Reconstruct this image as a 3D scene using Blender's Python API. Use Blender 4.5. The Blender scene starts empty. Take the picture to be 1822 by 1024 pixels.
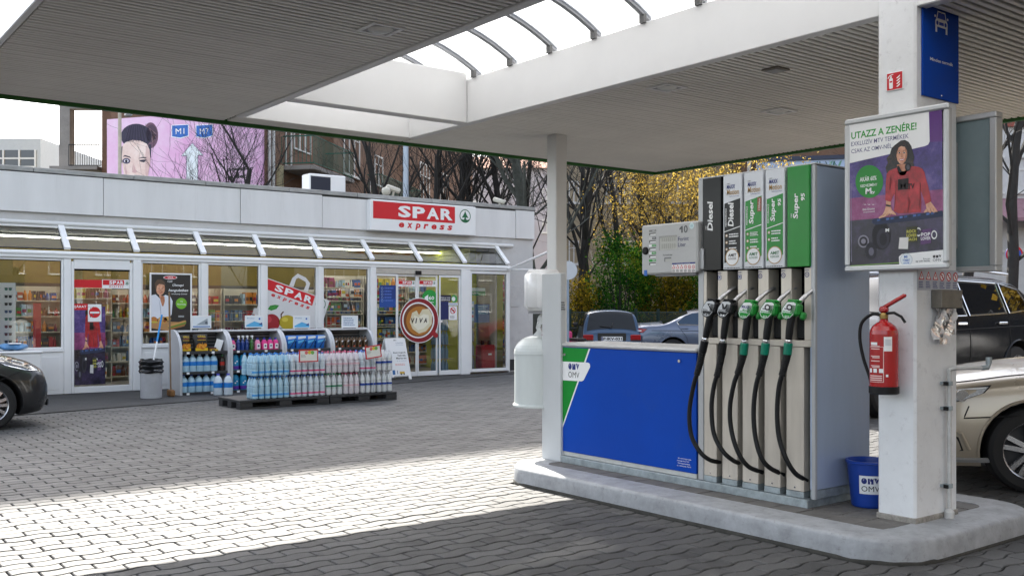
import bpy, bmesh, math, random
import numpy as np
from mathutils import Matrix, Vector
R = math.radians
rnd = random.Random(7)
SC = bpy.context.scene
COL = SC.collection
# ------------------------------------------------------------------ camera
F, CX, HY, EYE = 1758.0, 911.0, 549.0, 1.5
YAW = math.atan(2289 / F)                       # angle of the view direction from +X (the shop front runs along X)
cam = bpy.data.cameras.new('camera'); co = bpy.data.objects.new('camera', cam); COL.objects.link(co)
cam.sensor_width = 36; cam.lens = F / 1822 * 36; cam.shift_y = (HY - 512) / 1822
cam.clip_end = 2000; cam.clip_start = .05
co.location = (0, 0, EYE); co.rotation_euler = (R(90), 0, YAW - R(90))
SC.camera = co
# ------------------------------------------------------------------ sky and sun
SUN_EL, SUN_AZ = R(39.3), R(18)                   # azimuth measured from +Y towards +X
world = bpy.data.worlds.new('World'); SC.world = world; world.use_nodes = True
wn = world.node_tree
bgn = wn.nodes['Background']
sky = wn.nodes.new('ShaderNodeTexSky'); sky.sky_type = 'NISHITA'; sky.sun_disc = False
sky.sun_elevation = SUN_EL; sky.sun_rotation = SUN_AZ
sky.air_density = 1.0; sky.dust_density = 2.5; sky.ozone_density = 1.0
hsv = wn.nodes.new('ShaderNodeHueSaturation'); hsv.inputs['Saturation'].default_value = .45
wn.links.new(sky.outputs[0], hsv.inputs['Color']); wn.links.new(hsv.outputs[0], bgn.inputs[0])
bgn.inputs[1].default_value = .15
sl = bpy.data.lights.new('sun', 'SUN'); sl.energy = 4.7; sl.angle = R(.53); sl.color = (1, .95, .86)
so = bpy.data.objects.new('sun', sl); COL.objects.link(so)
sdir = Vector((math.sin(SUN_AZ) * math.cos(SUN_EL), math.cos(SUN_AZ) * math.cos(SUN_EL), math.sin(SUN_EL)))
so.rotation_euler = sdir.to_track_quat('Z', 'Y').to_euler(); so.location = sdir * 60
vs = SC.view_settings
vs.view_transform = 'Standard'; vs.look = 'None'; vs.gamma = 1; vs.use_curve_mapping = False
vs.exposure = 1.75
cy = SC.cycles
cy.use_denoising = True; cy.max_bounces = 8; cy.diffuse_bounces = 4; cy.glossy_bounces = 4
cy.transmission_bounces = 6; cy.transparent_max_bounces = 24; cy.caustics_reflective = False; cy.caustics_refractive = False
cy.sample_clamp_indirect = 8

# ------------------------------------------------------------------ measuring helpers: sight line meets a real plane
fx_, fy_ = math.cos(YAW), math.sin(YAW)
def ray(px, py):
    u = (px - CX) / F
    return fx_ + u * fy_, fy_ - u * fx_, -(py - HY) / F
def gz(px, py, z=0.):                            # point on a level plane
    d = ray(px, py); t = (z - EYE) / d[2]
    return d[0] * t, d[1] * t
def py_(px, py, Y):                              # (X, Z) on a wall that runs along X
    d = ray(px, py); t = Y / d[1]
    return d[0] * t, EYE + d[2] * t
def px_(px, py, X):                              # (-Y, Z) on a wall that runs along Y
    d = ray(px, py); t = X / d[0]
    return -d[1] * t, EYE + d[2] * t

# ------------------------------------------------------------------ materials
def lin(c):
    return tuple((v / 255 / 12.92 if v <= 10 else ((v / 255 + .055) / 1.055) ** 2.4) for v in c) + (1,)
def hx(s, k=1.):
    c = lin([int(s[i:i + 2], 16) for i in (0, 2, 4)]); return (c[0] * k, c[1] * k, c[2] * k, 1)
MATS = {}
def mat(name, col, rough=.5, metal=0., var=.08, scale=6., bump=0., bscale=None, spec=.5, coat=0., dirt=0., dirtcol=(.12, .11, .1, 1), stretch=(1, 1, 1)):
    if name in MATS: return MATS[name]
    if isinstance(col, str): col = hx(col)
    m = bpy.data.materials.new(name); m.use_nodes = True; MATS[name] = m
    n, l = m.node_tree.nodes, m.node_tree.links
    b = n['Principled BSDF']
    b.inputs['Roughness'].default_value = rough; b.inputs['Metallic'].default_value = metal
    b.inputs['Specular IOR Level'].default_value = spec; b.inputs['Coat Weight'].default_value = coat
    b.inputs['Coat Roughness'].default_value = .04
    b.inputs['Base Color'].default_value = col
    if var or dirt or bump:
        g = n.new('ShaderNodeNewGeometry'); mp = n.new('ShaderNodeVectorMath'); mp.operation = 'MULTIPLY'
        mp.inputs[1].default_value = stretch
        l.new(g.outputs['Position'], mp.inputs[0])
    if var or dirt:
        t = n.new('ShaderNodeTexNoise'); t.inputs['Scale'].default_value = scale; t.inputs['Detail'].default_value = 6
        t.inputs['Roughness'].default_value = .65
        l.new(mp.outputs[0], t.inputs['Vector'])
        r = n.new('ShaderNodeMapRange'); r.inputs[1].default_value = .3; r.inputs[2].default_value = .7
        r.inputs[3].default_value = 1 - var; r.inputs[4].default_value = 1 + var
        l.new(t.outputs[0], r.inputs[0])
        mx = n.new('ShaderNodeVectorMath'); mx.operation = 'SCALE'; mx.inputs[0].default_value = col[:3]
        l.new(r.outputs[0], mx.inputs['Scale'])
        src = mx.outputs[0]
        if dirt:
            t2 = n.new('ShaderNodeTexNoise'); t2.inputs['Scale'].default_value = scale * 2.3; t2.inputs['Detail'].default_value = 8
            t2.inputs['Roughness'].default_value = .75
            l.new(mp.outputs[0], t2.inputs['Vector'])
            r2 = n.new('ShaderNodeMapRange'); r2.inputs[1].default_value = .56; r2.inputs[2].default_value = .74
            r2.inputs[3].default_value = 0; r2.inputs[4].default_value = dirt
            l.new(t2.outputs[0], r2.inputs[0])
            mm = n.new('ShaderNodeMix'); mm.data_type = 'RGBA'
            l.new(r2.outputs[0], mm.inputs[0]); l.new(src, mm.inputs[6]); mm.inputs[7].default_value = dirtcol
            src = mm.outputs[2]
        l.new(src, b.inputs['Base Color'])
        rr = n.new('ShaderNodeMapRange'); rr.inputs[3].default_value = max(.02, rough - .06); rr.inputs[4].default_value = min(1, rough + .08)
        l.new(t.outputs[0], rr.inputs[0]); l.new(rr.outputs[0], b.inputs['Roughness'])
    if bump:
        t3 = n.new('ShaderNodeTexNoise'); t3.inputs['Scale'].default_value = bscale or scale * 6; t3.inputs['Detail'].default_value = 5
        l.new(mp.outputs[0], t3.inputs['Vector'])
        bp = n.new('ShaderNodeBump'); bp.inputs['Strength'].default_value = bump; bp.inputs['Distance'].default_value = .01
        l.new(t3.outputs[0], bp.inputs['Height']); l.new(bp.outputs[0], b.inputs['Normal'])
    return m
def ink(col, rough=.45):
    k = 'ink_' + col
    return mat(k, hx(col), rough, var=.03, scale=4)
def glass(name, tint=(1, 1, 1, 1), extra=.04, rough=0., body=0., bodycol=(.5, .6, .7, 1), tr=.3):
    if name in MATS: return MATS[name]
    m = bpy.data.materials.new(name); m.use_nodes = True; MATS[name] = m
    n, l = m.node_tree.nodes, m.node_tree.links
    n.remove(n['Principled BSDF']); o = n['Material Output']
    t = n.new('ShaderNodeBsdfTransparent'); t.inputs[0].default_value = tint
    g = n.new('ShaderNodeBsdfGlossy'); g.inputs['Roughness'].default_value = rough
    fr = n.new('ShaderNodeFresnel'); fr.inputs[0].default_value = 1.5
    ad = n.new('ShaderNodeMath'); ad.inputs[1].default_value = extra; ad.use_clamp = True
    l.new(fr.outputs[0], ad.inputs[0])
    base = t.outputs[0]
    if body:
        d = n.new('ShaderNodeBsdfDiffuse'); d.inputs[0].default_value = bodycol
        trn = n.new('ShaderNodeBsdfTranslucent'); trn.inputs[0].default_value = bodycol
        a = n.new('ShaderNodeMixShader'); a.inputs[0].default_value = tr
        l.new(d.outputs[0], a.inputs[1]); l.new(trn.outputs[0], a.inputs[2])
        m2 = n.new('ShaderNodeMixShader'); m2.inputs[0].default_value = body
        l.new(base, m2.inputs[1]); l.new(a.outputs[0], m2.inputs[2]); base = m2.outputs[0]
    mx = n.new('ShaderNodeMixShader')
    l.new(ad.outputs[0], mx.inputs[0]); l.new(base, mx.inputs[1]); l.new(g.outputs[0], mx.inputs[2])
    l.new(mx.outputs[0], o.inputs[0])
    return m
def emit(name, col, s):
    if name in MATS: return MATS[name]
    m = bpy.data.materials.new(name); m.use_nodes = True; MATS[name] = m
    b = m.node_tree.nodes['Principled BSDF']
    b.inputs['Emission Color'].default_value = col; b.inputs['Emission Strength'].default_value = s; b.inputs['Base Color'].default_value = col
    return m
def leafmat(name, cols, trans=.45):
    m = bpy.data.materials.new(name); m.use_nodes = True; MATS[name] = m
    n, l = m.node_tree.nodes, m.node_tree.links
    n.remove(n['Principled BSDF']); o = n['Material Output']
    at = n.new('ShaderNodeAttribute'); at.attribute_name = 'shade'
    cr = n.new('ShaderNodeValToRGB')
    while len(cr.color_ramp.elements) < len(cols): cr.color_ramp.elements.new(.5)
    for i, c in enumerate(cols):
        cr.color_ramp.elements[i].position = i / (len(cols) - 1); cr.color_ramp.elements[i].color = hx(c)
    l.new(at.outputs['Fac'], cr.inputs[0])
    d = n.new('ShaderNodeBsdfDiffuse'); t = n.new('ShaderNodeBsdfTranslucent')
    l.new(cr.outputs[0], d.inputs[0]); l.new(cr.outputs[0], t.inputs[0])
    mx = n.new('ShaderNodeMixShader'); mx.inputs[0].default_value = trans
    l.new(d.outputs[0], mx.inputs[1]); l.new(t.outputs[0], mx.inputs[2]); l.new(mx.outputs[0], o.inputs[0])
    return m

WHITE = mat('white_painted_metal', (.72, .72, .71, 1), .35, var=.05, scale=1.3, dirt=.12, dirtcol=(.42, .4, .37, 1))
WHITE2 = mat('white_coated_frame', (.86, .86, .86, 1), .3, var=.03, scale=2)
BEAM = mat('white_canopy_panel', (.8, .8, .8, 1), .3, var=.04, scale=.9)
SILVER = mat('silver_lacquer', (.46, .47, .48, 1), .38, .35, var=.05, scale=2)
ALU = mat('brushed_aluminium', (.62, .565, .49, 1), .36, .35, var=.12, scale=9, stretch=(1, 1, .12), dirt=.2, dirtcol=(.3, .26, .2, 1))
GALV = mat('galvanised_steel', (.36, .41, .43, 1), .5, .5, var=.28, scale=14, dirt=.45, dirtcol=(.5, .53, .53, 1))
BLACK = mat('black_plastic', (.009, .009, .01, 1), .42, var=.15, scale=8, spec=.25)
RUBBER = mat('black_rubber', (.008, .008, .009, 1), .5, var=.2, scale=20, spec=.3)
DARK = mat('dark_recess', (.004, .004, .005, 1), .8, var=0, spec=.1)
CHROME = mat('polished_metal', (.75, .75, .75, 1), .15, 1., var=0)
GREY = mat('grey_plastic', (.3, .3, .31, 1), .45, var=.06)
GLASS = glass('window_glass', (.92, .94, .93, 1), .05)

# ------------------------------------------------------------------ mesh building
ROOT = {}
def frame(o, right, up):
    r = Vector(right).normalized(); u = Vector(up).normalized(); n = r.cross(u)
    m = Matrix((r, u, n)).transposed().to_4x4(); m.translation = Vector(o); return m
def wallY(Y): return frame((0, Y, 0), (1, 0, 0), (0, 0, 1))          # a = X, b = Z, towards the viewer
def wallX(X): return frame((X, 0, 0), (0, -1, 0), (0, 0, 1))         # a = -Y, b = Z
_txt = {}
def text_geo(s, bold, shear):
    k = (s, bold, shear)
    if k not in _txt:
        c = bpy.data.curves.new('lettering', 'FONT'); c.body = s; c.resolution_u = 2; c.offset = bold; c.shear = shear
        c.fill_mode = 'FRONT'
        o = bpy.data.objects.new('lettering', c); COL.objects.link(o)
        dg = bpy.context.evaluated_depsgraph_get(); e = o.evaluated_get(dg); me = e.to_mesh()
        v = [tuple(p.co) for p in me.vertices]; f = [tuple(p.vertices) for p in me.polygons]
        e.to_mesh_clear(); bpy.data.objects.remove(o); bpy.data.curves.remove(c)
        _txt[k] = (v, f)
    return _txt[k]
class MB:
    def __init__(s, M=None): s.v = []; s.f = []; s.mi = []; s.mats = []; s.M = M or Matrix()
    def add(s, vs, fs, m):
        if m not in s.mats: s.mats.append(m)
        k = s.mats.index(m); b = len(s.v); M = s.M
        s.v += [M @ Vector(p) for p in vs]
        for q in fs: s.f.append([b + i for i in q]); s.mi.append(k)
        return s
    def box(s, x0, x1, y0, y1, z0, z1, m, bev=0.):
        if x1 < x0: x0, x1 = x1, x0
        if y1 < y0: y0, y1 = y1, y0
        if z1 < z0: z0, z1 = z1, z0
        if not bev:
            v = [(x0, y0, z0), (x1, y0, z0), (x1, y1, z0), (x0, y1, z0), (x0, y0, z1), (x1, y0, z1), (x1, y1, z1), (x0, y1, z1)]
            return s.add(v, [(0, 3, 2, 1), (4, 5, 6, 7), (0, 1, 5, 4), (1, 2, 6, 5), (2, 3, 7, 6), (3, 0, 4, 7)], m)
        bev = min(bev, (x1 - x0) * .49, (y1 - y0) * .49, (z1 - z0) * .49)
        X = (x0, x1); Y = (y0, y1); Z = (z0, z1); v = []; ix = {}
        for i in (0, 1):
            for j in (0, 1):
                for k in (0, 1):
                    sx, sy, sz = (1 - 2 * i) * bev, (1 - 2 * j) * bev, (1 - 2 * k) * bev
                    for a, p in enumerate(((X[i], Y[j] + sy, Z[k] + sz), (X[i] + sx, Y[j], Z[k] + sz), (X[i] + sx, Y[j] + sy, Z[k]))):
                        ix[i, j, k, a] = len(v); v.append(p)
        fs = []
        for i in (0, 1):
            q = [ix[i, 0, 0, 0], ix[i, 1, 0, 0], ix[i, 1, 1, 0], ix[i, 0, 1, 0]]; fs.append(q if i else q[::-1])
            q = [ix[0, i, 0, 1], ix[0, i, 1, 1], ix[1, i, 1, 1], ix[1, i, 0, 1]]; fs.append(q if i else q[::-1])
            q = [ix[0, 0, i, 2], ix[1, 0, i, 2], ix[1, 1, i, 2], ix[0, 1, i, 2]]; fs.append(q if i else q[::-1])
        for i in (0, 1):
            for j in (0, 1):
                q = [ix[i, j, 0, 0], ix[i, j, 1, 0], ix[i, j, 1, 1], ix[i, j, 0, 1]]; fs.append(q[::-1] if i == j else q)
                q = [ix[i, 0, j, 0], ix[i, 0, j, 2], ix[i, 1, j, 2], ix[i, 1, j, 0]]; fs.append(q[::-1] if i == j else q)
                q = [ix[0, i, j, 1], ix[1, i, j, 1], ix[1, i, j, 2], ix[0, i, j, 2]]; fs.append(q[::-1] if i == j else q)
                for k in (0, 1):
                    q = [ix[i, j, k, 0], ix[i, j, k, 1], ix[i, j, k, 2]]; fs.append(q if (i + j + k) % 2 else q[::-1])
        return s.add(v, fs, m)
    def tube(s, pts, r, n, m, caps=True):
        pts = [Vector(p) for p in pts]; rs = r if isinstance(r, (list, tuple)) else [r] * len(pts)
        t = (pts[1] - pts[0]).normalized(); a = t.orthogonal().normalized(); v = []; fs = []
        for i, p in enumerate(pts):
            if 0 < i < len(pts) - 1: t2 = (pts[i + 1] - pts[i - 1]).normalized()
            elif i: t2 = (pts[i] - pts[i - 1]).normalized()
            else: t2 = t
            a = (a - t2 * a.dot(t2)); a = a.normalized() if a.length > 1e-6 else t2.orthogonal().normalized()
            b = t2.cross(a)
            for k in range(n):
                g = 2 * math.pi * k / n; v.append(tuple(p + (a * math.cos(g) + b * math.sin(g)) * rs[i]))
        for i in range(len(pts) - 1):
            for k in range(n):
                k2 = (k + 1) % n; fs.append((i * n + k, i * n + k2, (i + 1) * n + k2, (i + 1) * n + k))
        if caps: fs += [tuple(range(n))[::-1], tuple(range((len(pts) - 1) * n, len(pts) * n))]
        return s.add(v, fs, m)
    def lathe(s, prof, n, m, c=(0, 0, 0), axis='z', caps=True):     # prof: (radius, height); m may be a list, one per band
        v = []; 
        for r, h in prof:
            for k in range(n):
                g = 2 * math.pi * k / n; x, y = r * math.cos(g), r * math.sin(g)
                p = (x, y, h) if axis == 'z' else (h, x, y) if axis == 'x' else (y, h, x)
                v.append((p[0] + c[0], p[1] + c[1], p[2] + c[2]))
        for i in range(len(prof) - 1):
            fs = [(i * n + k, i * n + (k + 1) % n, (i + 1) * n + (k + 1) % n, (i + 1) * n + k) for k in range(n)]
            mm = m[i] if isinstance(m, list) else m
            idx = range(i * n, (i + 2) * n)
            s.add([v[j] for j in idx], [tuple(j - i * n for j in q) for q in fs], mm)
        for i, rev in ((0, 1), (len(prof) - 1, 0)):
            if caps and prof[i][0] > 1e-4:
                q = list(range(n)); mm = m[min(i, len(prof) - 2)] if isinstance(m, list) else m
                s.add(v[i * n:(i + 1) * n], [q[::-1] if rev else q], mm)
        return s
    def flat(s, poly, d, m):
        return s.add([(a, b, d) for a, b in poly], [tuple(range(len(poly)))], m)
    def prism(s, poly, d0, d1, m):
        n = len(poly); v = [(a, b, d0) for a, b in poly] + [(a, b, d1) for a, b in poly]
        ar = sum(poly[i][0] * poly[(i + 1) % n][1] - poly[(i + 1) % n][0] * poly[i][1] for i in range(n))
        q = [(i, (i + 1) % n, n + (i + 1) % n, n + i) for i in range(n)]
        fs = [tuple(range(n))[::-1], tuple(range(n, 2 * n))] + q
        if (ar < 0) != (d1 < d0): fs = [f[::-1] for f in fs]
        return s.add(v, fs, m)
    def rect(s, a0, b0, a1, b1, d, m): return s.flat([(a0, b0), (a1, b0), (a1, b1), (a0, b1)], d, m)
    def disc(s, a, b, r, d, m, n=28, ry=None):
        return s.flat([(a + r * math.cos(2 * math.pi * i / n), b + (ry or r) * math.sin(2 * math.pi * i / n)) for i in range(n)], d, m)
    def ring(s, a, b, r0, r1, d, m, n=32):
        v = []; fs = []
        for i in range(n):
            g = 2 * math.pi * i / n
            v += [(a + r0 * math.cos(g), b + r0 * math.sin(g), d), (a + r1 * math.cos(g), b + r1 * math.sin(g), d)]
            j = (i + 1) % n; fs.append((2 * i, 2 * i + 1, 2 * j + 1, 2 * j))
        return s.add(v, fs, m)
    def text(s, t, a0, b0, a1, b1, d, m, bold=.0, shear=0., rot=0., keep=False):
        """lettering fitted into the rectangle a0..a1, b0..b1 (rot=90: reads upwards)"""
        v, f = text_geo(t, bold + .004, shear)
        if not v: return s
        xs = [p[0] for p in v]; ys = [p[1] for p in v]
        x0, x1, y0, y1 = min(xs), max(xs), min(ys), max(ys)
        w, h = (a1 - a0, b1 - b0) if not rot else (b1 - b0, a1 - a0)
        kx, ky = w / (x1 - x0), h / (y1 - y0)
        if keep: kx = ky = min(kx, ky)
        q = [((p[0] - x0) * kx, (p[1] - y0) * ky) for p in v]
        if not rot: q = [(a0 + x, b0 + y, d) for x, y in q]
        else: q = [(a1 - y, b0 + x, d) for x, y in q]
        return s.add(q, f, m)
    def build(s, name, parent=None, smooth=None, W=None, stuff=False):
        me = bpy.data.meshes.new(name)
        inv = ROOT[parent.name].inverted() if parent else (W.inverted() if W else Matrix())
        me.from_pydata([tuple(inv @ p) for p in s.v], [], s.f)
        for m in s.mats: me.materials.append(m)
        me.polygons.foreach_set('material_index', s.mi)
        if smooth is not None:
            me.polygons.foreach_set('use_smooth', [True] * len(me.polygons)); me.set_sharp_from_angle(angle=R(smooth))
        me.update()
        o = bpy.data.objects.new(name, me); COL.objects.link(o)
        if parent: o.parent = parent; ROOT[o.name] = ROOT[parent.name]
        else:
            ROOT[o.name] = W or Matrix()
            if W: o.matrix_world = W
        if stuff: o['kind'] = 'stuff'
        return o
def tag(o, label=None, cat=None, group=None, kind=None):
    for k, v in (('label', label), ('category', cat), ('group', group), ('kind', kind)):
        if v: o[k] = v
    return o
def thing(name, label, cat, loc=(0, 0, 0), rz=0., group=None, sc=1.):
    o = bpy.data.objects.new(name, None); COL.objects.link(o); o.empty_display_size = .2
    o.location = loc; o.rotation_euler = (0, 0, rz); o.scale = (sc, sc, sc)
    ROOT[o.name] = Matrix.Translation(loc) @ Matrix.Rotation(rz, 4, 'Z') @ Matrix.Scale(sc, 4)
    return tag(o, label, cat, group)
def kids(o): return [c for c in bpy.data.objects if c.parent == o]
def copy_tree(o, parent=None, loc=None, rz=None, label=None, group=None, tree=None):
    if tree is None: tree = {}; [tree.setdefault(c.parent.name, []).append(c) for c in bpy.data.objects if c.parent]
    c = o.copy(); COL.objects.link(c)
    if parent: c.parent = parent
    if loc is not None: c.location = loc
    if rz is not None: c.rotation_euler = (0, 0, rz)
    if label: c['label'] = label
    if group: c['group'] = group
    for ch in tree.get(o.name, []): copy_tree(ch, c, tree=tree)
    return c
ORD = ['first', 'second', 'third', 'fourth', 'fifth', 'sixth', 'seventh', 'eighth', 'ninth', 'tenth', 'eleventh', 'twelfth', 'thirteenth', 'fourteenth', 'fifteenth', 'sixteenth']
def circ(a, b, r, n=24, a0=0, a1=360):
    return [(a + r * math.cos(R(a0 + (a1 - a0) * i / (n - (a1 - a0 < 360)))), b + r * math.sin(R(a0 + (a1 - a0) * i / (n - (a1 - a0 < 360))))) for i in range(n)]
def rrect(a0, b0, a1, b1, r, n=5):
    p = []
    for (cx, cy, s) in ((a1 - r, b1 - r, 0), (a0 + r, b1 - r, 90), (a0 + r, b0 + r, 180), (a1 - r, b0 + r, 270)):
        p += [(cx + r * math.cos(R(s + 90 * i / n)), cy + r * math.sin(R(s + 90 * i / n))) for i in range(n + 1)]
    return p
# ------------------------------------------------------------------ ground, pavers, kerbs
def pavermat():
    m = bpy.data.materials.new('concrete_paver'); m.use_nodes = True
    n, l = m.node_tree.nodes, m.node_tree.links; b = n['Principled BSDF']
    g = n.new('ShaderNodeNewGeometry'); sp = n.new('ShaderNodeSeparateXYZ'); l.new(g.outputs['Position'], sp.inputs[0])
    def mth(op, a, bb):
        x = n.new('ShaderNodeMath'); x.operation = op
        for i, q in enumerate((a, bb)):
            if q is None: continue
            if isinstance(q, (int, float)): x.inputs[i].default_value = q
            else: l.new(q, x.inputs[i])
        return x.outputs[0]
    row = mth('FLOOR', mth('DIVIDE', sp.outputs[1], PV_W), None)
    sh = mth('MULTIPLY', mth('MODULO', mth('ABSOLUTE', row, None), 2.), .5)
    col = mth('FLOOR', mth('SUBTRACT', mth('DIVIDE', sp.outputs[0], PV_L), sh), None)
    cb = n.new('ShaderNodeCombineXYZ'); l.new(row, cb.inputs[0]); l.new(col, cb.inputs[1])
    wn_ = n.new('ShaderNodeTexWhiteNoise'); l.new(cb.outputs[0], wn_.inputs['Vector'])
    f = mth('ADD', mth('MULTIPLY', wn_.outputs['Value'], .42), .79)
    t = n.new('ShaderNodeTexNoise'); t.inputs['Scale'].default_value = .55; t.inputs['Detail'].default_value = 7; t.inputs['Roughness'].default_value = .7
    l.new(g.outputs['Position'], t.inputs['Vector'])
    f = mth('MULTIPLY', f, mth('ADD', mth('MULTIPLY', t.outputs[0], .7), .65))
    t2 = n.new('ShaderNodeTexNoise'); t2.inputs['Scale'].default_value = 160; t2.inputs['Detail'].default_value = 3
    l.new(g.outputs['Position'], t2.inputs['Vector'])
    f = mth('MULTIPLY', f, mth('ADD', mth('MULTIPLY', t2.outputs[0], .9), .55))
    t4 = n.new('ShaderNodeTexNoise'); t4.inputs['Scale'].default_value = 3.2; t4.inputs['Detail'].default_value = 4
    l.new(g.outputs['Position'], t4.inputs['Vector'])
    mr = n.new('ShaderNodeMapRange'); mr.inputs[1].default_value = .56; mr.inputs[2].default_value = .68; mr.inputs[3].default_value = 1; mr.inputs[4].default_value = .55
    l.new(t4.outputs[0], mr.inputs[0]); f = mth('MULTIPLY', f, mr.outputs[0])
    v = n.new('ShaderNodeVectorMath'); v.operation = 'SCALE'; v.inputs[0].default_value = (.088, .086, .084); l.new(f, v.inputs['Scale'])
    l.new(v.outputs[0], b.inputs['Base Color']); b.inputs['Roughness'].default_value = .72
    bp = n.new('ShaderNodeBump'); bp.inputs['Strength'].default_value = .5; bp.inputs['Distance'].default_value = .004
    l.new(t2.outputs[0], bp.inputs['Height']); l.new(bp.outputs[0], b.inputs['Normal'])
    return m
PV_L, PV_W, PV_A = .287, .1275, .0165
PAVER = pavermat()
JOINT = mat('joint_sand', (.012, .0115, .011, 1), .95, var=.3, scale=30)
ASPH = mat('asphalt', (.055, .054, .054, 1), .85, var=.3, scale=2.2, bump=.6, bscale=180)
mb = MB(); mb.box(-700, 700, -700, 700, -.5, -.026, JOINT)
ground = tag(mb.build('ground'), kind='structure')
mb = MB()
AP = [(-6, 13.8), (3.25, 15.28), (7.1, 16.14), (9.5, 16.9), (13.2, 17.9), (16, 18.3), (16, 19.4), (-6, 19.4)]
mb.prism(AP, -.02, .014, ASPH)
tag(mb.build('apron_pavement'), kind='structure')
mb = MB(); mb.prism([(-200, 19.5), (16.2, 19.5), (17.4, 12), (60, -30), (300, -30), (300, 260), (-200, 260)], -.021, -.012, ASPH)
tag(mb.build('road'), kind='structure')
def paver_geo():
    N = 7; xs = [.004 + (PV_L - .008) * i / (N - 1) for i in range(N)]
    out = []
    for odd in (0, 1):
        ph = PV_L * .5 * odd
        f = lambda x: PV_A * math.sin(2 * math.pi * (x + ph) / PV_L)
        def loop(ins, z):
            lo = [(x, f(x) + .0048 + ins, z) for x in [min(max(q, .004 + ins), PV_L - .004 - ins) for q in xs]]
            hi = [(x, f(x) + PV_W - .0048 - ins, z) for x in [min(max(q, .004 + ins), PV_L - .004 - ins) for q in xs]]
            return lo + hi[::-1]
        v = loop(.006, 0) + loop(.0012, -.005) + loop(0, -.03); k = 2 * N
        fs = [tuple(range(k))]
        for a in (0, 1): fs += [((a + 1) * k + i, (a + 1) * k + (i + 1) % k, a * k + (i + 1) % k, a * k + i) for i in range(k)]
        out.append((np.array(v), fs))
    return out
PG = paver_geo()
IX0, IX1, IY0, IY1 = 5.17, 7.02, 3.1, 6.98
def in_poly(x, y, P):
    c = False
    for i in range(len(P)):
        (x1, y1), (x2, y2) = P[i - 1], P[i]
        if (y1 > y) != (y2 > y) and x < (x2 - x1) * (y - y1) / (y2 - y1) + x1: c = not c
    return c
cells = []
for r in range(int(-3.0 / PV_W), int(18.6 / PV_W)):
    y = r * PV_W; odd = r % 2
    for c in range(int(-7 / PV_L), int(17.2 / PV_L)):
        x = (c + .5 * odd) * PV_L
        cxx, cyy = x + PV_L / 2, y + PV_W / 2
        D = cxx * fx_ + cyy * fy_
        if D < 3.2: continue
        u = (cxx * fy_ - cyy * fx_) / D
        if abs(u) > .518 + 2.2 / D: continue
        if IX0 + .1 < cxx < IX1 - .1 and IY0 + .1 < cyy < IY1 - .1: continue
        if in_poly(cxx, cyy, AP) and in_poly(cxx, cyy + .15, AP) and in_poly(cxx, cyy - .15, AP): continue
        if cxx > 16.3 and cyy > 12: continue
        seen = abs(u) < .53 and HY + F * EYE / D < 1040 and not (cxx > IX0 - .1 and cyy > IY0 + .1 and D > 5 and u > 0.02 + .0)
        cells.append((D if seen else D + 100, x, y, odd))
cells.sort()
pm = []
for odd in (0, 1):
    me = bpy.data.meshes.new('paver'); me.from_pydata(PG[odd][0].tolist(), [], PG[odd][1]); me.materials.append(PAVER); pm.append(me)
for d, x, y, odd in cells[:300]:
    o = bpy.data.objects.new('paver', pm[odd]); COL.objects.link(o); o.parent = ground
    o.location = (x, y, rnd.uniform(-.002, .0015)); o.rotation_euler = (R(rnd.uniform(-.5, .5)), R(rnd.uniform(-.35, .35)), 0)
V, FF = [], []
for d, x, y, odd in cells[300:]:
    g, fs = PG[odd]; b = len(V) * 0 + sum(0 for _ in ()) ; b = len(FF) and FF[-1][1] or 0
    V.append((g + np.array((x, y, rnd.uniform(-.002, .0015))), fs)); FF.append((0, b + len(g)))
vv, ff, b = [], [], 0
for g, fs in V:
    vv.append(g); ff += [[i + b for i in q] for q in fs]; b += len(g)
me = bpy.data.meshes.new('pavers'); me.from_pydata(np.concatenate(vv).tolist(), [], ff); me.materials.append(PAVER)
o = bpy.data.objects.new('paver_field', me); COL.objects.link(o); o.parent = ground; o['kind'] = 'stuff'; ROOT[o.name] = Matrix()

# ------------------------------------------------------------------ pump island
KERB = mat('painted_kerb_concrete', (.36, .37, .385, 1), .6, var=.22, scale=9, bump=.12, bscale=60, dirt=.9, dirtcol=(.16, .15, .14, 1))
TILE = mat('concrete_tile', (.15, .142, .132, 1), .75, var=.22, scale=7, bump=.3, bscale=90)
isl = tag(bpy.data.objects.new('pump_island', None), kind='structure'); COL.objects.link(isl); isl.location = (6, 5, 0); ROOT[isl.name] = Matrix.Translation((6, 5, 0))
def rr_loop(ins, z, r=.42):
    return [(a, b, z) for a, b in rrect(IX0 + ins, IY0 + ins, IX1 - ins, IY1 - ins, max(.02, r - ins), 8)]
prof = [(0, -.03), (-.004, .02), (.0, .08), (.002, .124), (.008, .138), (.018, .1465), (.036, .15), (.2, .152), (.3, .151), (.302, .1)]
mb = MB(); v = []; K = len(rr_loop(0, 0))
for ins, z in prof: v += rr_loop(ins, z)
fs = [(a * K + i, a * K + (i + 1) % K, (a + 1) * K + (i + 1) % K, (a + 1) * K + i) for a in range(len(prof) - 1) for i in range(K)]
mb.add(v, fs, KERB); mb.build('kerb', isl, smooth=50)
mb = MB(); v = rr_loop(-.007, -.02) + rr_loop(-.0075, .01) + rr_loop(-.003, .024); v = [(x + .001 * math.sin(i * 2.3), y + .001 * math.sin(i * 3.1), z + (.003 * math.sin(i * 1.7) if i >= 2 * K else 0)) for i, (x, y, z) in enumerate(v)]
mb.add(v, [(a * K + i, a * K + (i + 1) % K, (a + 1) * K + (i + 1) % K, (a + 1) * K + i) for a in range(2) for i in range(K)], mat('kerb_grime', (.05, .048, .042, 1), .9, var=.4, scale=20)); mb.build('grime_edge', isl)
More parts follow.
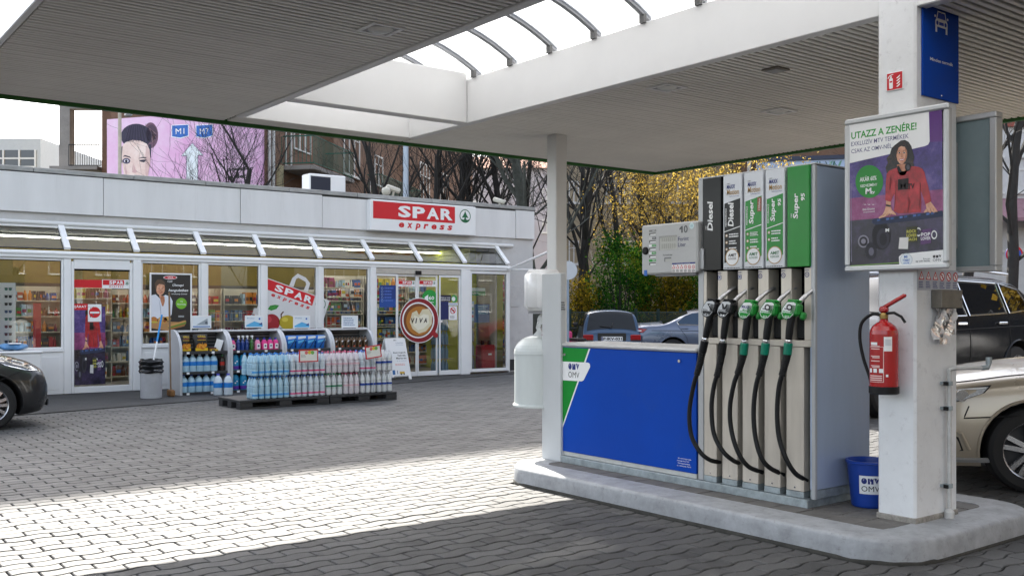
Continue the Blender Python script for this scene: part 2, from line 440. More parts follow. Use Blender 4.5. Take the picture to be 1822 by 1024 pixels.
mb = MB(); mb.box(IX0 + .28, IX1 - .28, IY0 + .28, IY1 - .28, .02, .128, JOINT); mb.build('tile_bed', isl)
ty = IY0 + .303; k = 0
while ty < IY1 - .32:
    tx = IX0 + .303
    while tx < IX1 - .32:
        x1, y1 = min(tx + .205, IX1 - .303), min(ty + .215, IY1 - .303)
        mb = MB(); mb.box(tx + .006, x1 - .006, ty + .006, y1 - .006, .1, .15 + rnd.uniform(-.001, .0015), TILE, .003); mb.build('tile', isl)
        tx += .205
    ty += .215

# ------------------------------------------------------------------ canopy
ZC = 3.41
SOFF = mat('soffit_slat_paint', (.86, .84, .8, 1), .5, 0, var=.06, scale=1.1)
EDGE = mat('green_fascia', hx('2f7d2c', .6), .4, var=.1)
can = thing('station_canopy', 'white forecourt canopy with slatted underside and arched rooflight over the pumps', 'canopy', (5.8, 3, ZC))
def slats(x0, x1, y0, y1, part_from):
    me = None; y = y1 - .066; far = MB(can.matrix_world * 0 if False else None)
    while y > y0:
        if y > part_from:
            if me is None:
                mb = MB()
                mb.add([(x0, y, ZC + .006), (x0, y + .004, ZC), (x0, y + .037, ZC), (x0, y + .04, ZC + .006), (x0, y + .04, ZC + .02), (x0, y, ZC + .02),
                        (x1, y, ZC + .006), (x1, y + .004, ZC), (x1, y + .037, ZC), (x1, y + .04, ZC + .006), (x1, y + .04, ZC + .02), (x1, y, ZC + .02)],
                       [(i, 6 + i, 6 + (i + 1) % 6, (i + 1) % 6) for i in range(6)] + [(0, 1, 2, 3, 4, 5), (11, 10, 9, 8, 7, 6)], SOFF)
                o = mb.build('slat', can); me = o; base = y
            else:
                o = me.copy(); COL.objects.link(o); o.location = (0, y - base, rnd.uniform(-.0012, .0012))
        else: far.box(x0, x1, y, y + .04, ZC, ZC + .02, SOFF)
        y -= .066
    if far.v: far.build('slat_field', can, stuff=True)
XL0, XL1, XR0, XR1, YF, YN = 1.41, 3.82, 5.9, 10.05, 9.8, -5.0
slats(XL0 + .03, XL1 - .03, YN, YF - .03, 4.2)
slats(XR0 + .005, XR1 - .03, YN, YF - .03, 2.4)
slats(XL1 + .01, XR0 - .02, 9.46, YF - .03, 0)
DECK = mat('canopy_deck', (.07, .06, .05, 1), .8, var=.1)
mb = MB()
mb.box(XL0 + .02, XL1 - .04, YN, YF - .02, ZC + .05, ZC + .42, DECK); mb.box(XR0 + .01, XR1 - .02, YN, YF - .02, ZC + .05, ZC + .42, DECK)
mb.box(XL1 - .03, XR0 + .005, 9.45, YF - .02, ZC + .05, ZC + .4, DECK)
mb.build('roof_deck', can)
for nm, a in (('edge_fascia', (XL0 - .03, XL0 + .015, YN, YF, ZC - .01, ZC + .55)), ('beam', (XL1 - .025, XL1 + .06, YN, 9.44, ZC - .012, ZC + .44)),
              ('beam', (5.8, 5.895, YN, 9.44, ZC - .012, ZC + .44)), ('cross_beam', (XL1 + .065, 5.795, 8.3, 8.46, ZC - .01, ZC + .5)),
              ('end_beam', (XL1 - .02, 5.89, 9.442, 9.455, ZC - .006, ZC + .43))):
    mb = MB(); mb.box(*a, BEAM, .006); mb.build(nm, can)
mb = MB(); mb.box(XL0 + .016, XR1 + .02, YF - .02, YF + .02, ZC - .03, ZC + .55, EDGE); mb.build('edge_fascia', can)
mb = MB(); mb.box(XR1 - .02, XR1 + .02, YN, YF - .022, ZC - .03, ZC + .55, EDGE); mb.build('edge_fascia', can)
VPANE = glass('rooflight_sheet', (.96, .97, .98, 1), .02, .1, body=.93, bodycol=(.95, .96, .97, 1), tr=.44)
RIB = mat('rooflight_rib', (.3, .31, .33, 1), .4, .5, var=.05)
def arc(y, dz=0.):
    p = []
    for i in range(15):
        t = i / 14; x = XL1 + .02 + (5.86 - XL1 - .02) * t
        p.append((x, y, ZC + .445 + dz + .3 * (1 - (2 * t - 1) ** 2)))
    return p
TRIMG = mat('rib_bracket', (.12, .12, .12, 1), .5, .4)
ribs = []; y = 8.77
while y > -4.5: ribs.append(y); y -= .6
for y in ribs:
    mb = MB(); A = arc(y)
    for i in range(14):
        a, b = A[i], A[i + 1]
        v = [(a[0], y - .022, a[2]), (a[0], y + .022, a[2]), (b[0], y + .022, b[2]), (b[0], y - .022, b[2])]
        v += [(p[0], p[1], p[2] + .05) for p in v]
        mb.add(v, [(0, 3, 2, 1), (4, 5, 6, 7), (0, 1, 5, 4), (1, 2, 6, 5), (2, 3, 7, 6), (3, 0, 4, 7)], RIB)
    mb.box(5.77, 5.8, y - .025, y + .03, ZC + .43, ZC + .5, TRIMG)
    mb.build('rooflight_rib', can)
ribs = [9.45] + ribs
for i in range(len(ribs) - 1):
    A, B = arc(ribs[i] - .002, .03), arc(ribs[i + 1] + .002, .03)
    mb = MB(); mb.add(A + B, [(k, k + 1, 16 + k, 15 + k) for k in range(14)], VPANE); mb.build('rooflight_pane', can, smooth=60)
A = arc(9.448, .03); mb = MB(); mb.add([(p[0], 9.448, p[2]) for p in A] + [(p[0], 9.448, ZC + .4) for p in A], [(k, k + 1, 16 + k, 15 + k) for k in range(14)], VPANE); mb.build('added_end_pane', can)  # unseen pane, added to stop sun coming in through the rooflight end
# recessed lamps
LENS = mat('lamp_lens', (.7, .7, .68, 1), .15, var=0)
def soffit_lamp(px, py, lab):
    x, y = gz(px, py, ZC)
    t = thing('ceiling_lamp', lab, 'ceiling lamp', (x, y, ZC), group='lamps in the canopy ceiling')
    mb = MB(); h = .125
    for a in ((-h, h, -h, -h + .03), (-h, h, h - .03, h), (-h, -h + .03, -h + .031, h - .031), (h - .03, h, -h + .031, h - .031)):
        mb.box(x + a[0], x + a[1], y + a[2], y + a[3], ZC - .012, ZC - .001, WHITE2)
    mb.build('lamp_frame', t)
    mb = MB(); mb.lathe([(0, ZC - .03), (.05, ZC - .028), (.085, ZC - .012), (.09, ZC - .004)], 16, LENS, (x, y, 0))
    mb.box(x - h + .03, x + h - .03, y - h + .03, y + h - .03, ZC - .008, ZC - .002, GREY); mb.build('lamp_lens', t, smooth=40)
soffit_lamp(677, 51, 'square white lamp in the left canopy ceiling, beside the rooflight')
soffit_lamp(1187, 155, 'square white lamp in the right canopy ceiling, nearest the white beam')
soffit_lamp(1386, 197, 'square white lamp in the right canopy ceiling, above the pump and its poster')
mb = MB(); x, y = gz(1380, 123, ZC); t = thing('ceiling_hatch', 'small dark square hatch plate in the right canopy ceiling', 'hatch', (x, y, ZC))
mb.box(x - .08, x + .08, y - .08, y + .08, ZC - .014, ZC - .001, mat('hatch_paint', (.2, .18, .15, 1), .6), .003); mb.build('hatch_plate', t)
mb = MB(); mb.box(x - .055, x + .055, y - .055, y + .055, ZC - .018, ZC - .0145, GREY); mb.build('hatch_lid', t)

# ------------------------------------------------------------------ columns
PILLAR = mat('pillar_paint', (.8, .81, .82, 1), .42, var=.05, scale=6, bump=.08, bscale=12, dirt=.5, dirtcol=(.4, .39, .4, 1))
PX0, PX1, PY0, PY1 = 5.785, 6.29, 3.375, 3.64
pil = thing('canopy_pillar', 'broad white pillar at the near end of the pump island carrying poster boxes', 'pillar', (6.04, 3.5, .15))
mb = MB(); mb.box(PX0, PX1, PY0, PY1, .14, 3.9, PILLAR, .014); mb.build('pillar_shaft', pil)
mb = MB(); mb.box(PX0 - .006, PX1 + .006, PY0 - .006, PY1 + .006, .145, .185, mat('chipped_footing', (.3, .28, .25, 1), .8, var=.4, scale=25, dirt=.5), .005); mb.build('footing', pil)
c2 = thing('canopy_column', 'slim white column behind the blue pump cabinet under the canopy corner', 'column', (7.03, 8.34, 0))
mb = MB(); mb.box(6.95, 7.11, 8.26, 8.42, -.02, ZC - .001, WHITE, .008); mb.build('column_shaft', c2)
mb = MB(); mb.box(6.92, 7.14, 8.23, 8.45, -.015, .05, GALV, .006); mb.build('base_plate', c2)
# ------------------------------------------------------------------ shop building
RENDER = mat('grey_render', (.6, .59, .58, 1), .75, var=.1, scale=1.5, bump=.2, bscale=50, dirt=.35, dirtcol=(.25, .24, .23, 1))
PANEL = mat('grey_facade_panel', (.74, .735, .73, 1), .4, var=.06, scale=1.5, dirt=.22, dirtcol=(.4, .38, .35, 1), stretch=(1.6, 1.6, .22))
COPE = mat('coping_metal', (.34, .34, .33, 1), .5, .2, var=.25, scale=5, dirt=.4, dirtcol=(.12, .12, .11, 1), stretch=(1, 1, 3))
MUSTARD = mat('mustard_interior_paint', (.2, .15, .02, 1), .6, var=.05)
INWALL = mat('interior_white', (.7, .69, .65, 1), .6, var=.04)
FLOORT = mat('shop_floor_tile', (.35, .33, .3, 1), .35, var=.1)
TUBE = emit('fluorescent_tube', (1, .97, .88, 1), 15)
YB, YW, XE = 18.4, 18.95, 15.2
shop = thing('shop_building', 'low grey shop with long glazed front and lean-to glass strip', 'shop', (9, 19, 0))
mb = MB()
mb.box(14.06, XE, YW, YW + .25, 0, 3.98, RENDER); mb.box(XE - .25, XE, YW + .251, 28, 0, 3.98, RENDER)
mb.box(-6, 14.06, YW, YW + .2, 3.02, 3.98, RENDER); mb.box(-6, XE - .251, 27.8, 28, 0, 3.98, RENDER); mb.box(-6, -5.8, YW + .21, 27.79, 0, 3.98, RENDER)
mb.build('wall', shop)
mb = MB(); mb.box(-5.8, XE - .26, YW + .21, 27.7, 3.3, 3.5, mat('roof_felt', (.06, .06, .06, 1), .9)); mb.build('roof', shop)
mb = MB(); mb.box(14.06, XE + .005, YW - .012, YW - .001, 0, .28, mat('dark_base_paint', (.03, .03, .032, 1), .7)); mb.build('base_course', shop)
mb = MB(); mb.box(14.35, 14.75, YW - .012, YW - .001, 1.55, 2.05, RENDER, .004); mb.build('meter_hatch', shop)
xs = [-6, -2.6, .3, 3.9, 5.62, 6.98, 8.72, 10.3, 12.2, 14.1, XE + .02]
for a, b in zip(xs, xs[1:]):
    mb = MB(); mb.box(a + .004, b - .004, YW - .09, YW + .28, 3.9, 3.985 + rnd.uniform(-.004, .004), COPE, .008); mb.build('coping', shop)
xs = [-6, -3, 0, 2.6, 5.08, 7.69, 9.48, 10.64, 13.36, 14.62, XE]
for i, (a, b) in enumerate(zip(xs, xs[1:])):
    mb = MB(); mb.box(a + .006, b - .006, YW - .06 - .012 * (i % 2), YW - .002, 3.2, 3.885 - (.025 if i in (6, 8) else 0), PANEL, .004); mb.build('fascia_panel', shop)
mb = MB(); mb.box(-6, XE, YW - .03, YW - .003, 3.86, 3.9, mat('shadow_gap', (.08, .08, .08, 1), .8)); mb.build('fascia_backing', shop)
mb = MB(); mb.tube([(-6, YW - .09, 3.01), (14.5, YW - .09, 3.01)], .045, 10, WHITE); mb.build('gutter', shop, smooth=40)
# lean-to glazing
BX = [.85, 2.05, 3.15, 4.345, 5.527, 6.763, 7.955, 9.18, 10.395, 11.6, 12.78, 14.0]
TX = BX
sl = Vector((0, YB - (YW - .06), 2.53 - 2.98))
def bar(x0, x1, t, name):
    mb = MB()
    a = Vector((0, YW - .06, 2.98)); nrm = Vector((0, sl.z, -sl.y)).normalized(); nrm = nrm if nrm.y < 0 else -nrm
    pts = []
    for p in (a, a + sl):
        for s_ in (0, 1):
            for x in (x0, x1): q = p + nrm * (t * s_); pts.append((x, q.y, q.z))
    mb.add(pts, [(0, 1, 3, 2), (4, 6, 7, 5), (0, 2, 6, 4), (1, 5, 7, 3), (0, 4, 5, 1), (2, 3, 7, 6)], WHITE2); return mb.build(name, shop)
TG = glass('transom_glass', (.55, .58, .55, 1), .04)
for x in TX: bar(x - .05, x + .05, .05, 'transom_bar')
for a, b in zip(TX, TX[1:]):
    mb = MB(); p, q = Vector((0, YW - .06, 2.98)), Vector((0, YW - .06, 2.98)) + sl
    mb.add([(a + .05, p.y, p.z), (b - .05, p.y, p.z), (b - .05, q.y, q.z), (a + .05, q.y, q.z)], [(0, 3, 2, 1)], TG); g = mb.build('transom_pane', shop)
    mb = MB()
    for (x0, x1, k0, k1) in ((a + .05, b - .05, 0, .06), (a + .05, b - .05, .95, 1), (a + .05, a + .065, .06, .95), (b - .065, b - .05, .06, .95)):
        A, B = p + sl * k0, p + sl * k1
        mb.add([(x0, A.y - .004, A.z - .003), (x1, A.y - .004, A.z - .003), (x1, B.y - .004, B.z - .003), (x0, B.y - .004, B.z - .003)], [(0, 3, 2, 1)], BLACK)
    mb.build('transom_gasket', g)
mb = MB(); mb.box(-6, 14.06, YB - .05, YB + .12, 2.375, 2.5, WHITE2, .01); mb.box(-6, 14.02, YB - .075, YB - .052, 2.44, 2.475, WHITE2, .004); mb.box(-6, 14.0, YW - .11, YW - .03, 2.93, 2.975, WHITE2, .005)
mb.build('head_rail', shop)
mb = MB()
mb.add([(14.05, YW - .002, 2.98), (14.05, YW - .002, 2.5), (14.05, YB + .02, 2.5)], [(0, 1, 2)], TG); mb.build('transom_pane', shop)
# posts of the bay
for a, b in ((2.99, 3.11), (4.285, 4.405), (5.457, 5.597), (6.709, 6.818), (7.897, 8.014), (9.13, 9.231), (10.327, 10.463), (12.655, 12.9), (.8, .9)):
    mb = MB(); mb.box(a, b, YB - .03 - (.03 if b - a > .13 else 0), YB + .1, .02, 2.374, WHITE2, .008); mb.build('bay_post', shop)
def window(a, b, z0, z1, low=True, nm='window', fr=.035):
    fo = MB()
    for q in ((a, a + fr, z0, z1), (b - fr, b, z0, z1), (a + fr + .001, b - fr - .001, z0, z0 + fr), (a + fr + .001, b - fr - .001, z1 - fr, z1)):
        fo.box(q[0] + .001, q[1] - .001, YB - .012, YB + .07, q[2], q[3], WHITE2, .004)
    w = fo.build(nm, shop)
    m2 = MB(); m2.add([(a + fr, YB + .03, z0 + fr), (b - fr, YB + .03, z0 + fr), (b - fr, YB + .03, z1 - fr), (a + fr, YB + .03, z1 - fr)], [(0, 1, 2, 3)], GLASS); m2.build('pane', w)
    m2 = MB()
    for q in ((a + fr, a + fr + .012, z0 + fr, z1 - fr), (b - fr - .012, b - fr, z0 + fr, z1 - fr), (a + fr, b - fr, z1 - fr - .014, z1 - fr)):
        m2.add([(q[0], YB + .027, q[2]), (q[1], YB + .027, q[2]), (q[1], YB + .027, q[3]), (q[0], YB + .027, q[3])], [(0, 1, 2, 3)], BLACK)
    m2.build('gasket', w)
    if low:
        m2 = MB(); m2.box(a, b, YB - .02, YB + .07, .02, z0 - .045, WHITE2, .004); m2.box(a + .07, b - .07, YB - .026, YB - .0205, .1, z0 - .13, WHITE2, .003); m2.build('parapet_panel', shop)
        m2 = MB(); m2.box(a - .0, b + .0, YB - .05, YB + .08, z0 - .044, z0 - .004, WHITE2, .006); m2.build('sill', shop)
    return w
for a, b in ((-5.9, -3.6), (-3.5, -1.4), (-1.3, .8), (.91, 2.985), (3.115, 4.283)): window(a, b, .8, 2.37)
for a, b in ((5.6, 6.707), (6.82, 7.895), (8.016, 9.128), (9.233, 10.325)): window(a, b, .83, 2.37)
window(12.905, 14.03, .06, 2.37, False, 'glazed_bay', .07)
mb = MB(); mb.box(14.031, 14.06, YB - .012, YB + .06, .02, 2.37, WHITE2, .004); mb.box(14.031, 14.06, YW - .06, YW, .02, 2.37, WHITE2, .004); mb.box(14.031, 14.06, YB + .06, YW - .06, .02, .08, WHITE2)
mb.build('bay_end_frame', shop)
mb = MB(); mb.add([(14.045, YB + .06, .08), (14.045, YW - .06, .08), (14.045, YW - .06, 2.37), (14.045, YB + .06, 2.37)], [(0, 1, 2, 3)], GLASS); mb.build('pane', shop)
# exit door
mb = MB()
for q in ((4.41, 4.455, .02, 2.33), (5.405, 5.452, .02, 2.33), (4.456, 5.404, 2.2, 2.37), (4.456, 5.404, .02, .13)): mb.box(q[0], q[1], YB - .02, YB + .07, q[2], q[3], WHITE2, .005)
mb.box(4.46, 5.4, YB - .014, YB - .006, 2.17, 2.198, DARK)
ed = mb.build('exit_door', shop)
mb = MB(); mb.add([(4.456, YB + .03, .13), (5.404, YB + .03, .13), (5.404, YB + .03, 2.2), (4.456, YB + .03, 2.2)], [(0, 1, 2, 3)], GLASS); mb.build('pane', ed)
# sliding door
mb = MB(); mb.box(10.47, 12.65, YB - .03, YB + .1, 2.25, 2.373, mat('anodised', (.5, .49, .46, 1), .4, .6), .006); mb.box(11.45, 11.6, YB - .06, YB - .031, 2.24, 2.33, BLACK, .01)
sd = mb.build('sliding_door', shop)
for a, b in ((10.47, 11.01), (11.015, 11.525), (11.535, 12.06), (12.085, 12.65)):
    mb = MB(); off = 0 if a in (10.47, 12.085) else .035
    for q in ((a, a + .035, .03, 2.245), (b - .035, b, .03, 2.245), (a + .036, b - .036, .03, .13), (a + .036, b - .036, 2.2, 2.245)): mb.box(q[0], q[1], YB - .02 + off, YB + .012 + off, q[2], q[3], WHITE2, .004)
    mb.add([(a + .035, YB + off, .13), (b - .035, YB + off, .13), (b - .035, YB + off, 2.2), (a + .035, YB + off, 2.2)], [(0, 1, 2, 3)], GLASS)
    mb.build('door_leaf', sd)
# interior
mb = MB(); mb.box(-5.8, XE - .26, YB + .13, 27.7, -.01, .018, FLOORT); mb.build('floor', shop)
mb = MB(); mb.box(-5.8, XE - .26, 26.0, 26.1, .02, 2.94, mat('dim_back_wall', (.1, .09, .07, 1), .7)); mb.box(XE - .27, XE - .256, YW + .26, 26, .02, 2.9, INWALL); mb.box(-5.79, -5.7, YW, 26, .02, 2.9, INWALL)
mb.box(-5.7, 14.0, 21.6, 21.7, 2.02, 2.94, MUSTARD); mb.box(13.55, 13.75, 19.3, 21.5, .02, 2.94, mat('lime_panel', (.4, .42, .03, 1), .5))
mb.build('inner_wall', shop)
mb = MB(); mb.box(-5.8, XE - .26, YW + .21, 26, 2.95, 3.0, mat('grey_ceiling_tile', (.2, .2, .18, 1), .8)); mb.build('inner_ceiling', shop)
for Yr in (20.6, 23.4):
    x = -5
    while x < 14:
        t = MB(); t.tube([(x, Yr, 2.88), (x + 1.25, Yr, 2.88)], .012, 8, TUBE); t.box(x, x + 1.25, Yr - .015, Yr + .015, 2.905, 2.948, GREY); t.build('ceiling_tube', shop)
        x += 1.27
# ---- shelving behind the glass, goods are real boxes too small to pick apart
GC = [ink(c) for c in ('b3202a', 'd9882b', '2f5fa8', 'e6e2d6', '4c8a3a', '7a4a2a', 'd8c23a', '8f2f5c', '2b2b33', 'a9c6d8', 'c65a2a', '5f7f9f')]
SHELF = mat('shelf_cream', (.6, .55, .42, 1), .5)
def shelf_unit(x0, x1, y, h, n, lab, kind=0):
    t = thing('store_shelf', lab, 'shelf', ((x0 + x1) / 2, y, .02), group='shelves inside the shop')
    mb = MB(); mb.box(x0, x1, y + .34, y + .36, .02, h, SHELF); mb.box(x0, x0 + .02, y, y + .34, .02, h, SHELF); mb.box(x1 - .02, x1, y, y + .34, .02, h, SHELF); mb.build('shelf_frame', t)
    g = MB()
    for k in range(n):
        z = .1 + (h - .1) * k / n
        mb = MB(); mb.box(x0 + .021, x1 - .021, y - .02, y + .339, z, z + .025, SHELF); mb.build('shelf_board', t)
        x = x0 + .03; dz = (h - .1) / n
        while x < x1 - .1:
            w = rnd.uniform(.05, .13); c = rnd.choice(GC); hh = dz * rnd.uniform(.45, .8); reps = rnd.randint(1, 4)
            for _ in range(reps):
                if x + w > x1 - .03: break
                if rnd.random() < .45:
                    g.lathe([(w * .42, z + .026), (w * .42, z + .026 + hh * .6), (w * .18, z + .026 + hh * .85), (w * .18, z + .026 + hh)], 7, c, (x + w / 2, y + .08, 0))
                else:
                    g.box(x + .004, x + w - .004, y + rnd.uniform(0, .03), y + .2, z + .026, z + .026 + hh, c)
                    g.box(x + .012, x + w - .012, y - .003, y - .001, z + .026 + hh * .3, z + .026 + hh * .6, rnd.choice(GC))
                x += w
    g.build('shelf_goods', t, stuff=True)
for i, (a, b, y, h, n, lab) in enumerate([
    (4.95, 5.75, 19.5, 2.0, 6, 'cream shelf of bottles and snacks seen through the exit door'),
    (5.8, 6.95, 19.75, 1.9, 6, 'shelf of goods behind the framed food poster'),
    (7.0, 8.2, 20.0, 1.95, 5, 'shelf of jars and snack bags behind the wire baskets'),
    (8.25, 9.4, 20.0, 1.95, 5, 'shelf of goods behind the big carrier bag sticker'),
    (9.45, 10.65, 20.0, 1.95, 5, 'shelf of goods behind the window next to the sliding door'),
    (10.75, 11.7, 21.0, 2.1, 6, 'shelf of goods seen through the left leaf of the sliding door'),
    (11.8, 12.85, 21.0, 2.1, 6, 'shelf of goods seen through the right leaf of the sliding door'),
    (10.6, 11.75, 22.6, 2.3, 7, 'tall shelf of snacks deep inside behind the coffee cup picture'),
    (11.8, 12.95, 22.6, 2.3, 7, 'tall shelf of drinks deep inside behind the no dogs sign'),
    (13.0, 14.2, 21.0, 2.2, 7, 'tall shelf of bottles deep inside the glazed bay'),
    (14.25, 14.9, 22.0, 2.2, 7, 'narrow shelf deep inside at the right end of the shop'),
    (2.2, 3.3, 19.9, 1.9, 6, 'shelf behind the leftmost shop window'),
    (3.35, 4.9, 20.1, 1.95, 6, 'shelf of pastries behind the window beside the exit door')]):
    shelf_unit(a, b, min(y + 1.25, 21.2), h, n, lab)
WIRE = mat('wire_grey', (.5, .52, .53, 1), .35, .7, var=0)
def basket(x0, x1, y0, y1, z0, z1, lab):
    t = thing('wire_basket', lab, 'basket', ((x0 + x1) / 2, (y0 + y1) / 2, z0), group='wire baskets behind the shop windows')
    mb = MB()
    for z in (z0, z1):
        mb.tube([(x0, y0, z), (x1, y0, z), (x1, y1, z), (x0, y1, z), (x0, y0, z)], .007, 5, WIRE)
    mb.build('rim', t)
    mb = MB(); n = int((x1 - x0) / .1)
    for i in range(n + 1):
        x = x0 + (x1 - x0) * i / n; mb.tube([(x, y0, z0), (x, y0, z1)], .0035, 4, WIRE); mb.tube([(x, y1, z0), (x, y1, z1)], .0035, 4, WIRE)
    for i in range(1, 6):
        z = z0 + (z1 - z0) * i / 6; mb.tube([(x0, y0, z), (x1, y0, z)], .0035, 4, WIRE)
    mb.build('wire_mesh', t)
    mb = MB()
    for x in (x0, x1): mb.tube([(x, y0, .02), (x, y0, z0)], .012, 6, WIRE)
    mb.build('stand', t)
basket(7.1, 7.88, 18.75, 19.2, .75, 1.42, 'wire basket on a stand behind the second window from the exit door')
basket(9.3, 10.25, 18.75, 19.2, .75, 1.45, 'wire basket on a stand behind the window next to the sliding door')
# display rack with sunglasses and red post by the left window
t = thing('eyewear_rack', 'pale rotating rack hung with sunglasses behind the leftmost window', 'display rack', (3.55, 18.9, 0))
mb = MB(); mb.box(3.2, 3.62, 18.86, 18.9, .5, 1.95, WHITE2, .01); mb.build('rack_board', t)
mb = MB(); mb.tube([(3.4, 18.95, 0.02), (3.4, 18.95, .6)], .03, 8, GREY); mb.lathe([(.22, .02), (.22, .05), (.03, .06)], 14, GREY, (3.4, 18.95, 0)); mb.build('rack_stand', t)
for k in range(9):
    for i in range(2):
        z = .8 + k * .13; x = 3.27 + i * .19
        mb = MB(wallY(18.845)); c = rnd.choice([BLACK, ink('2b4a7a'), ink('6a3020'), ink('2f6f5f')])
        for s_ in (-1, 1): mb.disc(x + .035 + s_ * .032, z, .026, .004, c, 10)
        mb.box(x - .03, x + .1, z + .02, z + .026, 0, .006, BLACK); mb.build('sunglasses', t)
t = thing('advert_post', 'narrow red advertising post behind the window beside the exit door', 'display', (4.0, 19.0, 0))
mb = MB(); mb.box(3.93, 4.05, 18.98, 19.04, .02, 1.6, ink('c01828')); mb.build('post_board', t); mb = MB(); mb.box(3.85, 4.13, 18.9, 19.12, .019, .04, GREY); mb.build('foot', t)
t = thing('gas_bottle_cabinet', 'red cabinet with two grey valves inside the glazed bay', 'cabinet', (13.6, 18.75, .1))
mb = MB(); mb.box(13.42, 13.82, 18.62, 18.9, .1, .66, ink('b01420', .4), .03); mb.build('cabinet_body', t)
mb = MB(); mb.tube([(13.53, 18.75, .66), (13.53, 18.75, .76)], .04, 10, BLACK); mb.tube([(13.72, 18.75, .66), (13.72, 18.75, .76)], .04, 10, BLACK); mb.build('valve', t)
mb = MB(wallY(18.618)); mb.rect(13.6, .42, 13.7, .46, 0, WHITE2); mb.build('label_print', t)

CLQ = glass('inner_bottle_plastic', (.6, .8, .95, 1), .05, .05, body=.7, bodycol=(.35, .6, .85, 1)); CLG = glass('inner_clear_bottle', (.85, .9, .9, 1), .05, .05, body=.6, bodycol=(.6, .68, .7, 1))
for (x0, x1, y, z0, lay, m, lab) in ((12.13, 12.62, 18.7, .05, 4, CLQ, 'stack of blue water bottles behind the right fixed pane of the sliding door'), (12.99, 13.38, 18.75, .1, 4, CLG, 'stack of clear bottles inside the glazed bay beside the red cabinet')):
    t = thing('bottle_stack', lab, 'bottles', ((x0 + x1) / 2, y, z0)); g = MB()
    for k in range(lay):
        for i in range(int((x1 - x0) / .1)):
            for j in range(2): g.lathe([(.03, 0), (.044, .01), (.044, .19), (.016, .27), (.016, .3)], 8, m, (x0 + .05 + i * .1, y + j * .1, z0 + k * .32)); 
    g.build('bottles', t, smooth=50, stuff=True)
    mb = MB(); [mb.box(x0, x1, y - .06, y + .16, z0 + k * .32 - .012, z0 + k * .32 - .002, ink('8a7a5a')) for k in range(lay)]; mb.build('tray', t)
# ------------------------------------------------------------------ fuel dispenser
def pmap(kind, val, ox, oy, k):                 # pixel of an enlarged crop -> coordinates on a wall plane
    fn = px_ if kind == 'X' else py_
    return lambda x, y: fn(ox + x / k, oy + y / k, val)
def ppoly(mb, P, pts, d, m): mb.flat([P(*p) for p in pts], d, m)
def ptext(mb, P, s, x0, y0, x1, ytop, d, m, bold=.012, shear=0., **k):   # bottom left pixel, right end, top pixel at the left end
    a0, b0 = P(x0, y0); a1 = P(x1, y0)[0]; b1 = P(x0, ytop)[1]
    mb.text(s, a0, b0, a1, b1, d, m, bold, shear, **k)
def bars(mb, a0, b0, a1, b1, n, d, m, ragged=.3):
    h = (b1 - b0) / (n * 2 - 1)
    for i in range(n):
        x = a0; end = a1 - (a1 - a0) * rnd.random() * ragged; y = b0 + 2 * i * h
        while x < end:
            w = (a1 - a0) * rnd.uniform(.06, .2); mb.rect(x, y, min(x + w, end), y + h, d, m); x += w + (a1 - a0) * .025
W_, K_, GRN, DGRN, BLU, RED = ink('f2f2f2'), ink('15161a'), ink('0f9a2e'), ink('0a6b34'), ink('0a3fae'), ink('c8101e')
NAVY, GLDN, LGRY = ink('1d2a78'), ink('b08a52'), ink('d6d8da')
def omv_mark(mb, a0, b0, a1, b1, d, mk, tx):
    w = a1 - a0; h = b1 - b0; r = w * .155; bt = b0 + h * .56; ht = h * .44; cy_ = bt + ht / 2
    mb.disc(a0 + r, cy_, r, d, mk, 20, ht / 2)
    x0, x1 = a0 + w * .36, a0 + w * .66
    mb.flat([(x0, bt), (x1, bt), (x1, bt + ht), (x0 + (x1 - x0) * .8, bt + ht * .8), (x0 + (x1 - x0) * .62, bt + ht), (x0 + (x1 - x0) * .4, bt + ht * .8), (x0 + (x1 - x0) * .2, bt + ht), (x0, bt + ht * .9)], d, mk)
    x0, x1 = a0 + w * .69, a1
    mb.flat([((x0 + x1) / 2, bt), (x1, bt + ht), (x0 + (x1 - x0) * .62, bt + ht * .82), (x0 + (x1 - x0) * .4, bt + ht), (x0, bt + ht)], d, mk)
    for q in (.1, .44, .8): mb.flat([(a0 + w * q, cy_), (a0 + w * (q + .03), cy_ + ht * .1), (a0 + w * (q + .07), cy_ + ht * .42), (a0 + w * (q + .05), cy_ + ht * .42)], d + .0004, W_)
    mb.rect(a0, b0 + h * .49, a1, b0 + h * .51, d, LGRY)
    mb.text('OMV', a0, b0, a1, b0 + h * .41, d, tx, -.006)
XF = 5.68; ZI = .15
fd = thing('fuel_dispenser', 'tall five-nozzle fuel dispenser with a long blue side cabinet on the island', 'fuel dispenser', (6.0, 5.3, ZI))
mb = MB(); mb.box(5.655, 6.36, 4.085, 6.69, ZI - .002, .207, GALV, .004); mb.build('plinth', fd)
mb = MB(); mb.box(5.8, 6.33, 4.09, 5.07, .209, 2.46, DARK); mb.build('inner_body', fd)
BRSH = mat('brushed_steel_side', (.42, .5, .64, 1), .36, .4, var=.08, scale=3, stretch=(1, 1, .15))
mb = MB(); mb.box(XF + .003, 6.335, 4.045, 4.085, .272, 2.472, BRSH, .006); mb.build('side_panel', fd)
mb = MB(); mb.box(XF, XF + .03, 4.041, 4.07, .21, 2.474, SILVER, .004); mb.build('corner_trim', fd)
mb = MB(); mb.box(XF + .01, 6.335, 4.055, 4.085, .209, .27, GALV, .003); mb.build('skirting', fd)
mb = MB(); mb.box(XF + .004, 6.335, 5.04, 5.078, .209, 2.472, SILVER, .004); mb.build('side_panel', fd)
mb = MB(); mb.box(XF - .002, XF + .03, 5.026, 5.078, .21, 2.474, SILVER, .004); mb.build('corner_trim', fd)
mb = MB(); mb.box(XF, 6.335, 4.041, 5.078, 2.4745, 2.487, SILVER, .004); mb.build('lid', fd)
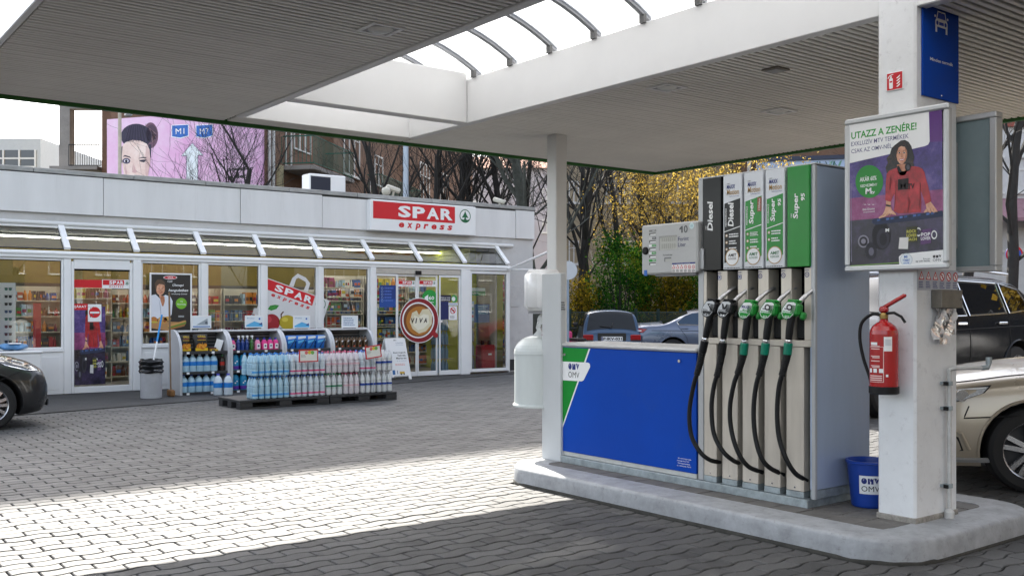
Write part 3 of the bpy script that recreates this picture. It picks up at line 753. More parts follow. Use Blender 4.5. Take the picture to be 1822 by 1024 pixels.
PAN = [(5.019, 4.842), (4.819, 4.648), (4.626, 4.457), (4.437, 4.274), (4.252, 4.074)]
BAY = [(4.997, 4.888), (4.797, 4.700), (4.611, 4.516), (4.427, 4.319), (4.232, 4.126)]
PLT = [(5.021, 4.899), (4.845, 4.703), (4.657, 4.516), (4.461, 4.326), (4.274, 4.131)]
mb = MB()
for a, b in ((5.0255, 4.997), (4.888, 4.797), (4.700, 4.611), (4.516, 4.427), (4.319, 4.232), (4.126, 4.0705)): mb.box(XF, XF + .12, b, a, 1.285, 1.779, ALU, .003)
mb.box(XF - .002, XF + .1, 4.0705, 5.0255, 1.24, 1.284, ALU, .003)
mb.build('nozzle_bay_frame', fd)
for a, b in BAY: mb = MB(); mb.box(XF + .04, XF + .118, b + .012, a - .012, 1.29, 1.45, BLACK, .01); mb.build('holster', fd)
for a, b in PLT:
    mb = MB(); mb.box(XF, XF + .1, b, a, .252, 1.2385, ALU, .003); p = mb.build('front_plate', fd)
    mb = MB(); mb.box(XF - .002, XF + .1, b, a, .209, .25, GALV, .002); mb.build('foot_plate', p)
    mb = MB(wallX(XF)); mb.disc(-(a + b) / 2, .275, .007, .002, CHROME, 10); mb.build('screw', p)
# five grade panels
def fan(kind, c):
    pass
GP = wallX(XF - .021); names = ['Diesel', 'Diesel', 'Super', 'Super', 'Super']
PBLK, PGRN = mat('charcoal_gloss_panel', (.012, .0125, .014, 1), .22, var=.05, spec=.3), mat('green_gloss_panel', (.012, .25, .03, 1), .22, var=.04, spec=.4)
PWHT = mat('white_gloss_panel', (.62, .64, .68, 1), .15, var=.02, coat=.4)
for i, (y0, y1) in enumerate(PAN):
    solid = i in (0, 4); bg = PBLK if i < 2 else PGRN
    mb = MB(); mb.box(XF - .02, XF + .05, y1, y0, 1.787, 2.4735, bg if solid else PWHT, .003); p = mb.build('grade_panel', fd)
    mb = MB(GP); a0, a1 = -y0, -y1; w = a1 - a0
    if not solid:
        mb.flat([(a0 + .012, 1.835), (a1 - .012, 1.875), (a1 - .012, 2.3), (a0 + .012, 2.27)], 0, bg)
        mb.flat([(a0 + .012, 2.06), (a1 - .012, 2.093), (a1 - .012, 2.099), (a0 + .012, 2.066)], .0006, W_)
        mb.text('OMV', a0 + w * .2, 2.41, a0 + w * .38, 2.416, .0005, K_)
        mb.text('MAXX', a0 + w * .2, 2.375, a0 + w * .66, 2.405, .0005, NAVY, .02, .15)
        mb.text('Motion', a0 + w * .2, 2.33, a0 + w * .86, 2.37, .0005, GLDN, .01, .12)
        mb.text('Performance Fuels', a0 + w * .35, 2.315, a0 + w * .86, 2.323, .0005, NAVY, .0, .1)
        mb.text('PERFORMANCE', a0 + w * .12, 2.1, a0 + w * .2, 2.235, .0008, W_, .005, .15, rot=90)
        for k in range(3 if i < 3 else 2):
            z = 2.035 - .05 * k; mb.disc(a0 + w * .2, z, .011, .001, GLDN, 12); mb.disc(a0 + w * .2, z, .007, .0014, W_, 8)
            bars(mb, a0 + w * .33, z - .014, a0 + w * .84, z + .012, 3 if k == 0 and i == 2 else 2, .001, W_, .35)
        c = (a0 + w * .5, 1.875)
        mb.disc(*c, .062, .0011, GLDN, 32); mb.disc(*c, .056, .0016, W_, 32)
        mb.text('AMIT', c[0] - .038, c[1] + .004, c[0] + .04, c[1] + .027, .002, K_ if i < 2 else DGRN, .025, .1)
        mb.text('KERESEK', c[0] - .036, c[1] - .018, c[0] + .04, c[1] - .003, .002, K_ if i < 2 else DGRN, .0, .1)
        if i == 2:
            mb.rect(a1 - .048, 2.19, a1 - .012, 2.29, .001, ink('9a5b48')); mb.text('100plus', a1 - .04, 2.2, a1 - .02, 2.28, .0015, W_, .0, rot=90)
        bars(mb, a0 + .01, 1.795, a1 - .012, 1.8, 1, .0005, K_, 0)
    zt = [(2.08, 2.3), (2.1, 2.275), (2.105, 2.275), (2.11, 2.27), (2.115, 2.29)][i]
    mb.text(names[i], a0 + w * (.27 if not solid else .28), zt[0], a0 + w * .58, zt[1], .0009, W_, .025, .12, rot=90)
    if i > 2: mb.text('95', a0 + w * (.66 if i == 3 else .64), zt[1] - .055, a0 + w * (.83 if i == 3 else .82), zt[1] - .005, .0009, W_, .02, .1, rot=90)
    if solid: mb.text('OMV', a0 + w * .17, zt[0] + .01, a0 + w * .24, zt[0] + .04, .0009, W_, .0, rot=90)
    mb.build('panel_print', p)
# grade marks beside the bays
mb = MB(wallX(XF - .0015))
for i, a in enumerate((4.868, 4.68, 4.496, 4.297, 4.103)):
    if i < 2: mb.flat(rrect(-a - .016, 1.715, -a + .016, 1.748, .004), 0, NAVY); mb.flat(rrect(-a - .012, 1.719, -a + .012, 1.744, .003), .0004, LGRY); mb.rect(-a - .007, 1.727, -a + .007, 1.738, .0008, NAVY)
    else: mb.ring(-a, 1.732, .013, .018, .0004, NAVY, 20); mb.text('95', -a - .008, 1.726, -a + .008, 1.738, .0004, NAVY)
    bars(mb, -a - .018, 1.758, -a + .018, 1.768, 2, .0002, NAVY, .1)
mb.build('grade_mark', fd)
# display head
XD = 5.62
mb = MB(); mb.box(XD, XD + .15, 5.035, 5.625, 1.772, 2.162, mat('display_case', (.46, .46, .455, 1), .4, .2, var=.04), .012); dh = mb.build('display_head', fd)
mb = MB(); mb.box(XD + .03, XD + .12, 5.0, 5.04, 1.8, 1.95, SILVER); mb.box(XD + .03, XD + .13, 5.08, 5.5, 1.755, 1.771, GREY, .004); mb.build('bracket', dh)
P = pmap('X', XD, 1130, 280, 3.412); mb = MB(wallX(XD - .0012))
mb.M = wallX(XD - .0006)
x0, z0 = P(270, 458); x1, z1 = P(290, 412); c10 = ink('5a5a5c')
mb.flat([(x0 + .018, z0), (x1, z0), (x1, z1 - .004), (x1 - .012, z1 - .004), (x0, z1 - .02), (x0, z1 - .034), (x0 + .018, z1 - .026)], .0006, c10)
mb.text('0', *P(296, 458), P(320, 458)[0], P(296, 412)[1], .0006, c10, .01)
mb.text('Forint', *P(262, 508), P(326, 508)[0], P(262, 483)[1], .0006, ink('3a3c66')); mb.text('Liter', *P(262, 542), P(308, 542)[0], P(262, 517)[1], .0006, ink('3a3c66'))
mb.text('Forint/Liter', *P(170, 598), P(228, 598)[0], P(170, 588)[1], .0006, K_)
a, b = P(145, 565); c, d_ = P(255, 470)
mb.rect(a, b, c, d_, .0004, ink('9c9c98')); mb.rect(a + .012, b, c, d_ - .014, .0008, ink('b9b9b2'))
for k in range(2):
    for j in range(7): mb.rect(a + .03 + j * .022, b + .012 + k * .055, a + .045 + j * .022, b + .05 + k * .055, .0012, ink('a8a8a0'))
a, b = P(178, 633); c, d_ = P(220, 605); mb.rect(a, b, c, d_, .0004, ink('77777a')); mb.rect(a + .01, b, c, d_ - .01, .0008, ink('b5b5b0'))
for k in range(5):
    y = 437 + k * 45; a, b = P(85, y + 16); c, d_ = P(128, y)
    mb.rect(a, b, c, d_, .0004, [ink('7d7d7b'), ink('c7c7c5'), GRN, GRN, GRN][k]); 
    if k == 1: mb.rect(a + (c - a) * .45, b, c, d_, .0008, K_)
    if k in (2, 3): mb.rect(a, b, a + (c - a) * .4, d_, .0008, W_)
    mb.text(['DIESEL', 'DIESEL', '100', '95', '95'][k], a + (c - a) * .5, b + .004, c - .004, d_ - .004, .0012, W_)
    a, b = P(86, y + 36); c, d_ = P(126, y + 20); mb.rect(a, b, c, d_, .0004, ink('55554f')); mb.rect(a + .012, b, c, d_ - .008, .0008, W_)
a, b = P(224, 650); c, d_ = P(366, 634); mb.rect(a, b, c, d_, .0004, NAVY); mb.text('Biztonsági tudnivalók', a + .05, b + .004, c - .05, d_ - .004, .001, W_)
for k in range(6):
    x, y = P(235 + k * 24, 664)
    mb.rect(x - .02, y - .042, x + .02, y + .028, .0003, ink('e9e4e2'))
    if k < 3: mb.flat([(x - .016, y - .012), (x + .016, y - .012), (x, y + .018)], .0006, RED); mb.flat([(x - .009, y - .008), (x + .009, y - .008), (x, y + .009)], .001, W_)
    else: mb.ring(x, y, .01, .014, .0006, RED, 16); mb.flat([(x - .01, y + .008), (x - .008, y + .01), (x + .01, y - .008), (x + .008, y - .01)], .0006, RED)
    bars(mb, x - .016, y - .038, x + .016, y - .02, 3, .0006, K_, .2)
a, b = P(55, 718); mb.rect(a, b, a + .035, b + .045, .0005, ink('2a6ac0'))
x, y = P(344, 415); mb.disc(x, y, .024, .0005, ink('cfe3e4'), 18); mb.text('OK', x - .013, y - .008, x + .013, y + .008, .0009, ink('6fa3b5'))
mb.build('display_print', dh)
mb = MB(); y, z = px_(1149, 446, XD); mb.lathe([(.0, -.016), (.02, -.016), (.03, -.01), (.032, 0)], 16, BLACK, (XD - .001, -y, z), 'x'); mb.build('lock_knob', dh, smooth=40)
# blue side cabinet
BLUEP = mat('blue_gloss_panel', (.0006, .06, .42, 1), .42, var=.08, scale=1.5, spec=.16, dirt=.25, dirtcol=(.03, .08, .3, 1)); GRNP = mat('green_side_panel', (.006, .26, .03, 1), .4, var=.03, spec=.22)
mb = MB(); mb.box(XF + .02, 6.3, 5.1, 6.67, .209, 1.155, SILVER, .005); sc_ = mb.build('side_cabinet', fd)
mb = MB(); mb.box(XF - .004, XF + .019, 5.095, 6.785, .247, 1.163, BLUEP, .004); mb.M = wallX(XF - .0046)
mb.flat([(-6.783, .3), (-6.755, .25), (-6.29, 1.16), (-6.783, 1.16)], .0002, W_)
mb.flat([(-6.783, .252), (-6.768, .252), (-6.31, 1.16), (-6.783, 1.16)], .0008, GRNP)
fp = mb.build('front_panel', sc_)
mb = MB(wallX(XF - .0065))
mb.flat([(-6.665, .878), (-6.655, .87), (-6.4, .875), (-6.375, .885), (-6.29, 1.005), (-6.295, 1.03), (-6.315, 1.04), (-6.655, 1.036), (-6.668, 1.026)], 0, W_)
omv_mark(mb, -6.575, .9, -6.43, 1.025, .0006, NAVY, K_)
for k, s_ in enumerate(['és a dohányzás TILOS', 'Nyílt láng használata', 'üzemanyagot tölteni TILOS', 'Járó motorral gépkocsiba']):
    mb.text(s_, -5.29 + .01 * (k % 2), .285 + .019 * k, -5.145 - .01 * (k % 3), .297 + .019 * k, 0, W_, .005)
mb.rect(-6.782, 1.115, -6.765, 1.145, .0003, ink('2a6ac0'))
mb.build('panel_print', sc_)
mb = MB()
for yy in (6.62, 5.26): mb.lathe([(.0, -.014), (.012, -.014), (.014, -.008), (.014, 0)], 12, CHROME, (XF - .004, yy, 1.098), 'x')
mb.build('lock', sc_)
mb = MB(); mb.box(XF - .014, 6.32, 5.085, 6.79, 1.166, 1.2, mat('silver_cap', (.56, .56, .55, 1), .35, .2, var=.06), .014); mb.build('top_cap', sc_)
mb = MB(); mb.box(XF + .006, XF + .0195, 5.1, 6.67, .209, .245, mat('worn_white_strip', (.6, .6, .57, 1), .5, var=.1, scale=9, dirt=.8, dirtcol=(.3, .32, .33, 1)), .002); mb.build('kick_strip', sc_)
# nozzles and hoses
NP = [(1262, 549), (1290, 550), (1328, 552), (1366, 552), (1405, 552)]
NGRN = mat('green_nozzle', (.01, .24, .03, 1), .35, var=.08); TEAL = mat('teal_sleeve', (.0, .2, .12, 1), .3, var=.05)
HZ = lambda pts: [(1200 + x / 2.38, 480 + y / 2.38) for x, y in pts]
HOSE = [HZ(q) for q in ([(118, 350), (104, 420), (85, 490), (68, 600), (75, 700), (110, 770), (150, 803), (192, 813)],
    [(200, 360), (188, 430), (172, 490), (162, 580), (170, 690), (205, 765), (245, 803), (276, 818)],
    [(292, 360), (277, 420), (257, 480), (240, 580), (245, 680), (270, 770), (312, 830), (372, 856)],
    [(381, 360), (367, 425), (350, 490), (340, 590), (345, 700), (367, 790), (402, 835), (462, 866)],
    [(478, 360), (464, 425), (448, 490), (440, 590), (445, 700), (470, 790), (510, 858), (560, 890)])]
def smoothpath(P, n=5):
    P = [Vector(p) for p in P]; Q = [P[0] * 2 - P[1]] + P + [P[-1] * 2 - P[-2]]; out = []
    for i in range(1, len(Q) - 2):
        for k in range(n):
            t = k / n; a, b, c, d = Q[i - 1:i + 3]
            out.append(.5 * ((2 * b) + (c - a) * t + (2 * a - 5 * b + 4 * c - d) * t * t + (3 * b - a - 3 * c + d) * t ** 3))
    return out + [P[-1]]
for i, (nx, ny) in enumerate(NP):
    XN = 5.545; na, nz = px_(nx, ny, XN); y = -na; g = BLACK if i < 2 else NGRN
    T = Matrix.Translation((XN, y, nz)) @ Matrix.Rotation(R(12), 4, 'Z') @ Matrix.Rotation(R(8), 4, 'X')
    FM = T @ frame((0, 0, 0), (0, -1, 0), (0, 0, 1))
    out = [(-.02, .062), (.03, .07), (.052, .06), (.056, .03), (.045, -.02), (.02, -.055), (-.01, -.066), (-.04, -.055), (-.055, -.028), (-.05, .01)]
    mb = MB(FM); mb.prism(out, -.05, .012, g); n = mb.build('nozzle', fd)
    mb = MB(FM); s = .86
    mb.prism([(a * s, b * s) for a, b in out], .012, .02, W_ if i > 1 else LGRY)
    mb.flat([(a * .8, b * .8) for a, b in out[4:9]], .0206, GRN if i > 1 else K_)
    mb.text(['D', 'M', '100', '95', '95'][i], -.02, -.05, .012, -.036, .021, W_)
    c_ = K_ if i != 2 else NAVY
    if i == 0: mb.flat([(-.01, .035), (.012, .042), (.006, .028), (.03, .0), (.022, -.004), (0, .025)], .0208, c_)
    elif i == 1: mb.flat([(-.02, .04), (-.01, .0), (.012, .0), (.028, .04), (.018, .04), (.004, .015), (-.008, .04)], .0208, c_)
    elif i == 2: mb.text('MAXX', -.03, .015, .03, .035, .0208, c_, .02, .2); mb.text('Motion', -.02, -.005, .03, .01, .0208, GRN, .01, .2)
    else: mb.ring(.004, .022, .012, .021, .0208, c_, 18); mb.rect(-.03, .006, .024, .012, .0208, c_)
    bars(mb, -.04, -.03, .02, -.006, 3, .0206, K_ if i < 2 else GRN, .4)
    mb.build('nozzle_badge', n)
    mb = MB(T)
    mb.box(-.02, .05, -.075, .0, -.03, .055, g, .015); mb.box(.0, .05, -.11, -.07, -.05, .0, g, .012); mb.build('nozzle_guard', n)
    mb = MB(T); mb.tube([(.0, .02, .066), (.01, -.045, .072), (.03, -.06, .066)], .009, 6, g); mb.build('nozzle_hook', n)
    mb = MB(T); mb.tube(smoothpath([(.02, -.035, .03), (.05, -.045, .07), (.09, -.07, .12), (.15, -.095, .165), (.19, -.1, .17)]), [.017] * 10 + [.0135] * 11, 10, mat('spout_metal', (.5, .5, .51, 1), .3, .8, var=.1)); mb.build('spout', n, smooth=40)
    # swivel, sleeve, ribbed end, hose
    pp = [px_(p[0], p[1], 5.545) for p in HOSE[i][:-2]]; pts = [(5.545 - .012 * math.sin(k * .6), -a, b) for k, (a, b) in enumerate(pp)]
    for k, (p, X_) in enumerate(zip(HOSE[i][-2:], (5.6, 5.73))): a, b = px_(p[0], p[1], X_); pts.append((X_, -a, b))
    top = Vector((XN, y - .008, nz - .06)); e = Vector(pts[0]); dirv = (e - top)
    mb = MB(); mb.tube([top + Vector((.01, 0, .03)), top + dirv * .35, top + dirv * .56], [.027, .026, .023], 12, BLACK); mb.build('grip', n, smooth=50)
    mb = MB(); mb.tube([top + dirv * .56, top + dirv * .6, top + dirv * .61, top + dirv * .66], [.02, .026, .026, .024], 12, CHROME); mb.build('swivel', n, smooth=30)
    mb = MB(); mb.tube([top + dirv * .66, top + dirv * .68, top + dirv * .98], [.024, .03, .029], 12, BLACK if i < 2 else TEAL); mb.build('sleeve', n, smooth=40)
    sp = smoothpath(pts, 6)
    rb = [Vector(top + dirv * .98)] + sp[:9]; fine = smoothpath(rb, 4); rr = [.026 - .004 * k / len(fine) + (.003 if k % 3 == 0 else 0) for k in range(len(fine))]
    mb = MB(); mb.tube(fine, rr, 12, RUBBER); mb.build('bend_guard', n, smooth=30)
    mb = MB(); mb.tube(sp, .0165, 12, RUBBER); mb.build('hose', fd, smooth=60)
# ------------------------------------------------------------------ service post, towel dispenser, waste bin
POSTM = mat('grey_white_post', (.56, .58, .59, 1), .4, var=.04, scale=2)
t = thing('service_post', 'flat pale grey post at the far end of the island beside the white bin', 'post', (5.75, 6.8, .15))
mb = MB(); mb.box(5.65, 5.712, 6.652, 6.915, .148, 1.815, POSTM, .006); mb.build('post_body', t)
mb = MB(frame((0, 6.6515, 0), (1, 0, 0), (0, 0, 1))); bars(mb, 5.655, 1.49, 5.705, 1.56, 4, .0006, K_, .3); mb.build('notice_print', t)
bx, by = 5.785, 7.1
BINW = mat('white_bin_enamel', (.6, .64, .63, 1), .35, var=.1, scale=3, dirt=.25, dirtcol=(.35, .33, .27, 1), stretch=(1, 1, .25))
t = thing('waste_bin', 'round white waste bin with domed lid fixed to the grey post', 'bin', (bx, by, .6))
r = .242
mb = MB(); mb.lathe([(r - .01, .622), (r, .63), (r, 1.08)], 32, BINW, (bx, by, 0)); mb.build('bin_body', t, smooth=40)
mb = MB(); mb.lathe([(r + .004, 1.08)] + [(.06 + (r - .055) * math.cos(R(a)), 1.085 + .165 * math.sin(R(a))) for a in range(0, 91, 10)] + [(0, 1.25)], 32, BINW, (bx, by, 0)); mb.build('bin_lid', t, smooth=50)
mb = MB(); mb.lathe([(r - .02, .598), (r + .012, .602), (r + .016, .615), (r + .01, .628), (r, .63)], 32, BINW, (bx, by, 0)); mb.build('bin_rim', t, smooth=40)
mb = MB()
for z in (.76, .97): mb.box(bx - .11, bx - .07, by - .27, by - .2, z - .01, z + .012, GALV, .002)
mb.build('bracket', t)
tx, ty = 5.78, 7.0
t = thing('towel_dispenser', 'white paper towel dispenser above the domed bin with a towel hanging out', 'dispenser', (tx, ty, 1.46))
mb = MB(); mb.box(tx - .15, tx + .12, ty - .12, ty + .2, 1.47, 1.86, WHITE2, .055); mb.build('dispenser_body', t, smooth=50)
mb = MB(); mb.box(tx - .158, tx - .1, ty - .06, ty + .13, 1.5, 1.84, mat('white_gloss_plastic', (.8, .8, .8, 1), .12, var=0), .025); mb.build('dispenser_door', t, smooth=50)
mb = MB(); mb.box(tx - .11, tx + .08, ty - .11, ty + .14, 1.455, 1.469, GREY); mb.build('dispenser_slot', t)
PAPER = mat('tissue_paper', (.78, .78, .77, 1), .9, var=.03, bump=.4, bscale=25)
mb = MB(); v = []
for k in range(9):
    s_ = k / 8; cx2, cy2, z = tx - .03, ty + .02 + .09 * s_, 1.46 - .215 * s_
    for j in range(5): v.append((cx2 + .02 * math.sin(j * 2.2 + k), cy2 + (j - 2) * (.018 + .006 * s_) + .008 * math.sin(k * 1.7), z))
mb.add(v, [(k * 5 + j, k * 5 + j + 1, k * 5 + 6 + j, k * 5 + 5 + j) for k in range(8) for j in range(4)], PAPER); mb.build('paper_towel', t, smooth=60)
# ------------------------------------------------------------------ things on the pillar
WF = wallY(PY0 - .001); WX = wallX(PX0 - .001)
t = thing('lane_sign', 'blue sign with white car symbol high on the pillar', 'sign', (6.07, PY0, 2.84))
mb = MB(); mb.box(5.848, PX1 - .003, PY0 - .012, PY0 - .001, 2.846, 3.432, BLUEP, .002); mb.build('sign_plate', t)
mb = MB(wallY(PY0 - .0125)); P = pmap('Y', PY0 - .0125, 1540, 0, 4.266)
mb.text('Minden termék', P(490, 457)[0], P(490, 457)[1], P(664, 500)[0], P(490, 432)[1], .0004, W_, .012)
cx0, cz0 = P(576, 190); wv, hv = .075, .062
mb.flat([(cx0 - wv, cz0 - .02), (cx0 + wv, cz0 - .02), (cx0 + wv, cz0 + .015), (cx0 + wv * .86, cz0 + .03), (cx0 - wv * .86, cz0 + .03), (cx0 - wv, cz0 + .015)], .0004, W_)
mb.flat([(cx0 - wv * .84, cz0 + .0305), (cx0 + wv * .84, cz0 + .0305), (cx0 + wv * .62, cz0 + .083), (cx0 - wv * .62, cz0 + .083)], .0004, W_)
mb.flat([(cx0 - wv * .68, cz0 + .035), (cx0 + wv * .68, cz0 + .035), (cx0 + wv * .52, cz0 + .074), (cx0 - wv * .52, cz0 + .074)], .0008, BLU)
for s_ in (-1, 1):
    mb.rect(cx0 + s_ * wv * .98 - (.022 if s_ > 0 else 0), cz0 - .055, cx0 + s_ * wv * .98 + (.022 if s_ < 0 else 0), cz0 - .02, .0004, W_); mb.disc(cx0 + s_ * wv * .66, cz0 + .005, .014, .0008, BLU, 14)
    mb.disc(cx0 + s_ * wv * 1.02, cz0 + .045, .009, .0004, W_, 8)
mb.rect(cx0 - wv * .38, cz0 - .006, cx0 + wv * .38, cz0 + .014, .0008, BLU)
mb.build('sign_print', t)
mb = MB()
for z in (2.87, 3.4): mb.lathe([(0, -.004), (.007, -.003), (.008, 0)], 8, CHROME, (cx0, z, 0)) if 0 else mb.box(cx0 - .006, cx0 + .006, PY0 - .016, PY0 - .012, z - .006, z + .006, CHROME, .002)
mb.build('screw', t)
t = thing('fire_sign', 'small red fire extinguisher sign on the pillar above the poster', 'sign', (PX0, 3.51, 2.9))
mb = MB(); mb.box(PX0 - .008, PX0 - .001, 3.455, 3.572, 2.893, 3.01, W_, .002); mb.build('sign_plate', t)
mb = MB(wallX(PX0 - .0085)); mb.rect(-3.567, 2.898, -3.46, 3.005, .0003, RED)
a = -3.538; mb.flat(rrect(a - .013, 2.906, a + .013, 2.972, .006), .0007, W_); mb.rect(a - .006, 2.97, a + .006, 2.985, .0007, W_); mb.flat([(a - .016, 2.984), (a + .016, 2.994), (a + .016, 2.999), (a - .012, 2.992)], .0007, W_)
mb.flat([(a - .014, 2.99), (a - .024, 2.975), (a - .02, 2.972), (a - .01, 2.985)], .0007, W_); mb.rect(a - .009, 2.945, a + .009, 2.955, .001, RED)
a = -3.488
for k in range(4): mb.flat([(a - .014, 2.914 + k * .018), (a - .005, 2.91 + k * .018), (a + .012, 2.922 + k * .018), (a + .013, 2.932 + k * .018), (a - .004, 2.92 + k * .018)], .0007, W_)
mb.build('sign_print', t)
t = thing('safety_notice', 'grey strip of red safety symbols on the pillar under the poster', 'notice', (6.05, PY0, 1.62))
mb = MB(); mb.box(5.8, PX1 - .004, PY0 - .005, PY0 - .001, 1.618, 1.752, ink('b9bcc4'), .001); mb.build('notice_plate', t)
mb = MB(wallY(PY0 - .0055))
for k in range(6):
    x = 5.845 + k * .082; z = 1.708
    if k < 3: mb.flat([(x - .032, z - .024), (x + .032, z - .024), (x, z + .032)], .0003, RED); mb.flat([(x - .02, z - .018), (x + .02, z - .018), (x, z + .018)], .0007, W_); mb.rect(x - .003, z - .012, x + .003, z + .006, .001, K_)
    else: mb.disc(x, z, .03, .0003, RED, 20); mb.disc(x, z, .022, .0007, W_, 20); mb.flat([(x - .02, z + .014), (x - .014, z + .02), (x + .02, z - .014), (x + .014, z - .02)], .001, RED); mb.flat([(x - .003, z - .012), (x + .004, z - .012), (x + .004, z + .012), (x - .003, z + .012)], .0009, K_)
    bars(mb, x - .032, z - .075, x + .03, z - .035, 4, .0004, NAVY, .3)
mb.build('notice_print', t)
t = thing('glove_dispenser', 'steel glove dispenser on the pillar with white plastic gloves hanging out', 'dispenser', (6.09, PY0, 1.5))
mb = MB(); mb.box(5.963, 6.218, PY0 - .075, PY0 - .002, 1.503, 1.622, mat('worn_steel_box', (.2, .185, .16, 1), .42, .8, var=.2, scale=10), .004); mb.build('steel_box', t)
mb = MB(wallY(PY0 - .076)); mb.ring(6.195, 1.56, .005, .009, .0005, K_, 12); mb.disc(6.195, 1.56, .005, .0006, CHROME, 10); mb.build('lock', t)
mb = MB(); random.seed(3)
GLOVE = glass('glove_film', (.85, .85, .87, 1), .1, .2, body=.75, bodycol=(.9, .9, .92, 1))
for k in range(4):
    x0 = 5.985 + k * .05; v = []
    for i in range(7):
        s_ = i / 6
        for j in range(4): v.append((x0 + (j - 1.5) * (.022 + .02 * s_) + .012 * math.sin(i * 1.3 + k * 2), PY0 - .04 - .018 * math.sin(j * 2.4 + i + k * 1.7) - .01 * k % 3 * .1, 1.505 - (.2 + .03 * (k % 2)) * s_ * (1 if k < 3 else .75)))
    mb.add(v, [(i * 4 + j, i * 4 + j + 1, i * 4 + 5 + j, i * 4 + 4 + j) for i in range(6) for j in range(3)], GLOVE)
mb.build('gloves', t, smooth=50)
# extinguisher
EX, EY, r = 5.675, 3.525, .088
EXR = mat('extinguisher_red', (.42, .006, .008, 1), .22, var=.06, coat=.5)
t = thing('fire_extinguisher', 'red fire extinguisher with black hose hung on the pillar', 'extinguisher', (EX, EY, .97))
mb = MB(); mb.lathe([(r, 1.0), (r, 1.34), (r * .96, 1.365), (r * .8, 1.39), (r * .5, 1.412), (.028, 1.42), (.024, 1.435)], 28, EXR, (EX, EY, 0)); mb.build('cylinder', t, smooth=50)
mb = MB(); mb.lathe([(r * .9, .962), (r + .004, .968), (r + .004, 1.012)], 28, BLACK, (EX, EY, 0)); mb.build('foot_ring', t, smooth=40)
mb = MB(); mb.lathe([(.022, 1.43), (.026, 1.44), (.026, 1.462), (.018, 1.475)], 14, mat('brass', (.3, .2, .07, 1), .35, .9), (EX, EY, 0)); mb.box(EX - .02, EX + .02, EY - .03, EY + .03, 1.475, 1.515, EXR, .012); mb.build('valve', t, smooth=40)
mb = MB(); mb.M = Matrix.Translation((EX, EY, 1.505)) @ Matrix.Rotation(R(28), 4, 'X').inverted() @ Matrix.Identity(4)
mb.box(-.014, .014, -.17, .02, -.01, .014, EXR, .008); mb.build('handle', t, smooth=40)
mb = MB(); mb.tube([(EX, EY - .01, 1.47), (EX, EY - .07, 1.475), (EX, EY - .12, 1.45), (EX, EY - .145, 1.415)], .009, 8, BLACK); mb.build('lever', t, smooth=50)
hp = [(EX, EY + .02, 1.46), (EX - .005, EY + .08, 1.465), (EX - .01, EY + .15, 1.41), (EX - .01, EY + .165, 1.31), (EX, EY + .145, 1.18), (EX, EY + .1, 1.06), (EX, EY + .088, 1.0)]
mb = MB(); mb.tube(smoothpath(hp), .0105, 10, RUBBER); mb.build('discharge_hose', t, smooth=60)
# label wrapped on the cylinder
def wrap(mb, lx0, lz0, lx1, lz1, m, off=.0012, n=6):
    v = []
    for i in range(n + 1):
        s_ = lx0 + (lx1 - lx0) * i / n; g = math.pi + .55 + s_ / r       # angle facing the camera side
        for z in (lz0, lz1): v.append((EX + (r + off) * math.cos(g), EY + (r + off) * math.sin(g), z))
    mb.add(v, [(2 * i, 2 * i + 2, 2 * i + 3, 2 * i + 1) for i in range(n)], m)
mb = MB(); LR = ink('e9c8c4')
wrap(mb, .0, 1.235, .05, 1.325, W_); wrap(mb, .008, 1.27, .044, 1.31, LGRY, .0018)
for z0, n_ in ((1.262, 1), (1.246, 1), (1.2, 2), (1.17, 1), (1.14, 2)):
    for k in range(n_): wrap(mb, -.09 + .012 * k, z0 - .009 * k, -.025, z0 - .009 * k + .006, LR)
for a_ in ((-.105, 1.04, .0, 1.043), (-.105, 1.26, .0, 1.263)): wrap(mb, *a_, LR)
wrap(mb, -.004, 1.04, .0, 1.263, LR)
for k in range(3): wrap(mb, -.105 + k * .038, 1.1, -.08 + k * .038, 1.125, W_); 
for k in range(3): wrap(mb, -.1, 1.05 + k * .013, -.01, 1.057 + k * .013, LR)
wrap(mb, .012, 1.075, .026, 1.09, W_); wrap(mb, -.09, 1.272, -.04, 1.29, W_)
mb.build('label_print', t)
# water pipe
PIPE = mat('painted_pipe', (.58, .58, .57, 1), .45, .1, var=.15, scale=15, dirt=.5, dirtcol=(.25, .22, .2, 1))
ppx, ppy = py_(1689, 700, PY0 - .035)[0], PY0 - .035
t = thing('water_pipe', 'white painted water pipe with tap arm on the pillar', 'pipe', (ppx, ppy, .15))
mb = MB(); mb.tube([(ppx, ppy, .15), (ppx, ppy, 1.1)], .014, 10, PIPE); mb.lathe([(.03, .15), (.032, .19), (.02, .21)], 12, PIPE, (ppx, ppy, 0)); mb.build('riser', t, smooth=50)
az = 1.1
mb = MB(); mb.tube(smoothpath([(ppx, ppy, az - .02), (ppx + .005, ppy - .005, az + .01), (ppx + .06, ppy - .05, az + .018), (ppx + .2, ppy - .12, az + .018)]), .013, 10, PIPE); mb.build('tap_arm', t, smooth=50)
mb = MB(); mb.tube([(ppx + .19, ppy - .115, az + .018), (ppx + .225, ppy - .135, az + .02), (ppx + .235, ppy - .14, az + .05)], .017, 10, GALV); mb.tube([(ppx + .235, ppy - .14, az + .045), (ppx + .235, ppy - .14, az + .085)], .02, 8, GALV); mb.build('tap_elbow', t, smooth=40)
for z in (1.02, .86, .36):
    mb = MB(); mb.box(ppx - .05, ppx + .02, ppy + .01, PY0 - .001, z - .008, z + .01, GALV); mb.lathe([(.02, z - .014), (.022, z - .012), (.022, z + .012), (.02, z + .014)], 12, GALV, (ppx, ppy, 0)); mb.box(ppx - .055, ppx - .045, ppy - .02, ppy + .01, z - .012, z + .012, BLACK); mb.build('pipe_clamp', t)
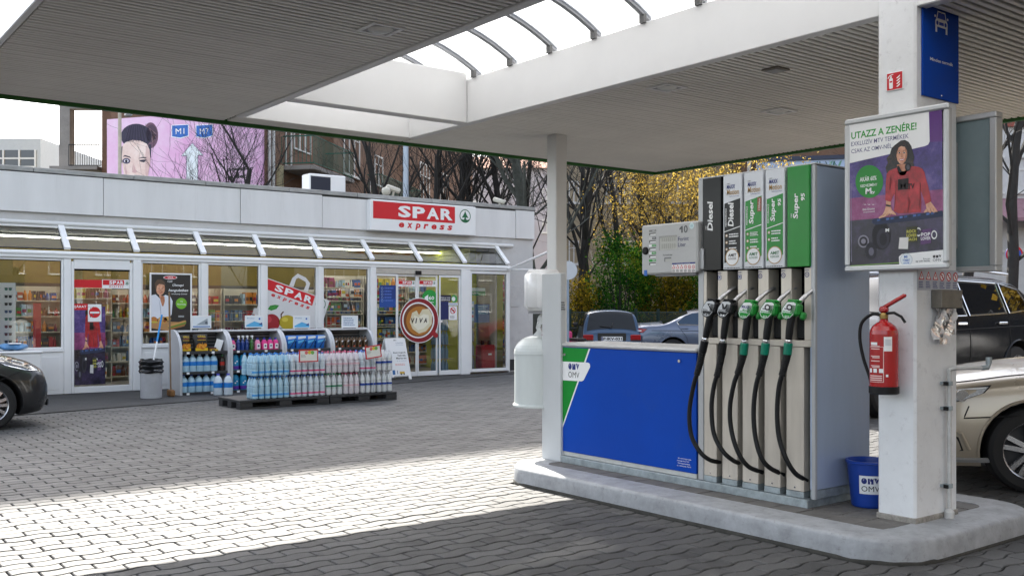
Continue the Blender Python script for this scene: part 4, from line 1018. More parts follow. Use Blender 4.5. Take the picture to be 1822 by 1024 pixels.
# bucket
bx, by = 6.075, 3.885
BUCK = mat('blue_bucket_plastic', (.008, .05, .33, 1), .35, var=.08)
t = thing('bucket', 'blue plastic bucket with white sticker standing between dispenser and pillar', 'bucket', (bx, by, ZI))
mb = MB(); mb.lathe([(.0, ZI + .005), (.112, ZI + .003), (.118, ZI + .015), (.146, ZI + .3), (.154, ZI + .302), (.155, ZI + .318), (.143, ZI + .318), (.112, ZI + .03), (0, ZI + .03)], 32, BUCK, (bx, by, 0)); mb.build('bucket_body', t, smooth=40)
mb = MB(); mb.tube([(bx + .157 * math.cos(R(a)), by + .157 * math.sin(R(a)), ZI + .298 + .01 * abs(math.sin(R(a - 150)))) for a in range(150, 331, 12)], .005, 6, BUCK); mb.build('bucket_handle', t)
mb = MB(); v = []; g0 = math.atan2(-by, -bx) - .12
g1 = MB(wallX(0)); N = 8
def bwrap(m2, u0, z0, u1, z1, mt, off):
    vv = []
    for i in range(N + 1):
        u_ = u0 + (u1 - u0) * i / N
        for z in (z0, z1): rr_ = .118 + (z - ZI - .015) * .0982 + off; g = g0 + u_ / rr_; vv.append((bx + rr_ * math.cos(g), by + rr_ * math.sin(g), z))
    m2.add(vv, [(2 * i, 2 * i + 2, 2 * i + 3, 2 * i + 1) for i in range(N)], mt)
bwrap(mb, -.05, ZI + .1, .1, ZI + .225, W_, .001)
tmp = MB(); omv_mark(tmp, -.035, ZI + .118, .085, ZI + .21, 0, NAVY, K_)
b_ = len(mb.v); conv = []
for p in tmp.v:
    rr_ = .118 + (p.y - ZI - .015) * .0982 + .002 + p.z; g = g0 + p.x / rr_; conv.append((bx + rr_ * math.cos(g), by + rr_ * math.sin(g), p.y))
for q, k in zip(tmp.f, tmp.mi): mb.add([conv[i] for i in q], [tuple(range(len(q)))], tmp.mats[k])
mb.build('sticker', t)
# ------------------------------------------------------------------ poster boxes on the pillar
POSTF = mat('satin_aluminium', (.56, .57, .58, 1), .35, .4, var=.03)
def art(name, c1, c2, c3, sc=3.):
    m = bpy.data.materials.new(name); m.use_nodes = True; n, l = m.node_tree.nodes, m.node_tree.links; b = n['Principled BSDF']
    g = n.new('ShaderNodeNewGeometry'); t = n.new('ShaderNodeTexNoise'); t.inputs['Scale'].default_value = sc; t.inputs['Detail'].default_value = 9; t.inputs['Roughness'].default_value = .75
    l.new(g.outputs['Position'], t.inputs['Vector']); r = n.new('ShaderNodeValToRGB')
    r.color_ramp.elements[0].position = .35; r.color_ramp.elements[0].color = hx(c1); r.color_ramp.elements[1].position = .68; r.color_ramp.elements[1].color = hx(c3)
    e = r.color_ramp.elements.new(.5); e.color = hx(c2)
    l.new(t.outputs[0], r.inputs[0]); l.new(r.outputs[0], b.inputs['Base Color']); b.inputs['Roughness'].default_value = .25
    return m
PURP = art('poster_purple_print', '2a1c4c', '4a3a80', '8a72a8'); MAG = art('poster_magenta_print', '5a2050', '8a3a70', 'a86a98'); DRK = art('poster_dark_print', '15141f', '2a2638', '4a3f66')
PURT = mat('poster_violet', hx('5d2f7c'), .25, var=.1)
SKIN, SKIN2, HAIR, SWR, SWR2 = art('print_skin', 'b87a5c', 'd69c7e', 'e8bca2', 14), art('print_skin_shade', '9a5e44', 'b87a5c', 'c88e70', 18), art('print_hair', '0e0a09', '1c1412', '4a3226', 22), art('print_red_cloth', '7a0f18', 'a81a26', 'c8303a', 12), ink('7c1620')
XP = 5.70; XPF = XP - .006
P0 = pmap('X', XP, 1480, 180, 3.012)
def box_frame(t, x0, x1, y0, y1, z0, z1, face):
    mb = MB(); mb.box(x0 + .012, x1, y0 + .02, y1 - .02, z0 + .02, z1 - .02, POSTF, .004); mb.build('box_body', t)
    for q in ((y0, y1, z0, z0 + .038), (y0, y1, z1 - .038, z1), (y0, y0 + .038, z0 + .0385, z1 - .0385), (y1 - .038, y1, z0 + .0385, z1 - .0385)):
        mb = MB(); xf = x0 if face < 0 else x1
        mb.box(min(xf, xf - face * .03), max(xf, xf - face * .03), q[0], q[1], q[2], q[3], POSTF, .01); mb.build('frame_bar', t)
def dj(mb, Q, d, top=True):
    """advert of a woman in a red sweatshirt at a mixing desk; Q maps crop pixels to the sheet"""
    poly = lambda pts, k, m: mb.flat([Q(x, y) for x, y in pts][::-1], d + k * .0004, m)
    def oval(x, y, rx, ry, k, m, n=24): mb.flat([Q(x + rx * math.cos(2 * math.pi * i / n), y - ry * math.sin(2 * math.pi * i / n)) for i in range(n)], d + k * .0004, m)
    def word(s, x0, y0, x1, yt, k, m, bold=.01, shear=0.):
        a, b = Q(x0, y0); a1 = Q(x1, y0)[0]; b1 = Q(x0, yt)[1]; mb.text(s, a, b, a1, b1, d + k * .0004, m, bold, shear)
    poly([(88, 128), (585, 36), (598, 870), (95, 898)], 0, PURP)
    poly([(92, 520), (596, 470), (598, 610), (93, 640)], 1, MAG)
    poly([(93, 640), (598, 592), (598, 870), (95, 898)], 2, DRK)
    if top:
        poly([(88, 128), (516, 48), (520, 215), (512, 232), (495, 240), (90, 332)], 1, W_); poly([(516, 48), (585, 36), (590, 215), (520, 218)], 1, PURT)
        word('UTAZZ A ZENÉRE!', 100, 205, 450, 158, 2, ink('2f9a3a'), .018); word('EXKLUZÍV MTV TERMÉKEK', 100, 242, 407, 213, 2, ink('5a5a86'), .0); word('CSAK AZ OMV-NÉL', 100, 280, 318, 252, 2, ink('5a5a86'), .0)
        oval(197, 430, 74, 88, 3, ink('2f8a3c'), 32)
        word('AKÁR 60%', 146, 432, 236, 402, 4, W_, .012); word('KEDVEZMÉNY', 150, 462, 240, 444, 4, W_, .01); word('M', 177, 498, 208, 466, 4, W_, .03); word('tv', 206, 498, 226, 480, 4, W_, .02)
    # woman
    poly([(350, 222), (366, 210), (388, 207), (408, 218), (422, 240), (430, 268), (438, 300), (432, 330), (440, 352), (424, 356), (408, 372), (380, 380), (352, 372), (330, 388), (306, 380), (292, 386), (284, 356), (296, 330), (290, 306), (308, 282), (316, 252), (332, 236)], 4, HAIR)
    poly([(346, 340), (392, 335), (402, 372), (388, 396), (364, 398), (350, 380)], 5, SKIN2)
    poly([(345, 262), (352, 242), (366, 234), (384, 235), (396, 248), (401, 272), (399, 298), (392, 318), (380, 334), (370, 338), (360, 334), (349, 318), (343, 294)], 6, SKIN); poly([(386, 236), (397, 248), (401, 272), (399, 298), (390, 322), (378, 335), (388, 310), (393, 280)], 7, SKIN2)
    poly([(340, 312), (336, 270), (346, 242), (370, 226), (398, 232), (408, 262), (407, 312), (401, 292), (399, 262), (388, 244), (368, 240), (354, 250), (346, 276)], 8, HAIR)
    for x in (359, 384): poly([(x - 7, 277), (x, 273), (x + 7, 276), (x, 280)], 8, W_); oval(x + .5, 276.5, 3.2, 3.6, 9, HAIR, 10); poly([(x - 8, 276), (x, 271), (x + 8, 275), (x, 273.5)], 10, HAIR); poly([(x - 9, 267), (x, 262), (x + 8, 264), (x, 265)], 8, HAIR)
    poly([(370, 280), (374, 282), (379, 298), (371, 302), (366, 298)], 7, SKIN2)
    poly([(356, 309), (364, 307), (372, 309), (381, 305), (388, 306), (382, 317), (371, 321), (361, 317)], 8, ink('b0484a')); poly([(359, 310), (372, 312), (385, 308), (380, 314), (371, 316), (363, 314)], 9, W_)
    poly([(340, 358), (352, 352), (364, 372), (382, 376), (398, 366), (408, 350), (440, 348), (464, 352), (482, 362), (494, 382), (500, 412), (512, 450), (520, 490), (530, 535), (512, 548), (498, 556), (490, 524), (478, 490), (472, 478), (476, 540), (474, 592), (420, 598), (352, 600), (328, 588), (334, 540), (332, 496), (322, 512), (314, 536), (298, 540), (282, 530), (284, 480), (286, 430), (290, 390), (306, 370)], 5, SWR)
    for q in ([(338, 420), (344, 424), (340, 520), (334, 580), (331, 560), (337, 500)], [(468, 430), (474, 440), (472, 520), (470, 585), (464, 560), (468, 500)], [(400, 500), (420, 540), (404, 596), (398, 596), (408, 545)], [(310, 400), (320, 420), (308, 480), (304, 470)]): poly(q, 6, SWR2)
    poly([(350, 420), (408, 412), (408, 470), (350, 476)], 7, ink('2a1418')); word('M', 352, 474, 406, 418, 8, ink('14090c'), .035); word('TV', 404, 472, 440, 442, 8, ink('14090c'), .03)
    poly([(344, 352), (356, 344), (372, 376), (358, 384)], 8, ink('1a1a20')); oval(404, 352, 16, 22, 8, ink('1a1a20'), 16); oval(406, 353, 9, 14, 9, ink('55555e'), 14)
    poly([(288, 532), (314, 540), (312, 562), (318, 582), (338, 600), (342, 610), (322, 606), (306, 602), (296, 612), (276, 620), (250, 628), (247, 622), (268, 608), (280, 584), (286, 560)], 7, SKIN); poly([(286, 552), (313, 557), (311, 566), (285, 561)], 8, K_)
    for x in (268, 284, 302): poly([(x, 612), (x + 16, 600), (x + 18, 602), (x + 3, 616)], 8, SKIN2)
    poly([(500, 552), (526, 538), (540, 556), (558, 580), (566, 594), (552, 592), (544, 598), (532, 590), (524, 600), (512, 590), (492, 598), (489, 592), (504, 574)], 7, SKIN)
    for x in (512, 530, 546): poly([(x - 8, 574), (x - 5, 573), (x + 2, 592), (x - 1, 594)], 8, SKIN2)
    # desk, headphones, mugs
    poly([(215, 630), (590, 585), (592, 615), (480, 632), (230, 662), (210, 650)], 6, ink('26304e'))
    for k in range(14): poly([(240 + k * 24, 632 - k * 3), (256 + k * 24, 630 - k * 3), (256 + k * 24, 640 - k * 3), (240 + k * 24, 643 - k * 3)], 7, ink(['3d5a94', '20263a', '5a78b8'][k % 3]))
    oval(262, 720, 50, 75, 4, ink('14131c')); oval(270, 735, 34, 54, 5, ink('34323f')); oval(272, 738, 20, 34, 6, ink('1a1922')); oval(205, 800, 30, 45, 5, ink('23222c')); oval(208, 805, 14, 22, 6, ink('6a6878'))
    oval(166, 750, 30, 34, 5, ink('8d8a98')); oval(166, 750, 22, 26, 6, ink('15141f')); oval(166, 750, 13, 14, 7, ink('8d8a98')); word('M', 284, 700, 304, 682, 6, W_, .05)
    poly([(396, 676), (455, 668), (455, 752), (397, 757)], 6, ink('3a3a20')); poly([(470, 690), (530, 680), (528, 760), (472, 768)], 6, ink('5a3a6a'))
    for s_, x0, y0, x1, yt in (('ROCK', 398, 706, 452, 690), ('LOVER', 398, 728, 452, 712), ('BACH', 400, 748, 452, 734)): word(s_, x0, y0, x1, yt, 7, ink('d7d060'), .02)
    for s_, x0, y0, x1, yt in (('POP', 476, 724, 524, 704), ('LOVER', 474, 744, 526, 728)): word(s_, x0, y0, x1, yt, 7, W_, .02)
    for x, y in ((461, 700), (545, 715)):
        mb.add([(*Q(x + r_ * math.cos(2 * math.pi * i / 14), y - r_ * 1.5 * math.sin(2 * math.pi * i / 14)), d + .0024) for i in range(14) for r_ in (11, 16)], [(2 * i, 2 * i + 1, (2 * i + 3) % 28, (2 * i + 2) % 28) for i in range(14)], W_)
    poly([(360, 730), (408, 728), (405, 792), (354, 790)], 8, ink('dcdad8'))
    if top:
        poly([(356, 832), (372, 818), (598, 795), (598, 872), (358, 884)], 6, W_); poly([(95, 880), (356, 862), (356, 866), (95, 884)], 5, ink('7fae4a'))
        oval(396, 848, 34, 34, 7, ink('cfd6dc')); oval(396, 848, 29, 29, 8, ink('e8eef2')); word('MI', 384, 840, 402, 826, 9, ink('2a6ac0'), .02); word('TÖBBET', 376, 858, 416, 844, 9, ink('2a6ac0'), .02); word('ADUNK', 380, 872, 414, 862, 9, ink('2a6ac0'), .01)
        word('Energia', 486, 850, 524, 840, 7, K_, .0); word('egy jobb élethez.', 446, 864, 524, 852, 7, K_, .01)
        a, b = Q(538, 858); a1 = Q(584, 858)[0]; b1 = Q(538, 824)[1]; omv_mark(mb, a, b, a1, b1, d + .003, K_, K_)
        word('Edu Donna', 162, 585, 226, 575, 4, W_, .01); word('műsorvezető', 166, 598, 226, 590, 4, W_, .0)
        for k in range(7): poly([(156 + k * 11, 560 - 6 * (k % 2)), (158 + k * 11, 558 - 6 * (k % 2)), (169 + k * 11, 552 - 6 * ((k + 1) % 2)), (167 + k * 11, 555 - 6 * ((k + 1) % 2))], 4, W_)
        poly([(100, 860), (103, 860), (100, 440), (97, 440)], 3, ink('8a86a0'))
yL, zT = -P0(65, 110)[0], P0(65, 110)[1]; yR = -P0(612, 110)[0]
yL, yR, z0, z1 = 3.832, 3.115, 1.742, 2.742
t = thing('poster_box', 'white framed advert of a woman in a red sweatshirt at a mixing desk', 'poster', (XP, 3.47, 1.74), group='poster boxes on the pillar')
box_frame(t, XP, 5.783, yR, yL, z0, z1, -1)
mb = MB(wallX(XP + .01))
ctr = [P0(88, 128), P0(585, 36), P0(95, 898), P0(598, 870)]
aL, aR = -(yL - .034), -(yR + .034); bB, bT = z0 + .034, z1 - .034
def Q0(x, y):
    a, b = P0(x, y)
    return (min(max(a, aL), aR), min(max(b, bB), bT))
mb.rect(aL, bB, aR, bT, -.002, PURP)
dj(mb, Q0, 0.); mb.build('poster_sheet', t)
mb = MB(); mb.box(XP + .03, XP + .033, yR + .0195, yR + .0196, 2.0, 2.4, GREY)
mb.box(XP + .05, XP + .056, yR + .0175, yR + .0195, 2.05, 2.45, mat('panel_gap', (.25, .25, .25, 1), .6)); mb.build('hinge_gap', t)
t = thing('poster_box', 'frosted back of the second poster box seen past the right side of the pillar', 'poster', (6.36, 3.47, 1.74), group='poster boxes on the pillar')
x0 = 6.293; FROST = mat('frosted_sheet', (.22, .29, .31, 1), .35, var=.08, scale=5)
mb = MB(); mb.box(x0 + .05, x0 + .1, yR + .03, yL - .03, z0 + .025, z1 - .0, FROST, .003); mb.build('box_body', t)
for q in ((yR, yL, z0, z0 + .035), (yR, yL, z1 - .01, z1 + .028), (yR, yR + .045, z0 + .0355, z1 - .0105), (yL - .045, yL, z0 + .0355, z1 - .0105)):
    mb = MB(); mb.box(x0 + .03, x0 + .12, q[0] + .02, q[1] + .02, q[2], q[3], POSTF, .006); mb.build('frame_bar', t)
mb = MB(); mb.box(x0, x0 + .05, 3.4, 3.6, 1.9, 2.6, GREY); mb.build('mounting_plate', t)

# ------------------------------------------------------------------ shop sign, stickers and posters at the shop
SRED, SGRN = ink('cf1020'), ink('0a6238')
def fir(mb, a, b, r, d, m=SGRN, bg=None):
    mb.ring(a, b, r * .88, r, d, m)
    mb.flat([(a + x * r, b + y * r) for x, y in [(-.16, -.2), (-.62, -.26), (-.4, .0), (-.2, .35), (-.08, .6), (0, .78), (.08, .6), (.2, .35), (.4, .0), (.62, -.26), (.16, -.2)]][::-1], d, m)
    mb.flat([(a + x * r, b + y * r) for x, y in [(-.12, -.2), (.12, -.2), (.16, -.42), (.3, -.56), (.56, -.52), (.62, -.4), (.7, -.56), (.45, -.8), (0, -.93), (-.45, -.8), (-.7, -.56), (-.62, -.4), (-.56, -.52), (-.3, -.56), (-.16, -.42)]][::-1], d + .0003, m)
def spar(mb, a0, b0, a1, b1, d, bare=False):
    w, h = a1 - a0, b1 - b0
    if not bare: mb.rect(a0, b0, a1, b1, d, W_)
    mb.rect(a0 + w * .025, b0 + h * .385, a0 + w * .79, b0 + h * .955, d + .0006, SRED)
    for i, c in enumerate('SPAR'):
        x = a0 + w * (.25 + .133 * i); mb.text(c, x, b0 + h * .475, x + w * .118, b0 + h * .865, d + .0012, W_, .035)
    for i, c in enumerate('express'):
        x = a0 + w * (.255 + .0765 * i); yb = .13; hh = .17 if c not in 'p' else .17
        mb.text(c, x, b0 + h * (yb - (.055 if c == 'p' else 0)), x + w * .05, b0 + h * (yb + hh), d + .0012, SRED, .035, .18)
    fir(mb, a0 + w * .892, b0 + h * .66, h * .235, d + .0012)
YS = 18.72
t = thing('shop_sign', 'white and red shop name sign box with a green fir tree on the grey fascia', 'sign', (11.9, YS, 3.2))
mb = MB(); mb.box(10.53, 13.32, YS, YW - .065, 3.195, 3.86, WHITE2, .01); mb.build('sign_box', t)
mb = MB(wallY(YS - .002)); spar(mb, 10.53, 3.2, 13.315, 3.855, 0, True); mb.build('sign_lettering', t)
# exit door stickers and poster
t = thing('door_sticker', 'red and white shop name strip across the top of the exit door', 'sticker', (4.9, YB, 1.9))
mb = MB(wallY(YB + .026)); a, b = py_(127, 511, YB); c, d_ = py_(232, 497, YB)
mb.rect(a, b, c, b + .14, 0, SRED); spar(mb, a + .52, b - .01, c, b + .15, .0008); mb.build('sticker_print', t)
t = thing('no_entry_sign', 'round red no entry symbol on white card on the exit door', 'sign', (4.8, YB, 1.4))
mb = MB(wallY(YB + .021)); a, b = py_(157, 572, YB); c, d_ = py_(181, 541, YB)
mb.rect(a, b, c, d_, 0, W_); mb.disc((a + c) / 2, (b + d_) / 2 + .01, .098, .0005, SRED); mb.rect((a + c) / 2 - .08, (b + d_) / 2 - .008, (a + c) / 2 + .08, (b + d_) / 2 + .024, .001, W_); mb.build('sign_card', t)
t = thing('exit_sign', 'red strip reading exit in Hungarian beside the no entry symbol', 'sign', (4.6, YB, 1.4))
mb = MB(wallY(YB + .0215)); a, b = py_(126, 551, YB); c, d_ = py_(156.5, 540, YB); mb.rect(a, b, c, d_, 0, SRED); mb.text('KIJÁRAT', a + .02, b + .025, c - .02, d_ - .02, .0006, W_, .015); mb.build('sign_card', t)
t = thing('door_poster', 'lower half of the red sweatshirt advert taped inside the exit door', 'poster', (4.8, YB + .03, .15))
D0 = lambda x, y: py_(x, y, YB)
aL2, bB2 = D0(127, 690)[0], .16; aR2, bT2 = D0(188, 545)[0], D0(127, 545)[1]
def Qd(x, y):
    a, b = P0(x, y); u = (a - aL) / (aR - aL); v = (b - bB) / (bT - bB)
    return (aL2 + min(max(u, 0), 1) * (aR2 - aL2), min(bB2 + max(v, 0) * (bT2 - bB2) / .72, bT2 + .02 * 0))
mb = MB(wallY(YB + .024)); mb.rect(aL2, bB2, aR2, bT2, -.002, PURP); dj(mb, Qd, 0., False); mb.build('poster_sheet', t)
# framed food poster
YP = 18.31
Pf = pmap('Y', YP, 240, 460, 5.687)
t = thing('framed_poster', 'white framed dark food poster with a smiling baker hung at the window', 'poster', (6.2, YP, .95))
a0, b1 = Pf(150, 142); a1 = Pf(576, 142)[0]; b0 = Pf(140, 745)[1]
for q in ((a0, a1, b0, b0 + .028), (a0, a1, b1 - .028, b1), (a0, a0 + .028, b0 + .0285, b1 - .0285), (a1 - .028, a1, b0 + .0285, b1 - .0285)):
    mb = MB(); mb.box(q[0], q[1], YP - .012, YP + .015, q[2], q[3], WHITE2, .004); mb.build('frame_bar', t)
mb = MB(wallY(YP)); mb.rect(a0 + .02, b0 + .02, a1 - .02, b1 - .02, 0, ink('2a2624'))
poly = lambda pts, k, m: mb.flat([Pf(x, y) for x, y in pts][::-1], k * .0005, m)
def oval(x, y, rx, ry, k, m, n=24): mb.flat([Pf(x + rx * math.cos(2 * math.pi * i / n), y - ry * math.sin(2 * math.pi * i / n)) for i in range(n)], k * .0005, m)
def word(s, x0, y0, x1, yt, k, m, bold=.01, shear=0.):
    a, b = Pf(x0, y0); mb.text(s, a, b, Pf(x1, y0)[0], Pf(x0, yt)[1], k * .0005, m, bold, shear)
poly([(165, 370), (210, 360), (250, 400), (310, 365), (360, 385), (382, 430), (372, 560), (350, 600), (165, 610)], 1, ink('e2e4ec'))
poly([(240, 400), (262, 480), (268, 590), (262, 590), (252, 480)], 2, ink('b4b8c8'))
oval(258, 300, 46, 68, 2, SKIN); poly([(205, 300), (200, 250), (225, 212), (265, 208), (300, 235), (312, 270), (285, 262), (245, 255), (222, 275), (216, 320)], 3, ink('5a4434'))
for x in (244, 276): oval(x, 300, 6, 4, 3, HAIR, 8)
poly([(240, 335), (258, 342), (278, 332), (262, 350)], 4, ink('a8443c')); poly([(252, 385), (275, 372), (300, 385), (302, 430), (288, 480), (275, 478), (258, 420)], 4, SKIN2); poly([(246, 365), (270, 372), (262, 395), (246, 388)], 5, SKIN)
oval(358, 190, 70, 19, 1, W_); oval(358, 190, 64, 15, 2, SRED); word('VIVA', 328, 197, 390, 183, 3, W_, .03); word('Café', 330, 238, 380, 218, 1, W_, .0, .3)
word('Ünnepi', 380, 285, 495, 250, 1, W_, .015, .3); word('hangulatban', 340, 338, 538, 305, 1, W_, .015, .3); word('mindennap finomat', 370, 366, 530, 348, 1, W_, .0, .3)
oval(470, 452, 56, 56, 1, ink('76b82a')); word('Új', 460, 440, 484, 424, 2, W_, .02); word('finomság', 428, 470, 514, 452, 2, W_, .01)
poly([(160, 660), (240, 630), (430, 640), (520, 650), (500, 680), (330, 728), (160, 700)], 2, ink('b98a5a'))
oval(280, 622, 48, 38, 3, ink('c9924a')); oval(262, 612, 18, 14, 4, ink('e2b56a')); oval(300, 628, 16, 13, 4, ink('8a4a26')); oval(330, 606, 36, 22, 3, ink('d9a65a')); oval(190, 620, 38, 34, 3, ink('c07a3a')); oval(190, 640, 40, 10, 4, ink('c8b84a'))
poly([(330, 690), (520, 630), (516, 660), (350, 712)], 4, ink('6a8a34')); poly([(330, 672), (510, 622), (520, 636), (335, 692)], 5, ink('cf9a5c')); poly([(345, 706), (512, 658), (505, 672), (360, 722)], 5, ink('a8703c'))
bars(mb, *Pf(440, 590), *Pf(510, 575), 2, .0005, LGRY)
mb.build('poster_sheet', t)
# carrier bag cut-out
YG = YB + .022; Pg = pmap('Y', YG, 460, 460, 7.314)
t = thing('bag_sticker', 'large printed carrier bag cut-out with fruit stuck inside two shop windows', 'sticker', (8.4, YG, .85))
mb = MB(wallY(YG)); poly = lambda pts, k, m: mb.flat([Pg(x, y) for x, y in pts][::-1], k * .0005, m)
def oval(x, y, rx, ry, k, m, n=24): mb.flat([Pg(x + rx * math.cos(2 * math.pi * i / n), y - ry * math.sin(2 * math.pi * i / n)) for i in range(n)], k * .0005, m)
poly([(92, 240), (925, 545), (812, 900), (-105, 900), (-5, 590)], 0, ink('d9d8d8'))
for pts in ([(400, 350), (440, 250), (490, 262), (455, 368)], [(440, 250), (510, 193), (520, 248), (490, 262)], [(510, 193), (615, 245), (612, 300), (520, 248)], [(615, 245), (672, 320), (620, 335), (612, 300)], [(672, 320), (640, 432), (588, 412), (620, 335)]): poly(pts, 0, ink('d9d8d8'))
A = Vector((*Pg(100, 255), 0)); B = Vector((*Pg(735, 487), 0)); r_ = (B - A); L = r_.length; ang = math.atan2(r_.y, r_.x)
mb.M = wallY(YG) @ Matrix.Translation((A.x, A.y, 0)) @ Matrix.Rotation(ang, 4, 'Z')
hB = (Vector((*Pg(70, 390), 0)) - A).length
mb.rect(0, -hB * .97, L, 0, .0006, SRED)
for i, c in enumerate('SPAR'): x = L * (.21 + .2 * i); mb.text(c, x, -hB * .82, x + L * .165, -hB * .18, .0012, W_, .035)
for i, c in enumerate('express'): x = L * (.18 + .118 * i); mb.text(c, x, -hB * (1.42 if c != 'p' else 1.52), x + L * .075, -hB * 1.14, .0012, SRED, .03, .15)
mb.M = wallY(YG)
a, b = Pg(806, 590); fir(mb, a, b, .118, .0006)
oval(170, 830, 108, 112, 1, ink('a01c28')); oval(130, 790, 40, 44, 2, ink('c8404a')); poly([(100, 690), (120, 740), (128, 736), (112, 684)], 2, ink('4a3020'))
poly([(120, 655), (150, 610), (215, 598), (268, 605), (235, 652), (165, 675)], 2, ink('2f8a34')); poly([(150, 650), (255, 608), (200, 640)], 3, ink('5ab04a'))
oval(375, 825, 110, 92, 1, ink('b9a326')); oval(345, 790, 40, 30, 2, ink('d6c44a')); poly([(290, 775), (285, 720), (318, 682), (332, 690), (302, 728), (304, 770)], 2, ink('5a3020'))
poly([(-60, 640), (60, 650), (90, 700), (80, 730), (-80, 720)], 1, ink('c8c6c4'))
mb.build('sticker_sheet', t)
# coffee cup and small stickers on the sliding door
Ps = pmap('Y', YB, 650, 470, 4.877)
def pane_sticker(nm, lab, cat, fn, dep):
    t = thing(nm, lab, cat, (11.5, YB + dep, 1)); mb = MB(wallY(YB + dep)); fn(mb); mb.build('sticker_print', t)
def cup(mb):
    def oval(x, y, rx, ry, k, m, n=36): mb.flat([Ps(x + rx * math.cos(2 * math.pi * i / n), y - ry * math.sin(2 * math.pi * i / n)) for i in range(n)], k * .0005, m)
    oval(462, 486, 170, 196, 0, W_); oval(462, 486, 164, 190, 1, ink('8a1220')); mb.flat([Ps(*p) for p in [(560, 600), (590, 570), (628, 610), (622, 632), (600, 636)]][::-1], .0014, ink('a01a26'))
    oval(454, 484, 140, 156, 2, W_); oval(454, 484, 128, 144, 3, ink('7a4018')); oval(462, 490, 112, 126, 4, ink('b8782e'))
    mb.flat([Ps(*p) for p in [(400, 420), (440, 400), (460, 440), (490, 390), (545, 385), (575, 440), (570, 520), (520, 580), (460, 600), (405, 560), (380, 500)]][::-1], .0025, ink('e2d8b8'))
    mb.flat([Ps(*p) for p in [(420, 440), (455, 460), (500, 430), (545, 440), (548, 510), (500, 556), (450, 570), (410, 530)]][::-1], .003, ink('f2ecd8'))
    for i, c in enumerate('VIVA'): a, b = Ps(392 + i * 36, 512 - i * 2); mb.text(c, a, b, Ps(422 + i * 36 - (14 if c == 'I' else 0), 500)[0], Ps(392, 466)[1], .0036, ink('2a1210'), .04, .2)
pane_sticker('coffee_sticker', 'big red coffee cup picture spanning both leaves of the sliding door', 'sticker', cup, -.024)
def strip(x0, x1):
    def f(mb):
        a, b = Ps(x0, 192); c, d_ = Ps(x1, 142); spar(mb, a, b, c, d_, 0)
    return f
pane_sticker('door_sticker', 'small shop name sticker on the left leaf of the sliding door', 'sticker', strip(292, 440), .03)
pane_sticker('door_sticker', 'small shop name sticker on the right leaf of the sliding door', 'sticker', strip(472, 620), .03)
def green60(mb):
    mb.disc(*Ps(566, 300), .205, 0, ink('1f9a3e')); a, b = Ps(556, 308); mb.text('60', a, b, Ps(604, 308)[0], Ps(556, 275)[1], .0005, W_, .02); bars(mb, *Ps(525, 345), *Ps(605, 325), 2, .0005, LGRY)
    mb.flat([Ps(*p) for p in [(520, 285), (552, 262), (552, 310), (530, 318)]][::-1], .0005, W_)
pane_sticker('price_sticker', 'round green sticker above the coffee cup picture', 'sticker', green60, .0295)
def bluep(mb):
    mb.rect(*Ps(120, 372), *Ps(264, 182), 0, ink('14367e')); 
    for k in range(5): mb.ring(*Ps(145, 208 + 27 * k), .02, .026, .0005, ink('9ab4e0'), 14)
    bars(mb, *Ps(165, 320), *Ps(250, 200), 5, .0005, ink('4a6ab8'), .3); mb.rect(*Ps(120, 372), *Ps(264, 300), .0004, ink('1a4a9a'))
pane_sticker('blue_notice', 'dark blue notice on the left fixed pane of the sliding door', 'notice', bluep, -.006)
def navy(mb):
    mb.rect(*Ps(648, 478), *Ps(722, 322), 0, ink('14235e')); mb.rect(*Ps(648, 320), *Ps(742, 268), 0, ink('1c1c38'))
    mb.text('Nyitva: 0-24', *Ps(655, 296), Ps(735, 296)[0], Ps(655, 282)[1], .0005, W_, .01); mb.text('SZERVIZ', *Ps(655, 314), Ps(735, 314)[0], Ps(655, 301)[1], .0005, W_, .01)
    mb.disc(*Ps(770, 298), .085, .0006, ink('3a9a4a')); mb.disc(*Ps(764, 300), .05, .001, W_); mb.rect(*Ps(720, 355), *Ps(800, 334), .0012, ink('dfe6f0')); mb.text('BANKKÁRTYA', *Ps(726, 350), Ps(794, 350)[0], Ps(726, 339)[1], .0016, NAVY, .0)
    mb.rect(*Ps(652, 502), *Ps(668, 484), .0005, W_)
pane_sticker('opening_notice', 'navy opening hours notice on the right fixed pane of the sliding door', 'notice', navy, -.006)
def dog(mb):
    mb.rect(*Ps(722, 482), *Ps(794, 362), 0, W_); x, y = Ps(758, 400); mb.ring(x, y, .058, .074, .0005, RED); mb.flat([(x - .055, y + .03), (x - .03, y + .05), (x + .055, y - .03), (x + .03, y - .05)], .001, RED)
    mb.flat([(x - .04, y - .03), (x - .032, y - .03), (x - .028, y - .006), (x + .014, y - .006), (x + .02, y - .03), (x + .028, y - .03), (x + .028, y + .004), (x + .046, y + .012), (x + .03, y + .028), (x + .012, y + .012), (x - .034, y + .012)], .0008, K_)
    bars(mb, *Ps(732, 470), *Ps(786, 445), 3, .0005, GREY)
pane_sticker('no_dogs_sign', 'white card with red no dogs symbol on the sliding door', 'sign', dog, -.008)
